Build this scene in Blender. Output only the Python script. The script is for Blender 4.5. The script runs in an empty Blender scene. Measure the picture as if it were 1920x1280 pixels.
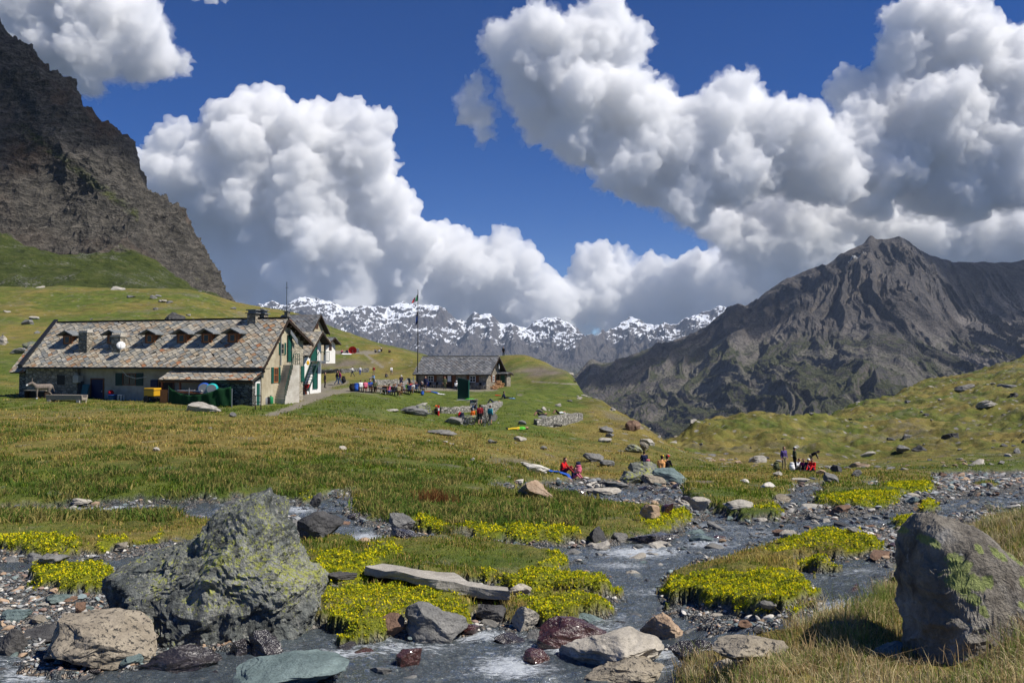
import bpy, bmesh, math, random
import numpy as np
from mathutils import Vector, Matrix

SC = bpy.context.scene
COL = SC.collection
rng = np.random.default_rng(7)
random.seed(7)

# ---------------------------------------------------------------- camera
F, HZ = 1500.0, 680.0
PITCH = math.atan((HZ - 640.0) / F)
cd = bpy.data.cameras.new('camera')
cam = bpy.data.objects.new('camera', cd); COL.objects.link(cam)
cd.sensor_width = 36.0; cd.lens = 36.0 * F / 1920.0
cd.clip_start = 0.1; cd.clip_end = 120000.0
cam.location = (0, 0, 0)
cam.rotation_euler = (math.pi / 2 + PITCH, 0, 0)
SC.camera = cam

# ---------------------------------------------------------------- world + sun
SUN_AZ = math.radians(107.0)      # from +Y towards +X
SUN_EL = math.radians(51.0)
SUN = Vector((math.sin(SUN_AZ) * math.cos(SUN_EL), math.cos(SUN_AZ) * math.cos(SUN_EL), math.sin(SUN_EL)))
W = bpy.data.worlds.new("World"); SC.world = W; W.use_nodes = True
wn = W.node_tree; wn.nodes.clear()
sky = wn.nodes.new('ShaderNodeTexSky'); sky.sky_type = 'NISHITA'; sky.sun_disc = False
sky.sun_elevation = SUN_EL; sky.sun_rotation = SUN_AZ
sky.altitude = 2500.0; sky.air_density = 0.9; sky.dust_density = 0.1; sky.ozone_density = 5.0
hs = wn.nodes.new('ShaderNodeHueSaturation'); hs.inputs['Saturation'].default_value = 1.36; hs.inputs['Hue'].default_value = 0.515; hs.inputs['Value'].default_value = 0.56
bg = wn.nodes.new('ShaderNodeBackground'); bg.inputs['Strength'].default_value = 0.13
wo = wn.nodes.new('ShaderNodeOutputWorld')
wn.links.new(sky.outputs[0], hs.inputs['Color']); wn.links.new(hs.outputs[0], bg.inputs['Color'])
wn.links.new(bg.outputs[0], wo.inputs['Surface'])
sl = bpy.data.lights.new('sun', 'SUN'); sl.energy = 4.8; sl.angle = math.radians(0.6); sl.color = (1.0, 0.95, 0.86)
so = bpy.data.objects.new('sun', sl); COL.objects.link(so)
so.rotation_euler = SUN.to_track_quat('Z', 'Y').to_euler()
SC.view_settings.view_transform = 'Standard'; SC.view_settings.look = 'None'
SC.view_settings.exposure = 0.32; SC.view_settings.gamma = 1.0; SC.view_settings.use_curve_mapping = False
SC.cycles.max_bounces = 18; SC.cycles.diffuse_bounces = 2; SC.cycles.glossy_bounces = 2
SC.cycles.transmission_bounces = 4; SC.cycles.transparent_max_bounces = 12; SC.cycles.volume_bounces = 16
SC.cycles.use_denoising = True
SC.cycles.caustics_reflective = False; SC.cycles.caustics_refractive = False

# ---------------------------------------------------------------- view geometry used for laying things out
_c, _s = math.cos(PITCH), math.sin(PITCH)
def raydir(px, py):
    x = (np.asarray(px, float) - 960.0) / F; z = (640.0 - np.asarray(py, float)) / F
    return x, _c - _s * z, _s + _c * z
def zat(px, py, Y):
    dx, dy, dz = raydir(px, py); return dz / dy * Y
def P(px, py, Y):
    dx, dy, dz = raydir(px, py); t = Y / dy
    return Vector((float(dx * t), float(Y), float(dz * t)))
def proj(x, y, z):
    d = _c * y + _s * z
    zz = -_s * y + _c * z
    return 960.0 + F * x / d, 640.0 - F * zz / d

# ---------------------------------------------------------------- numpy noise
_pr = np.random.default_rng(11)
_perm = _pr.permutation(1024).astype(np.int32)
_grad = _pr.normal(size=(1024, 3)); _grad /= np.linalg.norm(_grad, axis=1)[:, None]
_grad = _grad.astype(np.float32)
def noise3(x, y, z, seed=0):
    x = np.asarray(x, np.float32); y = np.asarray(y, np.float32); z = np.asarray(z, np.float32)
    x, y, z = np.broadcast_arrays(x, y, z)
    xi = np.floor(x).astype(np.int32); yi = np.floor(y).astype(np.int32); zi = np.floor(z).astype(np.int32)
    fx = x - xi; fy = y - yi; fz = z - zi
    u = fx * fx * fx * (fx * (fx * 6 - 15) + 10); v = fy * fy * fy * (fy * (fy * 6 - 15) + 10); w = fz * fz * fz * (fz * (fz * 6 - 15) + 10)
    def g(a, b, c):
        h = _perm[(_perm[(_perm[(xi + a + seed * 17) & 1023] + yi + b) & 1023] + zi + c) & 1023]
        G = _grad[h]
        return G[..., 0] * (fx - a) + G[..., 1] * (fy - b) + G[..., 2] * (fz - c)
    n00 = g(0,0,0) * (1-u) + g(1,0,0) * u; n10 = g(0,1,0) * (1-u) + g(1,1,0) * u
    n01 = g(0,0,1) * (1-u) + g(1,0,1) * u; n11 = g(0,1,1) * (1-u) + g(1,1,1) * u
    return 1.7 * ((n00 * (1-v) + n10 * v) * (1-w) + (n01 * (1-v) + n11 * v) * w)
def fbm(x, y, z, oct=4, seed=0, gain=0.5, lac=2.03):
    r = 0; a = 1.0; f = 1.0
    for i in range(oct):
        r = r + a * noise3(np.asarray(x) * f + i * 3.7, np.asarray(y) * f + i * 1.3, np.asarray(z) * f, seed + i)
        a *= gain; f *= lac
    return r
def ridged(x, y, z, oct=5, seed=0, gain=0.55, lac=2.1):
    r = 0; a = 1.0; f = 1.0; w = 1.0
    for i in range(oct):
        n = 1.0 - np.abs(noise3(np.asarray(x) * f + i * 5.1, np.asarray(y) * f, np.asarray(z) * f, seed + i)) * 1.6
        n = np.clip(n, 0, 1) ** 2
        r = r + a * n * w; w = np.clip(n * 1.6, 0, 1)
        a *= gain; f *= lac
    return r
def sstep(a, b, x):
    t = np.clip((np.asarray(x, float) - a) / (b - a), 0, 1); return t * t * (3 - 2 * t)
def pchip(xs, ys, xq):
    xs = np.asarray(xs, float); ys = np.asarray(ys, float); xq = np.clip(xq, xs[0], xs[-1])
    h = np.diff(xs); d = np.diff(ys) / h
    m = np.zeros(len(xs)); m[0] = d[0]; m[-1] = d[-1]
    for k in range(1, len(xs) - 1):
        if d[k-1] * d[k] > 0:
            w1 = 2 * h[k] + h[k-1]; w2 = h[k] + 2 * h[k-1]
            m[k] = (w1 + w2) / (w1 / d[k-1] + w2 / d[k])
    i = np.clip(np.searchsorted(xs, xq, side='right') - 1, 0, len(h) - 1)
    t = (xq - xs[i]) / h[i]
    return ((2*t**3 - 3*t**2 + 1) * ys[i] + (t**3 - 2*t**2 + t) * h[i] * m[i] + (-2*t**3 + 3*t**2) * ys[i+1] + (t**3 - t**2) * h[i] * m[i+1])

class Fan:
    """a height field written as depth profiles seen along a fan of bearings; real metres, sampled anywhere"""
    def __init__(s, cols, lo, hi, nk=420, nc=700, smooth=2):
        pxs = [c[0] for c in cols]
        s.l0, s.l1 = math.log(lo), math.log(hi); s.a0 = (pxs[0] - 960) / F; s.a1 = (pxs[-1] - 960) / F
        L = np.linspace(s.l0, s.l1, nk)
        Z = np.zeros((len(cols), nk))
        for i, (px, prof) in enumerate(cols):
            Ys = np.array([p[0] for p in prof], float); zz = np.array([zat(px, p[1], p[0]) for p in prof])
            Z[i] = pchip(np.log(Ys), zz / 1.0, L)
        q = np.linspace(pxs[0], pxs[-1], nc); T = np.zeros((nc, nk))
        for k in range(nk): T[:, k] = pchip(pxs, Z[:, k], q)
        for _ in range(smooth):
            T[1:-1] = (T[:-2] + 2 * T[1:-1] + T[2:]) / 4; T[:, 1:-1] = (T[:, :-2] + 2 * T[:, 1:-1] + T[:, 2:]) / 4
        s.T = T; s.nc = nc; s.nk = nk
    def __call__(s, x, y):
        y = np.maximum(np.asarray(y, float), 1e-3); a = np.asarray(x, float) / y
        u = np.clip((a - s.a0) / (s.a1 - s.a0), 0, 1) * (s.nc - 1); v = np.clip((np.log(y) - s.l0) / (s.l1 - s.l0), 0, 1) * (s.nk - 1)
        i = np.minimum(u.astype(int), s.nc - 2); k = np.minimum(v.astype(int), s.nk - 2); fu = u - i; fv = v - k
        T = s.T
        return (T[i, k] * (1-fu) + T[i+1, k] * fu) * (1-fv) + (T[i, k+1] * (1-fu) + T[i+1, k+1] * fu) * fv

# ---------------------------------------------------------------- mesh helpers
def tag(o, label=None, cat=None, group=None, kind=None):
    if label: o['label'] = label
    if cat: o['category'] = cat
    if group: o['group'] = group
    if kind: o['kind'] = kind
    return o
def np_mesh(name, V, Fq, mats=(), smooth=True, attrs=None, midx=None):
    """V (n,3), Fq (m,k) all faces the same size k"""
    V = np.ascontiguousarray(V, np.float32); Fq = np.ascontiguousarray(Fq, np.int32)
    me = bpy.data.meshes.new(name); n, k = Fq.shape
    me.vertices.add(len(V)); me.vertices.foreach_set('co', V.ravel())
    me.loops.add(n * k); me.loops.foreach_set('vertex_index', Fq.ravel())
    me.polygons.add(n); me.polygons.foreach_set('loop_start', np.arange(0, n * k, k, dtype=np.int32))
    me.polygons.foreach_set('loop_total', np.full(n, k, np.int32))
    if midx is not None: me.polygons.foreach_set('material_index', np.ascontiguousarray(midx, np.int32))
    me.update(calc_edges=True)
    me.polygons.foreach_set('use_smooth', np.full(n, bool(smooth)))
    for an, arr in (attrs or {}).items():
        arr = np.asarray(arr, np.float32)
        if arr.ndim == 1:
            at = me.attributes.new(an, 'FLOAT', 'POINT'); at.data.foreach_set('value', arr)
        else:
            if arr.shape[1] == 3: arr = np.hstack([arr, np.ones((len(arr), 1), np.float32)])
            at = me.attributes.new(an, 'FLOAT_COLOR', 'POINT'); at.data.foreach_set('color', np.ascontiguousarray(arr).ravel())
    for m in mats: me.materials.append(m)
    return me
def link(name, me, parent=None, loc=None):
    o = bpy.data.objects.new(name, me); COL.objects.link(o)
    if parent is not None: o.parent = parent
    if loc is not None: o.location = loc
    return o
def grid_faces(nr, nc):
    i = np.arange(nr * nc).reshape(nr, nc)
    return np.stack([i[:-1, :-1].ravel(), i[:-1, 1:].ravel(), i[1:, 1:].ravel(), i[1:, :-1].ravel()], 1)

# ---------------------------------------------------------------- node helpers
class NT:
    def __init__(s, name):
        s.m = bpy.data.materials.new(name); s.m.use_nodes = True; s.t = s.m.node_tree; s.t.nodes.clear()
        s.out = s.n('ShaderNodeOutputMaterial'); s.b = s.n('ShaderNodeBsdfPrincipled')
        s.l(s.b.outputs[0], s.out.inputs['Surface']); s.b.inputs['Roughness'].default_value = 0.85
        s.b.inputs['Specular IOR Level'].default_value = 0.25
    def n(s, t): return s.t.nodes.new(t)
    def l(s, a, b): s.t.links.new(a, b)
    def set(s, sock, v):
        if isinstance(v, (int, float)): sock.default_value = v
        elif isinstance(v, (tuple, list)): sock.default_value = tuple(v) + ((1.0,) if len(v) == 3 and len(sock.default_value) == 4 else ())
        else: s.l(v, sock)
    def attr(s, name, fac=True):
        a = s.n('ShaderNodeAttribute'); a.attribute_name = name; return a.outputs['Fac' if fac else 'Color']
    def pos(s): return s.n('ShaderNodeNewGeometry').outputs['Position']
    def obj(s): return s.n('ShaderNodeTexCoord').outputs['Object']
    def noise(s, vec, scale, detail=4, rough=0.55, dist=0.0, color=False):
        n = s.n('ShaderNodeTexNoise'); s.l(vec, n.inputs['Vector']); n.inputs['Scale'].default_value = scale
        n.inputs['Detail'].default_value = detail; n.inputs['Roughness'].default_value = rough; n.inputs['Distortion'].default_value = dist
        return n.outputs['Color' if color else 'Fac']
    def voro(s, vec, scale, feature='F1', out='Distance', rand=1.0):
        n = s.n('ShaderNodeTexVoronoi'); n.feature = feature; s.l(vec, n.inputs['Vector']); n.inputs['Scale'].default_value = scale
        n.inputs['Randomness'].default_value = rand
        return n.outputs[out]
    def mapv(s, vec, scale=(1,1,1), rot=(0,0,0), loc=(0,0,0)):
        n = s.n('ShaderNodeMapping'); s.l(vec, n.inputs[0]); n.inputs['Scale'].default_value = scale; n.inputs['Rotation'].default_value = rot; n.inputs['Location'].default_value = loc
        return n.outputs[0]
    def ramp(s, v, stops, interp='LINEAR'):
        n = s.n('ShaderNodeValToRGB'); n.color_ramp.interpolation = interp; s.set(n.inputs[0], v)
        e = n.color_ramp.elements
        while len(e) > len(stops): e.remove(e[-1])
        while len(e) < len(stops): e.new(0.5)
        for k, (p, c) in enumerate(stops):
            e[k].position = p; e[k].color = (c, c, c, 1) if isinstance(c, (int, float)) else tuple(c) + (1,)
        return n.outputs[0]
    def mix(s, f, a, b, mode='MIX'):
        n = s.n('ShaderNodeMix'); n.data_type = 'RGBA'; n.blend_type = mode
        s.set(n.inputs[0], f); s.set(n.inputs[6], a); s.set(n.inputs[7], b); return n.outputs[2]
    def math(s, op, a, b=0.0, clamp=False):
        n = s.n('ShaderNodeMath'); n.operation = op; n.use_clamp = clamp; s.set(n.inputs[0], a); s.set(n.inputs[1], b); return n.outputs[0]
    def bump(s, h, strength=0.5, dist=0.05, normal=None):
        n = s.n('ShaderNodeBump'); n.inputs['Strength'].default_value = strength; n.inputs['Distance'].default_value = dist; s.l(h, n.inputs['Height'])
        if normal is not None: s.l(normal, n.inputs['Normal'])
        return n.outputs[0]
    def base(s, c): s.set(s.b.inputs['Base Color'], c)
    def normal(s, nrm): s.l(nrm, s.b.inputs['Normal'])
    def rough(s, v): s.set(s.b.inputs['Roughness'], v)
def flat(name, c, rough=0.7, metal=0.0, var=0.15, scale=8.0, bump=0.0):
    t = NT(name); v = t.obj()
    n = t.noise(v, scale, 4)
    k = t.ramp(n, [(0.25, tuple(x * (1 - var) for x in c)), (0.75, tuple(min(1, x * (1 + var)) for x in c))])
    t.base(k); t.rough(rough); t.b.inputs['Metallic'].default_value = metal
    if bump: t.normal(t.bump(n, bump, 0.03))
    return t.m
# ================================================================ near ground
def stream(px, extra=()):
    """depth profile of the falling stream valley shared by all columns"""
    return [(2.5, 1900), (4.2, 1500), (5.3, 1380)] + list(extra)
COLS = [
 (-700, [(2.5,1900),(4,1550),(6.8,1290),(9.5,1150),(13,1065),(19,985),(24,930),(29,890),(38,830),(52,795),(66,772),(80,752),(100,700),(130,640),(170,590),(260,530),(330,560),(480,640)]),
 (0,    [(2.5,1900),(4,1550),(6.8,1290),(9.5,1140),(13,1055),(16,1005),(20,960),(22,945),(25,905),(30,860),(38,822),(52,790),(66,762),(80,738),(100,700),(135,640),(180,590),(260,541),(330,570),(480,650)]),
 (200,  [(2.5,1900),(4,1550),(6.8,1285),(9.5,1140),(13,1050),(16,1000),(20,960),(22,942),(25,905),(30,860),(38,822),(52,790),(64,765),(76,743),(100,715),(135,650),(180,595),(260,543),(330,575),(480,660)]),
 (330,  [(2.5,1900),(4,1550),(6.8,1283),(9.5,1140),(13,1050),(16,1000),(20,955),(22,938),(25,905),(30,862),(38,824),(52,790),(62,770),(72,751),(95,735),(135,665),(180,600),(255,545),(330,580),(480,670)]),
 (450,  [(2.5,1900),(4,1550),(6.8,1283),(9.5,1135),(13,1045),(16,1000),(20,948),(22,930),(25,905),(30,866),(38,828),(52,792),(62,771),(70,757),(95,738),(140,690),(180,625),(250,571),(330,600),(480,690)]),
 (560,  [(2.5,1900),(4,1550),(6.8,1282),(9.5,1132),(12.5,1055),(15,1010),(19,955),(22,930),(26,900),(32,866),(40,830),(52,796),(62,772),(70,756),(85,734),(105,718),(150,705),(172,698),(180,668),(186,659),(245,591),(330,640),(480,720)]),
 (640,  [(2.5,1900),(4,1550),(6.8,1282),(9.5,1132),(12.5,1055),(15,1010),(19,958),(22,930),(26,900),(33,866),(42,830),(54,798),(64,773),(74,750),(88,732),(105,719),(150,706),(172,698),(180,670),(186,660),(240,622),(330,670),(480,740)]),
 (720,  [(2.5,1900),(4,1550),(6.8,1282),(9.5,1132),(12.5,1055),(15,1012),(18,975),(22,940),(27,905),(34,868),(44,832),(57,800),(67,778),(78,756),(90,736),(105,723),(150,709),(172,700),(182,675),(188,661),(235,648),(330,700),(480,760)]),
 (800,  [(2.5,1900),(4,1550),(6.8,1282),(9.5,1135),(12.5,1056),(15,1014),(18,980),(22,948),(28,908),(35,872),(45,838),(60,806),(70,786),(82,768),(95,745),(108,731),(125,727),(138,724),(160,700),(185,675),(215,666),(300,710),(480,770)]),
 (880,  [(2.5,1900),(4,1550),(6.8,1282),(9.5,1138),(12.5,1058),(15,1016),(18,984),(22,952),(28,912),(35,880),(46,846),(60,816),(72,797),(82,775),(95,752),(108,732),(125,728),(138,725),(148,695),(168,669),(200,690),(300,730),(480,780)]),
 (980,  [(2.5,1900),(4,1550),(6.8,1282),(9.5,1140),(12.5,1060),(15,1018),(18,988),(22,958),(28,925),(34,908),(42,885),(52,856),(63,828),(74,800),(86,770),(98,748),(110,732),(125,722),(138,690),(155,667),(180,690),(300,740),(480,790)]),
 (1060, [(2.5,1900),(4,1550),(6.8,1282),(9.5,1140),(12.5,1062),(15,1020),(18,990),(22,962),(28,930),(36,912),(44,897),(50,886),(58,862),(68,830),(80,800),(90,776),(102,750),(115,725),(130,696),(137,692),(150,710),(200,750),(300,790),(480,820)]),
 (1120, [(2.5,1900),(4,1550),(6.8,1282),(9.5,1140),(12.5,1062),(15,1020),(18,992),(22,965),(28,934),(36,913),(44,899),(50,889),(58,868),(68,838),(80,806),(90,780),(102,752),(109,745),(120,765),(150,800),(200,820),(300,830),(480,850)]),
 (1200, [(2.5,1900),(4,1550),(6.8,1282),(9.5,1140),(12.5,1062),(15,1020),(18,992),(22,965),(28,935),(36,914),(44,900),(52,887),(60,866),(68,846),(78,820),(88,799),(95,803),(110,830),(150,850),(200,850),(300,850),(480,860)]),
 (1270, [(2.5,1900),(4,1550),(6.5,1282),(9.5,1140),(12.5,1062),(15,1020),(18,992),(22,965),(28,936),(36,915),(44,902),(52,891),(60,878),(70,858),(79,840),(86,846),(100,850),(120,836),(140,822),(160,840),(220,860),(480,870)]),
 (1340, [(2.5,1900),(4,1550),(5.8,1282),(8,1175),(10.5,1095),(12.5,1055),(15,1020),(18,992),(22,965),(28,936),(36,915),(46,899),(60,882),(76,871),(92,856),(106,838),(125,808),(146,782),(165,800),(220,830),(480,860)]),
 (1420, [(2.5,1900),(3.8,1500),(5,1290),(6.2,1215),(8,1150),(10.5,1085),(12.5,1050),(15,1016),(18,990),(22,963),(28,935),(36,914),(48,897),(62,884),(78,876),(92,858),(106,840),(125,808),(148,780),(170,795),(220,830),(480,860)]),
 (1520, [(2.5,1750),(3.8,1420),(5,1280),(6,1200),(7.4,1140),(9.5,1095),(12.5,1045),(15,1010),(18,985),(22,960),(28,934),(36,914),(48,897),(62,884),(80,878),(92,864),(106,845),(128,815),(155,788),(175,793),(240,800),(480,860)]),
 (1620, [(2.5,1700),(3.8,1400),(5,1265),(6,1185),(7.4,1110),(9.8,1080),(12.5,1035),(15,1003),(18,980),(22,957),(28,932),(36,913),(48,898),(62,886),(80,878),(92,866),(106,848),(130,822),(165,790),(200,765),(225,757),(300,800),(480,860)]),
 (1740, [(2.5,1640),(3.8,1370),(5,1260),(6.5,1190),(7.6,1115),(9.8,1070),(12.5,1030),(15,1000),(18,978),(22,955),(28,930),(36,911),(48,897),(64,886),(80,872),(92,856),(106,842),(135,815),(175,775),(230,738),(265,718),(330,745),(480,850)]),
 (1860, [(2.5,1600),(3.8,1330),(5,1210),(6.5,1110),(8,1035),(9.2,990),(12,1020),(15,996),(18,975),(22,953),(28,930),(38,910),(52,897),(68,886),(80,868),(92,850),(106,836),(140,795),(180,755),(240,713),(300,690),(380,720),(480,800)]),
 (1960, [(2.5,1570),(3.8,1300),(5,1170),(6.5,1070),(8,1000),(9.6,962),(12.5,1005),(15,990),(18,970),(22,950),(28,928),(38,909),(52,896),(68,885),(80,865),(92,845),(106,828),(140,785),(180,740),(240,695),(320,662),(400,700),(480,780)]),
 (2700, [(2.5,1500),(3.8,1200),(5,1090),(6.5,1000),(8,950),(9.6,920),(12.5,960),(15,960),(18,950),(22,935),(28,915),(38,898),(52,885),(68,870),(80,840),(92,810),(106,780),(140,720),(180,660),(240,600),(320,560),(400,560),(480,600)]),
]
GB = Fan(COLS, 2.5, 480)

# ---- layout polygons on the ground, written as seen in the photograph (x, y in photo pixels of the bare ground)
BED = [(-700,955),(-100,950),(60,948),(100,942),(180,938),(260,934),(330,936),(420,932),(480,928),(520,934),(580,938),(610,928),(640,921),(692,922),(650,950),(690,966),(750,988),(800,1000),(900,1010),(960,1013),(1080,1014),(1120,1012),(1220,1002),(1290,980),(1300,966),(1250,955),(1180,950),(1120,940),(1060,926),(1000,927),(920,918),(916,909),(970,908),(1080,900),(1180,902),(1290,906),(1282,930),(1320,948),(1370,962),(1392,972),(1470,968),(1460,950),(1440,940),(1475,925),(1490,906),(1530,903),(1560,906),(1540,925),(1545,935),(1600,915),(1615,905),(1650,902),(1660,918),(1745,925),(1752,905),(1740,889),(1840,886),(1960,884),(2700,880),(2700,950),(1960,960),(1850,985),(1800,1005),(1720,1060),(1690,1090),(1650,1110),(1600,1150),(1500,1200),(1450,1215),(1300,1240),(1280,1290),(1200,1400),(900,1900),(-700,1900)]
ISL = [
 [(-700,965),(-60,966),(60,968),(200,974),(330,972),(430,984),(405,1004),(330,1015),(250,1020),(240,1030),(150,1035),(60,1040),(0,1030),(-60,1035),(-700,1050)],
 [(45,1078),(100,1062),(200,1065),(220,1085),(215,1105),(150,1110),(70,1102)],
 [(560,1018),(620,1008),(690,1028),(730,1016),(850,1010),(960,1028),(1050,1040),(1062,1060),(1010,1078),(930,1092),(900,1088),(820,1088),(700,1078),(680,1088),(600,1092),(565,1060)],
 [(578,1112),(640,1102),(780,1105),(880,1118),(905,1150),(880,1178),(800,1162),(740,1168),(720,1192),(660,1197),(620,1182),(572,1160)],
 [(938,1096),(1000,1078),(1060,1085),(1130,1090),(1152,1105),(1140,1116),(1080,1113),(1020,1108),(960,1106)],
 [(925,1130),(1050,1126),(1140,1134),(1150,1145),(1090,1165),(1040,1174),(1000,1165),(945,1152)],
 [(1248,1112),(1258,1075),(1330,1060),(1400,1040),(1470,1015),(1520,1002),(1600,1004),(1660,1024),(1640,1033),(1590,1031),(1580,1046),(1520,1042),(1490,1056),(1500,1080),(1517,1110),(1512,1132),(1480,1143),(1400,1143),(1330,1132),(1260,1132)],
 [(1500,1056),(1550,1052),(1567,1066),(1530,1071)],
 [(1525,935),(1560,915),(1600,906),(1660,925),(1692,935),(1682,946),(1630,951),(1580,953),(1530,949)],
 [(1650,912),(1700,900),(1752,904),(1748,922),(1690,929),(1650,922)],
 [(1713,949),(1750,940),(1760,948),(1740,956)],
 [(1658,981),(1720,974),(1727,986),(1690,993)],
 [(1385,955),(1440,948),(1472,958),(1460,969),(1400,971)],
 [(1790,905),(1850,901),(1900,906),(1860,912)],
]
CHAN = [  # deeper running water inside the bed
 [(-700,950),(100,943),(330,935),(480,930),(560,940),(640,924),(690,924),(640,960),(700,985),(740,1005),(700,1018),(650,1008),(610,985),(560,965),(440,962),(330,970),(200,970),(60,964),(-700,962)],
 [(-700,1045),(60,1046),(150,1044),(260,1034),(330,1040),(260,1058),(60,1066),(-700,1075)],
 [(690,1006),(800,1022),(960,1020),(1120,1016),(1220,1006),(1290,985),(1330,960),(1290,930),(1240,935),(1120,938),(1060,922),(920,912),(1050,904),(1180,906),(1290,908),(1330,948),(1400,975),(1480,968),(1540,955),(1560,962),(1700,950),(1780,930),(1960,905),(2700,890),(2700,930),(1960,935),(1800,960),(1700,975),(1600,985),(1480,1000),(1380,1030),(1290,1055),(1230,1075),(1240,1120),(1240,1145),(1150,1150),(1160,1110),(1120,1080),(1060,1060),(1040,1040),(960,1026),(850,1012),(760,1012)],
 [(1480,905),(1530,903),(1560,906),(1530,925),(1530,945),(1450,950),(1478,925)],
 [(560,1095),(680,1090),(760,1092),(700,1100),(600,1108)],
 [(1510,1050),(1590,1040),(1680,1050),(1700,1070),(1640,1110),(1590,1140),(1480,1200),(1350,1215),(1200,1190),(1160,1150),(1240,1135),(1330,1180),(1440,1165),(1530,1135),(1520,1100),(1500,1070)],
 [(-700,1230),(0,1210),(80,1260),(250,1250),(420,1200),(600,1175),(760,1190),(900,1180),(1000,1170),(1150,1150),(1230,1190),(1300,1220),(1270,1290),(1200,1400),(900,1900),(-700,1900)],
]
YEL = [
 ([(40,1072),(100,1058),(210,1060),(225,1085),(218,1112),(70,1112)],1.0),
 ([(-50,1022),(60,1015),(130,1018),(155,1030),(140,1045),(-50,1045)],0.9),([(170,1025),(240,1018),(250,1032),(200,1042)],1.0),([(255,1018),(300,1010),(300,1025)],1.0),
 ([(590,1060),(640,1040),(690,1055),(690,1085),(600,1095)],1.0),([(690,1040),(740,1028),(750,1055),(720,1065)],0.8),([(1020,1050),(1062,1048),(1062,1070),(1020,1070)],1.0),([(890,1075),(925,1078),(930,1095),(890,1092)],1.0),
 ([(600,1120),(650,1105),(760,1110),(860,1125),(900,1160),(870,1180),(780,1160),(740,1170),(720,1197),(640,1200),(610,1180)],0.85),
 ([(938,1096),(1000,1078),(1060,1085),(1130,1090),(1155,1105),(1140,1118),(1080,1115),(960,1108)],0.9),
 ([(980,1132),(1150,1130),(1150,1150),(1090,1168),(1000,1172),(985,1150)],0.9),
 ([(1248,1118),(1270,1095),(1350,1085),(1430,1090),(1500,1085),(1520,1115),(1512,1136),(1480,1148),(1330,1140),(1255,1136)],1.0),
 ([(1480,1020),(1540,1002),(1600,1010),(1590,1035),(1500,1040),(1480,1060),(1440,1040)],0.7),([(1590,1015),(1660,1018),(1660,1035),(1590,1032)],1.0),([(1500,1050),(1567,1050),(1567,1072),(1520,1072)],1.0),
 ([(775,980),(830,985),(830,1002),(780,996)],1.0),([(868,995),(935,1000),(935,1014),(868,1010)],1.0),([(948,998),(1020,998),(1020,1016),(948,1014)],1.0),([(1030,1000),(1085,1000),(1085,1016),(1030,1016)],0.9),
 ([(1200,985),(1300,962),(1305,985),(1225,1002)],0.8),([(1525,945),(1600,935),(1690,930),(1692,946),(1600,956)],0.8),([(1650,915),(1745,908),(1748,924),(1690,931)],0.7),
 ([(1713,949),(1750,940),(1760,948),(1740,956)],1.0),([(1658,981),(1720,974),(1727,986),(1690,993)],1.0),([(1265,945),(1300,940),(1325,955),(1290,965)],0.8),([(1400,960),(1472,955),(1460,971)],0.6),
 ([(560,935),(590,930),(590,942)],1.0),([(525,970),(548,966),(550,980)],1.0),([(660,945),(690,945),(690,958),(660,955)],0.8),
]
RW, RH, RX0, RY0, RS = 1700, 350, -740, 860, 2.0     # raster of the layout, 2 px cells
def raster(polys, blur=1, vals=None):
    X = RX0 + (np.arange(RW) + .5) * RS; Y = RY0 + (np.arange(RH) + .5) * RS
    gx, gy = np.meshgrid(X, Y); out = np.zeros((RH, RW))
    for k, p in enumerate(polys):
        ins = np.zeros((RH, RW), bool); n = len(p)
        for i in range(n):
            x1, y1 = p[i]; x2, y2 = p[(i+1) % n]
            if y1 == y2: continue
            c = ((gy < y1) != (gy < y2)); xx = (x2 - x1) * (gy - y1) / (y2 - y1) + x1
            ins ^= c & (gx < xx)
        out[ins] = 1.0 if vals is None else vals[k]
    for _ in range(blur):
        out[:, 1:-1] = (out[:, :-2] + 2 * out[:, 1:-1] + out[:, 2:]) / 4
        out[1:-1] = (out[:-2] + 2 * out[1:-1] + out[2:]) / 4
    return out
def rs(R, px, py):
    u = np.clip((px - RX0) / RS - .5, 0, RW - 1.01); v = np.clip((py - RY0) / RS - .5, 0, RH - 1.01)
    i = v.astype(int); j = u.astype(int); fv = v - i; fu = u - j
    return (R[i, j] * (1-fu) + R[i, j+1] * fu) * (1-fv) + (R[i+1, j] * (1-fu) + R[i+1, j+1] * fu) * fv
_bed = 1 - (1 - raster([BED], 3)) - raster([BED], 3) * sstep(.38, .62, raster(ISL, 8))
def _blur(R, n, ny=None):
    R = R.copy(); ny = n if ny is None else ny
    for _ in range(n): R[:, 1:-1] = (R[:, :-2] + 2 * R[:, 1:-1] + R[:, 2:]) / 4
    for _ in range(ny): R[1:-1] = (R[:-2] + 2 * R[1:-1] + R[2:]) / 4
    return R
R_BED = _blur(_bed, 2, 1); R_BEDW = _blur(_bed, 34, 10)
R_CH = _blur(raster(CHAN, 0) * _bed, 5, 2)
R_YEL = _blur(raster([p for p, v in YEL], 0, [v for p, v in YEL]), 3, 1)

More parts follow.
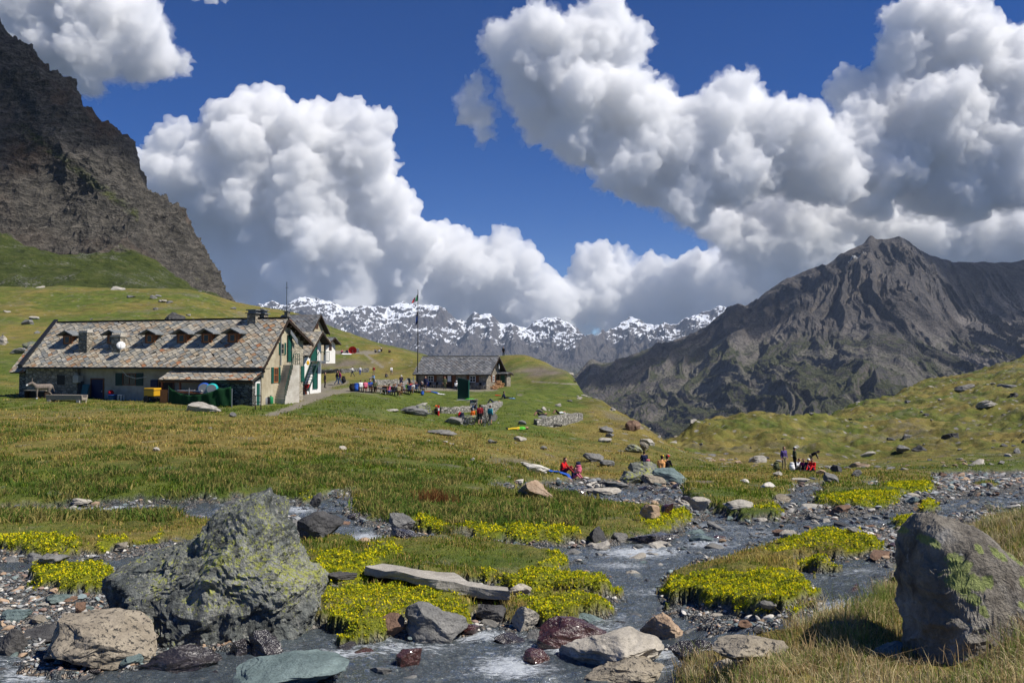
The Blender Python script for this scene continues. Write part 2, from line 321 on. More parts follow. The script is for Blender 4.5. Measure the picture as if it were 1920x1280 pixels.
def layout(x, y):
    """bed, wide bed, channel and yellow masks at ground points"""
    zb = GB(x, y)
    px, py = proj(x, y, zb)
    s = np.clip(12.0 / np.maximum(y, 1), 0.15, 1.6)
    jx = fbm(x * 1.7, y * 1.7, 0, 5, 5, .6) * 26 * s; jy = fbm(x * 1.7, y * 1.7, 9, 5, 8, .6) * 8 * s
    a, b = px + jx, py + jy
    far = sstep(95, 85, y)
    bed = sstep(.22, .62, rs(R_BED, a, b)) * far; bw = rs(R_BEDW, px, py) * far
    return zb, bed, bw, rs(R_CH, a, b) * far, rs(R_YEL, a, b) * (1 - bed) * far
def sheet_height(x, y, full=True):
    x = np.asarray(x, float); y = np.asarray(y, float)
    zb, bed, bw, ch, yel = layout(x, y)
    g = 1 - bed
    edge = 1 - np.clip(bw, 0, 1)
    amp = np.clip(y / 30, 0.35, 1.0)
    # grass: raised turf with lumps; bed: gravel with bars and a channel
    lump = fbm(x * 0.55, y * 0.55, 0, 4, 1) * 0.10 * amp + fbm(x * 0.12, y * 0.12, 4, 4, 2) * 0.32 * sstep(18, 50, y)
    big = (ridged(x * 0.03, y * 0.03, 7, 4, 3) - 1.0) * 1.1 * sstep(60, 120, y)
    hummock = np.abs(fbm(x * 1.1, y * 1.1, 3, 3, 4)) * 0.16 * sstep(45, 14, y)
    right = sstep(0.10, 0.2, x / np.maximum(y, 1)) * sstep(86, 105, y)
    rough = right * (fbm(x * 0.09, y * 0.09, 2, 5, 14, 0.6) * 1.3 + np.abs(fbm(x * .3, y * .3, 5, 3, 15)) * .5)
    zg = 0.0 + 0.10 * sstep(0.05, 0.9, edge) * np.clip(y / 16, .5, 2.0) + lump * .6 + hummock * .6 + yel * 0.03 * (1 + fbm(x * 4, y * 4, 0, 2, 6)) + big * 0.35 + rough
    zg = 0.015 + (zg - 0.015) * (1 - (1 - sstep(0.28, 0.8, edge)) * sstep(60, 30, y))
    pebb = fbm(x * 2.3, y * 2.3, 1, 4, 9) * 0.075 * np.clip(y / 12, 0.8, 2.5)
    zbed = -0.04 + pebb - 0.075 * ch * np.clip(y / 12, 0.9, 2.2)
    z = zb + zg * g + zbed * bed
    return z, bed, ch, yel, bw
def gz(x, y):
    return float(sheet_height(np.array([x]), np.array([y]))[0][0])
def ground_at(px, py, y0=3.0, y1=470.0, n=1500):
    """first ground point along the line of sight of a photo pixel"""
    Y = np.exp(np.linspace(math.log(y0), math.log(y1), n)); dx, dy, dz = raydir(px, py)
    x = dx / dy * Y; z = dz / dy * Y
    h = sheet_height(x, Y)[0]
    k = np.argmax(h >= z)
    if not (h[k] >= z[k]): k = int(np.argmin(z - h))
    return Vector((float(x[k]), float(Y[k]), float(h[k])))

# ---- colours of the meadow, as real patches of ground cover
NR, NCc = 900, 1050
aa = np.linspace(-1.05, 1.05, NCc); aa = aa * 0.72 + aa ** 3 * 0.28
LL = np.linspace(math.log(2.6), math.log(470), NR)
Yg = np.exp(LL)[:, None] * np.ones((1, NCc)); Xg = Yg * aa[None, :]
Zg, bedg, chg, yelg, bwg = sheet_height(Xg, Yg)
def cover(x, y, z, bed, yel):
    px, py = proj(x, y, z)
    n1 = fbm(x * 0.05, y * 0.05, 0, 4, 21); n2 = fbm(x * 0.35, y * 0.35, 0, 4, 22)
    dry = 0.45 + 0.5 * n1 + 0.35 * n2
    def blob(cx, cy, rx, ry): return np.exp(-(((px - cx) / rx) ** 2 + ((py - cy) / ry) ** 2))
    dry += 0.55 * blob(300, 815, 500, 32) + 0.4 * blob(1050, 850, 200, 30) + 0.3 * blob(500, 850, 400, 20) + 0.35 * blob(1180, 790, 90, 90) + 0.55 * blob(690, 704, 160, 7)
    dry += 0.6 * blob(1500, 1200, 200, 60) * sstep(14, 8, y) + 0.5 * sstep(8, 6, y) * (px > 1250) + 0.3 * blob(760, 925, 130, 20) + .3 * blob(1400, 860, 150, 12) + .35 * blob(1500, 1060, 120, 30)
    dry -= 0.75 * blob(900, 770, 170, 30) + 0.7 * blob(850, 745, 260, 16) + 0.5 * blob(480, 765, 300, 10) + 0.6 * blob(400, 925, 500, 28) + 0.45 * blob(900, 960, 160, 30) + 0.5 * blob(750, 870, 200, 14) + .4 * blob(100, 690, 120, 25) + .5 * blob(850, 1045, 200, 25)
    right = sstep(0.2, 0.26, x / y) * sstep(84, 95, y)
    dry += right * (0.12 + 0.3 * fbm(x * 0.02, y * 0.05, 0, 3, 25))
    dirt = np.clip(fbm(x * 0.5, y * 0.5, 6, 4, 26) - 0.55, 0, 1) * 1.5
    # trodden path from the house to the tables, terrace bank
    path = np.zeros_like(x)
    for (x1, y1, x2, y2, w) in [(470,790,545,765,.6),(545,765,585,748,.65),(585,748,625,734,.8),(625,734,680,728,1.1),(680,728,760,727,2.0),(760,727,920,729,1.3),(610,722,640,716,1.4),(575,742,600,726,2.0),(680,660,720,690,.5),(1000,715,1120,722,.35),(600,660,700,661,1.6)]:
        A = P(x1, y1, 1); B = P(x2, y2, 1)
        t = np.clip(((px - x1) * (x2 - x1) + (py - y1) * (y2 - y1) * 9) / ((x2 - x1) ** 2 + (y2 - y1) ** 2 * 9), 0, 1)
        d = np.hypot(px - x1 - t * (x2 - x1), (py - y1 - t * (y2 - y1)) * 3.2)
        path = np.maximum(path, sstep(1.0, 0.45, d * y / F / w + 0.25 * n2))
    path *= (y > 55) * (y < 200)
    scar = 1.0 * blob(640, 682, 75, 8) * (y > 150) + 1.0 * blob(1010, 697, 50, 10) * (y > 100) + .8 * blob(960, 965 - 100, 60, 7)
    dirt = np.maximum(dirt, np.clip(scar + 0.6 * n2 * scar, 0, 1))
    return np.clip(dry, 0, 1), np.clip(dirt, 0, 1), np.clip(path, 0, 1)
dryg, dirtg, pathg = cover(Xg, Yg, Zg, bedg, yelg)
Zg = Zg - pathg * 0.06
# ================================================================ ground material
def mat_ground():
    t = NT('meadow_and_gravel'); p = t.pos()
    dry, dirt, path, yel, bed, ch = [t.attr(a) for a in ('dry', 'dirt', 'path', 'yel', 'bed', 'chan')]
    n1 = t.noise(p, 0.9, 6, 0.65); n2 = t.noise(p, 6.0, 5, 0.7); n3 = t.noise(p, 26.0, 3, 0.7)
    g = t.ramp(n1, [(0.25, (0.050, 0.082, 0.010)), (0.5, (0.118, 0.158, 0.020)), (0.75, (0.20, 0.21, 0.036))])
    d = t.ramp(n2, [(0.25, (0.13, 0.11, 0.024)), (0.5, (0.265, 0.205, 0.05)), (0.8, (0.42, 0.33, 0.105))])
    k = t.math('ADD', dry, t.math('MULTIPLY', t.math('SUBTRACT', n2, 0.5), 1.1))
    c = t.mix(t.ramp(k, [(0.2, 0.0), (0.95, 1.0)]), g, d)
    c = t.mix(t.ramp(n3, [(0.3, 0.45), (0.62, 0.0)]), c, (0.015, 0.022, 0.006))
    yc = t.ramp(n3, [(0.25, (0.05, 0.085, 0.008)), (0.6, (0.24, 0.25, 0.014))])
    c = t.mix(t.math('MULTIPLY', yel, 0.9), c, yc)
    stone = t.ramp(n3, [(0.3, (0.09, 0.07, 0.05)), (0.7, (0.27, 0.23, 0.18))])
    c = t.mix(dirt, c, stone)
    # small stones showing through the turf
    vs = t.voro(p, 0.5); vm = t.noise(p, 0.10, 4, 0.7)
    sp = t.math('MULTIPLY', t.ramp(t.math('ADD', vs, t.math('MULTIPLY', t.math('SUBTRACT', n2, 0.5), 0.25)), [(0.16, 1.0), (0.20, 0.0)]), t.ramp(vm, [(0.40, 0.0), (0.50, 1.0)]))
    sp = t.math('MULTIPLY', sp, t.attr('stony'))
    c = t.mix(sp, c, t.ramp(n2, [(0.3, (0.2, 0.19, 0.17)), (0.7, (0.42, 0.39, 0.35))]))
    heath = t.ramp(t.noise(p, 0.33, 6, 0.72, 0.4), [(0.38, 0.42), (0.5, 0.8), (0.66, 1.12)])
    c = t.mix(t.math('ADD', 0.25, t.math('MULTIPLY', t.attr('stony'), 0.65)), c, t.mix(1.0, c, heath, 'MULTIPLY'))
    c = t.mix(t.math('MULTIPLY', t.ramp(t.noise(p, 0.06, 5, 0.75), [(0.55, 0.0), (0.66, 0.8)]), t.attr('stony')), c, t.ramp(n3, [(0.3, (0.08, 0.07, 0.045)), (0.55, (0.17, 0.15, 0.11)), (0.7, (0.36, 0.33, 0.28))]))
    c = t.mix(path, c, t.ramp(n3, [(0.3, (0.15, 0.13, 0.095)), (0.7, (0.29, 0.26, 0.20))]))
    # gravel of the stream bed: three sizes of stones
    pv = t.mapv(p, (1, 1, 0.6))
    va = t.voro(pv, 13.0, out='Color'); vd = t.voro(pv, 13.0, 'DISTANCE_TO_EDGE')
    vb = t.voro(pv, 34.0, out='Color'); ve = t.voro(pv, 34.0, 'DISTANCE_TO_EDGE')
    sepa = t.n('ShaderNodeSeparateColor'); t.l(va, sepa.inputs[0]); sepb = t.n('ShaderNodeSeparateColor'); t.l(vb, sepb.inputs[0])
    pal = [(0.0, (0.06, 0.068, 0.075)), (0.3, (0.15, 0.165, 0.17)), (0.5, (0.21, 0.22, 0.22)), (0.68, (0.32, 0.31, 0.285)), (0.84, (0.34, 0.25, 0.17)), (1.0, (0.52, 0.50, 0.46))]
    ca = t.mix(t.ramp(vd, [(0.0, 0.8), (0.12, 0.0)]), t.ramp(sepa.outputs[0], pal), (0.02, 0.02, 0.02))
    cb = t.mix(t.ramp(ve, [(0.0, 0.8), (0.12, 0.0)]), t.ramp(sepb.outputs[0], pal), (0.02, 0.02, 0.02))
    gm = t.ramp(t.noise(p, 2.2, 3), [(0.45, 0.0), (0.55, 1.0)])
    cg = t.mix(gm, ca, cb)
    cg = t.mix(t.math('MULTIPLY', ch, 0.6), cg, t.mix(0.5, cg, (0.35, 0.40, 0.42), 'MULTIPLY'))
    c = t.mix(bed, c, cg)
    t.base(c)
    t.rough(t.math('SUBTRACT', 0.9, t.math('MULTIPLY', ch, 0.5)))
    hg = t.math('ADD', t.math('MULTIPLY', n2, 0.7), t.math('MULTIPLY', n3, 0.5))
    hb = t.math('ADD', t.math('MULTIPLY', t.ramp(vd, [(0, 0.0), (0.25, 1.0)]), 0.6), t.math('MULTIPLY', t.ramp(ve, [(0, 0.0), (0.3, 1.0)]), 0.3))
    mx = t.n('ShaderNodeMix'); mx.data_type = 'FLOAT'; t.l(bed, mx.inputs[0]); t.l(hg, mx.inputs[2]); t.l(hb, mx.inputs[3])
    t.normal(t.bump(t.math('ADD', mx.outputs[0], t.math('MULTIPLY', t.math('MULTIPLY', t.noise(p, 0.5, 6, 0.75), t.attr('stony')), 4.0)), 0.9, 0.12))
    return t.m
M_GROUND = mat_ground()
_right = sstep(0.12, 0.22, Xg / Yg) * sstep(84, 95, Yg)
stonyg = np.clip(0.25 + 0.75 * _right + 0.6 * sstep(0.05, 0.12, Xg / Yg) * sstep(45, 60, Yg) + .4 * sstep(150, 190, Yg), 0, 1)
V = np.stack([Xg, Yg, Zg], -1).reshape(-1, 3)
me = np_mesh('ground', V, grid_faces(NR, NCc), [M_GROUND], attrs={
    'dry': dryg.ravel(), 'dirt': dirtg.ravel(), 'path': pathg.ravel(), 'yel': np.clip(yelg, 0, 1).ravel(), 'bed': np.clip(bedg, 0, 1).ravel(), 'chan': np.clip(chg, 0, 1).ravel(), 'stony': stonyg.ravel()})
ground = tag(link('ground', me), kind='structure')

# ---------------------------------------------------------------- water
def mat_water():
    t = NT('stream_water'); t.t.nodes.remove(t.b)
    p = t.pos()
    foam = t.attr('foam')
    w1 = t.noise(t.mapv(p, (1, 2.2, 1)), 2.6, 5, 0.62, 0.6); w2 = t.noise(t.mapv(p, (1, 1.8, 1)), 17.0, 4, 0.65, 0.6)
    h = t.math('ADD', t.math('MULTIPLY', w1, 0.75), t.math('MULTIPLY', w2, 0.30))
    nb = t.bump(h, 0.8, 0.13)
    gl = t.n('ShaderNodeBsdfGlossy'); gl.inputs['Roughness'].default_value = 0.09; gl.inputs['Color'].default_value = (0.95, 0.97, 1, 1); t.l(nb, gl.inputs['Normal'])
    tr = t.n('ShaderNodeBsdfTransparent'); tr.inputs['Color'].default_value = (0.86, 0.91, 0.92, 1)
    df = t.n('ShaderNodeBsdfDiffuse'); df.inputs['Color'].default_value = (0.19, 0.235, 0.27, 1); t.l(nb, df.inputs['Normal'])
    m0 = t.n('ShaderNodeMixShader'); m0.inputs[0].default_value = 0.3; t.l(tr.outputs[0], m0.inputs[1]); t.l(df.outputs[0], m0.inputs[2])
    fr = t.n('ShaderNodeFresnel'); fr.inputs['IOR'].default_value = 1.33; t.l(nb, fr.inputs['Normal'])
    m1 = t.n('ShaderNodeMixShader'); t.l(fr.outputs[0], m1.inputs[0]); t.l(m0.outputs[0], m1.inputs[1]); t.l(gl.outputs[0], m1.inputs[2])
    fo = t.n('ShaderNodeBsdfDiffuse'); fo.inputs['Color'].default_value = (0.62, 0.66, 0.70, 1); t.l(nb, fo.inputs['Normal'])
    fn = t.noise(t.mapv(p, (1, 3.2, 1), (0, 0, 0.3)), 5.0, 6, 0.78, 2.2)
    ff = t.ramp(t.math('ADD', t.math('MULTIPLY', foam, 0.20), t.math('MULTIPLY', fn, 1.0)), [(0.62, 0.0), (0.73, 0.72)])
    m2 = t.n('ShaderNodeMixShader'); t.l(ff, m2.inputs[0]); t.l(m1.outputs[0], m2.inputs[1]); t.l(fo.outputs[0], m2.inputs[2])
    t.l(m2.outputs[0], t.out.inputs['Surface']); return t.m
M_WATER = mat_water()
def water():
    nr, nc = 620, 900
    L = np.linspace(math.log(3.2), math.log(88), nr); a = np.linspace(-0.85, 0.85, nc)
    Y = np.exp(L)[:, None] * np.ones((1, nc)); X = Y * a[None, :]
    zb, bed, bw, ch, yel = layout(X, Y)
    w = fbm(X * 2.6 , Y * 4.5, 0, 3, 31) * 0.022 + fbm(X * 9, Y * 16, 0, 2, 33) * 0.007
    Z = zb - 0.075 * np.clip(Y / 12, 0.9, 2.0) + w * np.clip(Y / 14, .8, 1.8) * (0.5 + ch) + 0.02 * ch
    foam = 0.6 * sstep(0.15, 0.8, ch) * sstep(0.1, 0.9, fbm(X * 0.5, Y * 0.8, 3, 3, 35) + 0.1)
    px, py = proj(X, Y, Z)
    for cx, cy, rx, ry, s in [(1200, 1035, 90, 12, .9), (1330, 1020, 60, 9, .7), (690, 1010, 45, 14, .9), (560, 955, 40, 8, .8), (760, 1210, 120, 20, .6), (960, 1250, 70, 25, 1.0), (1570, 1140, 50, 16, 1.0), (330, 1235, 120, 18, .4), (60, 1265, 60, 20, .8), (1230, 1225, 60, 14, .9), (200, 950, 80, 8, .9), (1300, 985, 40, 8, .6),(860,1190,120,14,.9), (1050, 1215, 90, 12, .8), (640, 1225, 120, 10, .7), (1450, 1000, 80, 6, .6), (1120, 1000, 60, 6, .6), (1160, 1060, 60, 8, .6),(1620,1070,50,8,.5)]:
        foam = np.maximum(foam, s * np.exp(-(((px - cx) / rx) ** 2 + ((py - cy) / ry) ** 2)) * (0.5 + ch))
    Fq = grid_faces(nr, nc); keep = (bed.ravel() > 0.02); k = keep[Fq].all(1); Fq = Fq[k]
    used = np.unique(Fq); remap = np.full(nr * nc, -1); remap[used] = np.arange(len(used))
    V = np.stack([X, Y, Z], -1).reshape(-1, 3)[used]
    me = np_mesh('stream_water', V, remap[Fq], [M_WATER], attrs={'foam': foam.ravel()[used]})
    tag(link('stream_water', me), kind='structure')
water()

# ================================================================ mountains
def mat_rock_face():
    t = NT('cliff_rock'); p = t.pos(); gr = t.attr('grass'); wr = t.attr('warm')
    n1 = t.noise(p, 0.035, 8, 0.68); n2 = t.noise(t.mapv(p, (1, 1, 2.2), (0.25, 0.5, 0)), 0.16, 7, 0.72); n3 = t.noise(p, 0.9, 4, 0.7)
    c = t.ramp(n2, [(0.28, (0.030, 0.029, 0.027)), (0.48, (0.088, 0.080, 0.068)), (0.62, (0.155, 0.138, 0.115)), (0.8, (0.26, 0.235, 0.195))])
    c = t.mix(t.math('MULTIPLY', t.ramp(n1, [(0.45, 0.0), (0.7, 1.0)]), t.math('MULTIPLY', wr, 0.8)), c, (0.15, 0.078, 0.042))
    c = t.mix(t.ramp(n3, [(0.35, 0.55), (0.5, 0.0)]), c, (0.012, 0.012, 0.013))
    g = t.ramp(n2, [(0.3, (0.022, 0.035, 0.006)), (0.55, (0.060, 0.078, 0.014)), (0.75, (0.13, 0.12, 0.05))])
    scree = t.ramp(n3, [(0.35, (0.09, 0.09, 0.08)), (0.7, (0.26, 0.25, 0.22))])
    g = t.mix(t.math('MULTIPLY', t.ramp(t.noise(t.mapv(p, (1, 1, 1), (0, 0, 0.5)), 0.05, 5, 0.7), [(0.5, 0.0), (0.62, 1.0)]), t.ramp(n3, [(0.48, 0.0), (0.58, 0.9)])), g, scree)
    k = t.ramp(t.math('ADD', gr, t.math('MULTIPLY', t.math('SUBTRACT', n2, 0.5), 0.9)), [(0.38, 0.0), (0.62, 1.0)])
    t.base(t.mix(k, c, g)); t.rough(0.92)
    t.normal(t.bump(t.math('ADD', n2, t.math('MULTIPLY', n3, 0.25)), 1.0, 3.0))
    return t.m
def mat_far_mountain():
    t = NT('far_mountain_rock'); p = t.pos(); gr = t.attr('grass'); sn = t.attr('snow'); sc = t.attr('scree')
    n2 = t.noise(t.mapv(p, (1, 1, 0.5)), 0.02, 9, 0.72); n3 = t.noise(p, 0.1, 6, 0.7)
    c = t.ramp(n2, [(0.28, (0.036, 0.037, 0.044)), (0.5, (0.088, 0.080, 0.076)), (0.66, (0.155, 0.132, 0.110)), (0.8, (0.25, 0.21, 0.17))])
    c = t.mix(t.ramp(n3, [(0.33, 0.6), (0.5, 0.0)]), c, (0.014, 0.015, 0.02))
    g = t.ramp(n3, [(0.3, (0.030, 0.040, 0.014)), (0.7, (0.085, 0.088, 0.036))])
    c = t.mix(t.ramp(t.math('ADD', gr, t.math('MULTIPLY', t.math('SUBTRACT', n3, 0.5), 1.0)), [(0.4, 0.0), (0.75, 0.9)]), c, g)
    c = t.mix(t.ramp(t.math('ADD', sc, t.math('MULTIPLY', t.math('SUBTRACT', n3, 0.5), 0.9)), [(0.45, 0.0), (0.8, 0.9)]), c, (0.22, 0.195, 0.175))
    c = t.mix(t.ramp(t.math('ADD', t.math('ADD', sn, t.math('MULTIPLY', t.math('SUBTRACT', t.noise(p, 0.0045, 5, 0.6), 0.5), 1.1)), t.math('MULTIPLY', t.math('SUBTRACT', n3, 0.5), 0.45)), [(0.46, 0.0), (0.55, 1.0)]), c, (0.82, 0.85, 0.90))
    t.base(c); t.rough(0.9)
    t.normal(t.bump(t.math('ADD', n2, t.math('MULTIPLY', n3, 0.4)), 1.0, 22.0))
    return t.m
def slope_of(X, Y, Z):
    dZu = np.gradient(Z, axis=1); dXu = np.gradient(X, axis=1); dZv = np.gradient(Z, axis=0); dYv = np.gradient(Y, axis=0)
    zx = dZu / np.maximum(dXu, 1e-6); zy = (dZv - zx * np.gradient(X, axis=0)) / np.maximum(dYv, 1e-6)
    return zx, zy
def left_cliff():
    cols = [
     (-1100,[(285,640),(330,560),(380,470),(430,250),(600,-300),(640,-320),(1200,600)]),
     (-300, [(285,640),(330,560),(380,480),(430,400),(540,-160),(600,-170),(1200,600)]),
     (-60,  [(285,640),(330,545),(370,480),(412,425),(450,300),(525,10),(580,0),(1200,600)]),
     (0,    [(285,640),(330,552),(370,485),(412,432),(450,320),(520,47),(560,70),(1200,620)]),
     (60,   [(285,640),(330,556),(370,500),(410,458),(450,350),(516,84),(560,120),(1200,620)]),
     (110,  [(285,640),(330,556),(370,505),(405,472),(450,375),(512,140),(550,170),(1200,620)]),
     (165,  [(285,640),(330,556),(365,512),(400,480),(440,410),(508,205),(545,240),(1200,620)]),
     (240,  [(285,640),(330,560),(365,522),(400,492),(440,425),(502,272),(540,300),(1200,640)]),
     (285,  [(285,640),(330,566),(365,540),(400,512),(440,460),(498,352),(540,380),(1200,650)]),
     (335,  [(285,645),(330,575),(365,553),(400,535),(440,485),(494,378),(540,405),(1200,660)]),
     (370,  [(285,650),(330,580),(365,562),(400,550),(440,510),(488,448),(540,470),(1200,665)]),
     (400,  [(285,655),(330,590),(365,575),(400,560),(440,535),(484,498),(540,520),(1200,670)]),
     (430,  [(285,660),(330,600),(365,590),(400,580),(440,566),(480,546),(540,565),(1200,680)]),
     (470,  [(285,670),(330,620),(365,612),(400,605),(440,598),(478,583),(540,600),(1200,690)]),
     (560,  [(285,690),(330,680),(365,680),(400,680),(440,680),(478,675),(540,680),(1200,710)]),
     (700,  [(285,720),(330,715),(365,715),(400,715),(440,715),(478,715),(540,715),(1200,730)])]
    fan = Fan(cols, 285, 1200, nk=600, nc=900, smooth=1)
    L = np.concatenate([np.linspace(math.log(290), math.log(400), 150), np.linspace(math.log(400.3), math.log(535), 620), np.linspace(math.log(537), math.log(1100), 60)])
    a = np.concatenate([np.linspace(-1.35, -0.70, 120), np.linspace(-0.698, -0.25, 860)])
    Y = np.exp(L)[:, None] * np.ones((1, len(a))); X = Y * a[None, :]
    Z = fan(X, Y)
    zx, zy = slope_of(X, Y, Z); steep = sstep(398, 420, Y + 14 * fbm(X * .03, Y * .03, 0, 4, 44) + 10 * fbm(X * .008, Y * .008, 5, 2, 45)) * sstep(560, 535, Y)
    # tilted strata coordinates
    u = X * 0.8 + Z * 0.6; v = -X * 0.5 + Z * 0.85
    big = ridged(X * 0.012, Y * 0.012, Z * 0.014, 6, 41, 0.5) - 1.0
    led = fbm(u * 0.02, Y * 0.03, v * 0.11, 5, 47, 0.5)
    crag = ridged(u * 0.05, Y * 0.05, v * 0.09, 5, 52, 0.52) - 0.9
    a1 = steep
    d = a1 * (big * 8.0 + led * 1.9 + crag * 2.6) + (1 - a1) * (fbm(X * 0.03, Y * 0.03, 0, 5, 57) * 2.2 + ridged(X * .02, Y * .02, 0, 4, 58) * 1.4)
    nl = np.sqrt(1 + zx ** 2 + zy ** 2)
    Z2 = Z + d / nl * 1.2; Y2 = Y - zy / nl * d * 0.8 * -1 * -1; X2 = X - zx / nl * d * 0.5
    gs = (1 - steep) * 1.0 + 0.35 * sstep(0.1, 0.7, fbm(u * 0.012, Y * 0.01, v * 0.03, 4, 61) + 0.1 * 0) * steep
    px, py = proj(X2, Y2, Z2)
    gs += 0.5 * np.exp(-((py - (300 + 0.75 * (px - 120)) - 0) / 22) ** 2) * (px > 40) * (px < 260) * steep
    warm = np.clip(0.5 + fbm(X * 0.01, Y * 0.01, Z * 0.012, 3, 64), 0, 1)
    me = np_mesh('cliff', np.stack([X2, Y2, Z2], -1).reshape(-1, 3), grid_faces(*X.shape), [mat_rock_face()], smooth=False,
                 attrs={'grass': gs.ravel(), 'warm': warm.ravel()})
    tag(link('cliff', me), kind='structure')
left_cliff()
M_FAR = mat_far_mountain()
def right_mountain():
    sk = [(960,745),(1040,712),(1080,698),(1110,673),(1130,680),(1180,669),(1220,651),(1260,640),(1320,614),(1370,574),(1385,567),(1400,572),(1440,546),(1480,521),(1540,500),(1600,462),(1622,452),(1635,442),(1648,449),(1662,448),(1690,447),(1720,465),(1760,480),(1800,491),(1850,488),(1890,492),(1960,486),(2200,455),(2500,470),(2900,500)]
    cols = []
    for px, py in sk:
        k = sstep(1000, 1635, px)
        base = 905; r = sstep(1720, 1850, px)
        def m(f): return base + (py - base) * f
        prof = [(1250, 930), (1700, m(0.16 - .02 * r)), (2200, m(0.40)), (2700, m(0.62 - 0.02 * r)), (3100, m(0.80 - 0.13 * r)), (3400, m(0.93 - 0.16 * r)), (3700, py), (4100, py + 60), (6000, 760)]
        cols.append((px, prof))
    cols.insert(0, (820, [(1250, 930), (1700, 900), (2200, 870), (2700, 850), (3100, 830), (3400, 820), (3700, 815), (4100, 800), (6000, 780)]))
    fan = Fan(cols, 1250, 6000, nk=500, nc=1200, smooth=0)
    L = np.concatenate([np.linspace(math.log(1260), math.log(3800), 720), np.linspace(math.log(3810), math.log(5900), 50)])
    a = np.linspace(-0.10, 1.0, 1150)
    Y = np.exp(L)[:, None] * np.ones((1, len(a))); X = Y * a[None, :]
    Z = fan(X, Y)
    xp, yp = 1640.0, 5200.0
    th = np.arctan2(X - xp, yp - Y); r = np.hypot(X - xp, yp - Y)
    wob = fbm(X * 0.0012, Y * 0.0012, 0, 4, 71) * 0.06
    rel = sstep(3900, 3500, Y)
    g1 = ridged((th + wob) * 7.5, r * 0.0005, 0, 5, 72, 0.55) - 0.95
    g2 = ridged((th + wob * 1.6) * 26, r * 0.0016, 3, 6, 76, 0.55) - 0.95
    g3 = ridged(X * 0.004, Y * 0.004, Z * 0.004, 6, 79, 0.5) - 0.95
    g4 = ridged(X * 0.016, Y * 0.016, Z * 0.016, 4, 81, 0.5) - 0.9
    amp = 0.35 + 0.65 * rel
    Zc = Z + (g1 * 38 * rel + g2 * 19 * rel + g3 * 12 * amp + g4 * 4.5 * amp) * (1 - 0.55 * sstep(3350, 3700, Y) * (Y < 3800))
    px, py = proj(X, Y, Zc)
    zx, zy = slope_of(X, Y, Zc); st = np.hypot(zx, zy)
    snow = sstep(260, 430, Zc) * 0.22 * sstep(1720, 1500, px) + 0.22 * sstep(380, 470, Zc)
    grass = 0.8 * sstep(170, -40, Zc) * sstep(1.1, 0.5, st) + 0.45 * sstep(320, 0, Zc) * sstep(1150, 1300, px)
    scree = 0.62 * sstep(0.25, 0.7, -(g2) + .25) * sstep(380, 80, Zc) + 0.5 * sstep(1760, 1850, px) * sstep(510, 560, py)
    me = np_mesh('mountain', np.stack([X, Y, Zc], -1).reshape(-1, 3), grid_faces(*X.shape), [M_FAR], smooth=False,
                 attrs={'grass': grass.ravel(), 'snow': snow.ravel(), 'scree': scree.ravel()})
    tag(link('mountain', me), kind='structure')
right_mountain()
def snow_range():
    sk = [(100,600),(300,590),(420,590),(475,573),(500,565),(532,572),(548,560),(565,553),(590,556),(612,561),(650,573),(690,576),(720,577),(760,566),(790,567),(820,571),(832,577),(845,590),(870,604),(890,588),(902,592),(917,588),(940,610),(985,614),(1010,603),(1045,597),(1062,602),(1075,608),(1105,628),(1130,622),(1155,616),(1170,604),(1190,597),(1215,605),(1240,607),(1265,608),(1300,590),(1330,588),(1352,578),(1420,580),(1600,590),(1900,600)]
    cols = []
    for px, py in sk:
        base = 728
        def m(f): return base + (py - base) * f
        cols.append((px, [(4200, 745), (6000, 722), (8000, m(0.22)), (9500, m(0.45)), (10800, m(0.70)), (11800, m(0.90)), (12500, py), (13500, py + 45), (16000, 700)]))
    fan = Fan(cols, 4200, 16000, nk=400, nc=1500, smooth=0)
    L = np.concatenate([np.linspace(math.log(4300), math.log(12700), 560), np.linspace(math.log(12720), math.log(15500), 40)])
    a = np.linspace(-0.5, 0.5, 1300)
    Y = np.exp(L)[:, None] * np.ones((1, len(a))); X = Y * a[None, :]
    Z = fan(X, Y)
    up = sstep(7000, 9500, Y)
    g1 = ridged(X * 0.0009 + 5, Y * 0.0006, 0, 6, 91, 0.5) - 1.0
    g2 = ridged(X * 0.0035, Y * 0.0022, 0, 5, 95, 0.5) - 0.95
    cap = 1 - 0.62 * sstep(11600, 12450, Y) * (Y < 13000)
    Zc = Z + (g1 * 170 * up + g2 * 50 * (0.3 + 0.7 * up)) * cap + (ridged(X * .006, Y * .006, 0, 4, 99, 0.5) - .9) * 13 * up
    zx, zy = slope_of(X, Y, Zc); st = np.hypot(zx, zy)
    snow = sstep(20, 440, Zc + 170 * fbm(X * .0012, Y * .0012, 0, 3, 98)) * 0.78 - 0.62 * sstep(0.5, 1.05, st)
    grass = 0.8 * sstep(120, -200, Zc)
    me = np_mesh('snowy_mountains', np.stack([X, Y, Zc], -1).reshape(-1, 3), grid_faces(*X.shape), [M_FAR], smooth=False,
                 attrs={'grass': grass.ravel(), 'snow': snow.ravel(), 'scree': (0.25 * sstep(0.3, .8, g2) + .1).ravel()})
    tag(link('snowy_mountains', me), kind='structure')
snow_range()
# valley bottom that carries the sheet out to the far ranges
def valley():
    xs = np.linspace(-9000, 9000, 90); ys = np.concatenate([np.linspace(-150, 500, 12), np.linspace(560, 15500, 90)])
    X, Y = np.meshgrid(xs, ys); Z = -330 + 18 * fbm(X * .002, Y * .002, 0, 4, 101) + 0 * X
    me = np_mesh('valley_floor', np.stack([X, Y, Z], -1).reshape(-1, 3), grid_faces(*X.shape), [M_FAR],
                 attrs={'grass': np.ones(X.size), 'snow': np.zeros(X.size) - 1, 'scree': np.zeros(X.size)})
    tag(link('valley_floor', me), kind='structure')
valley()
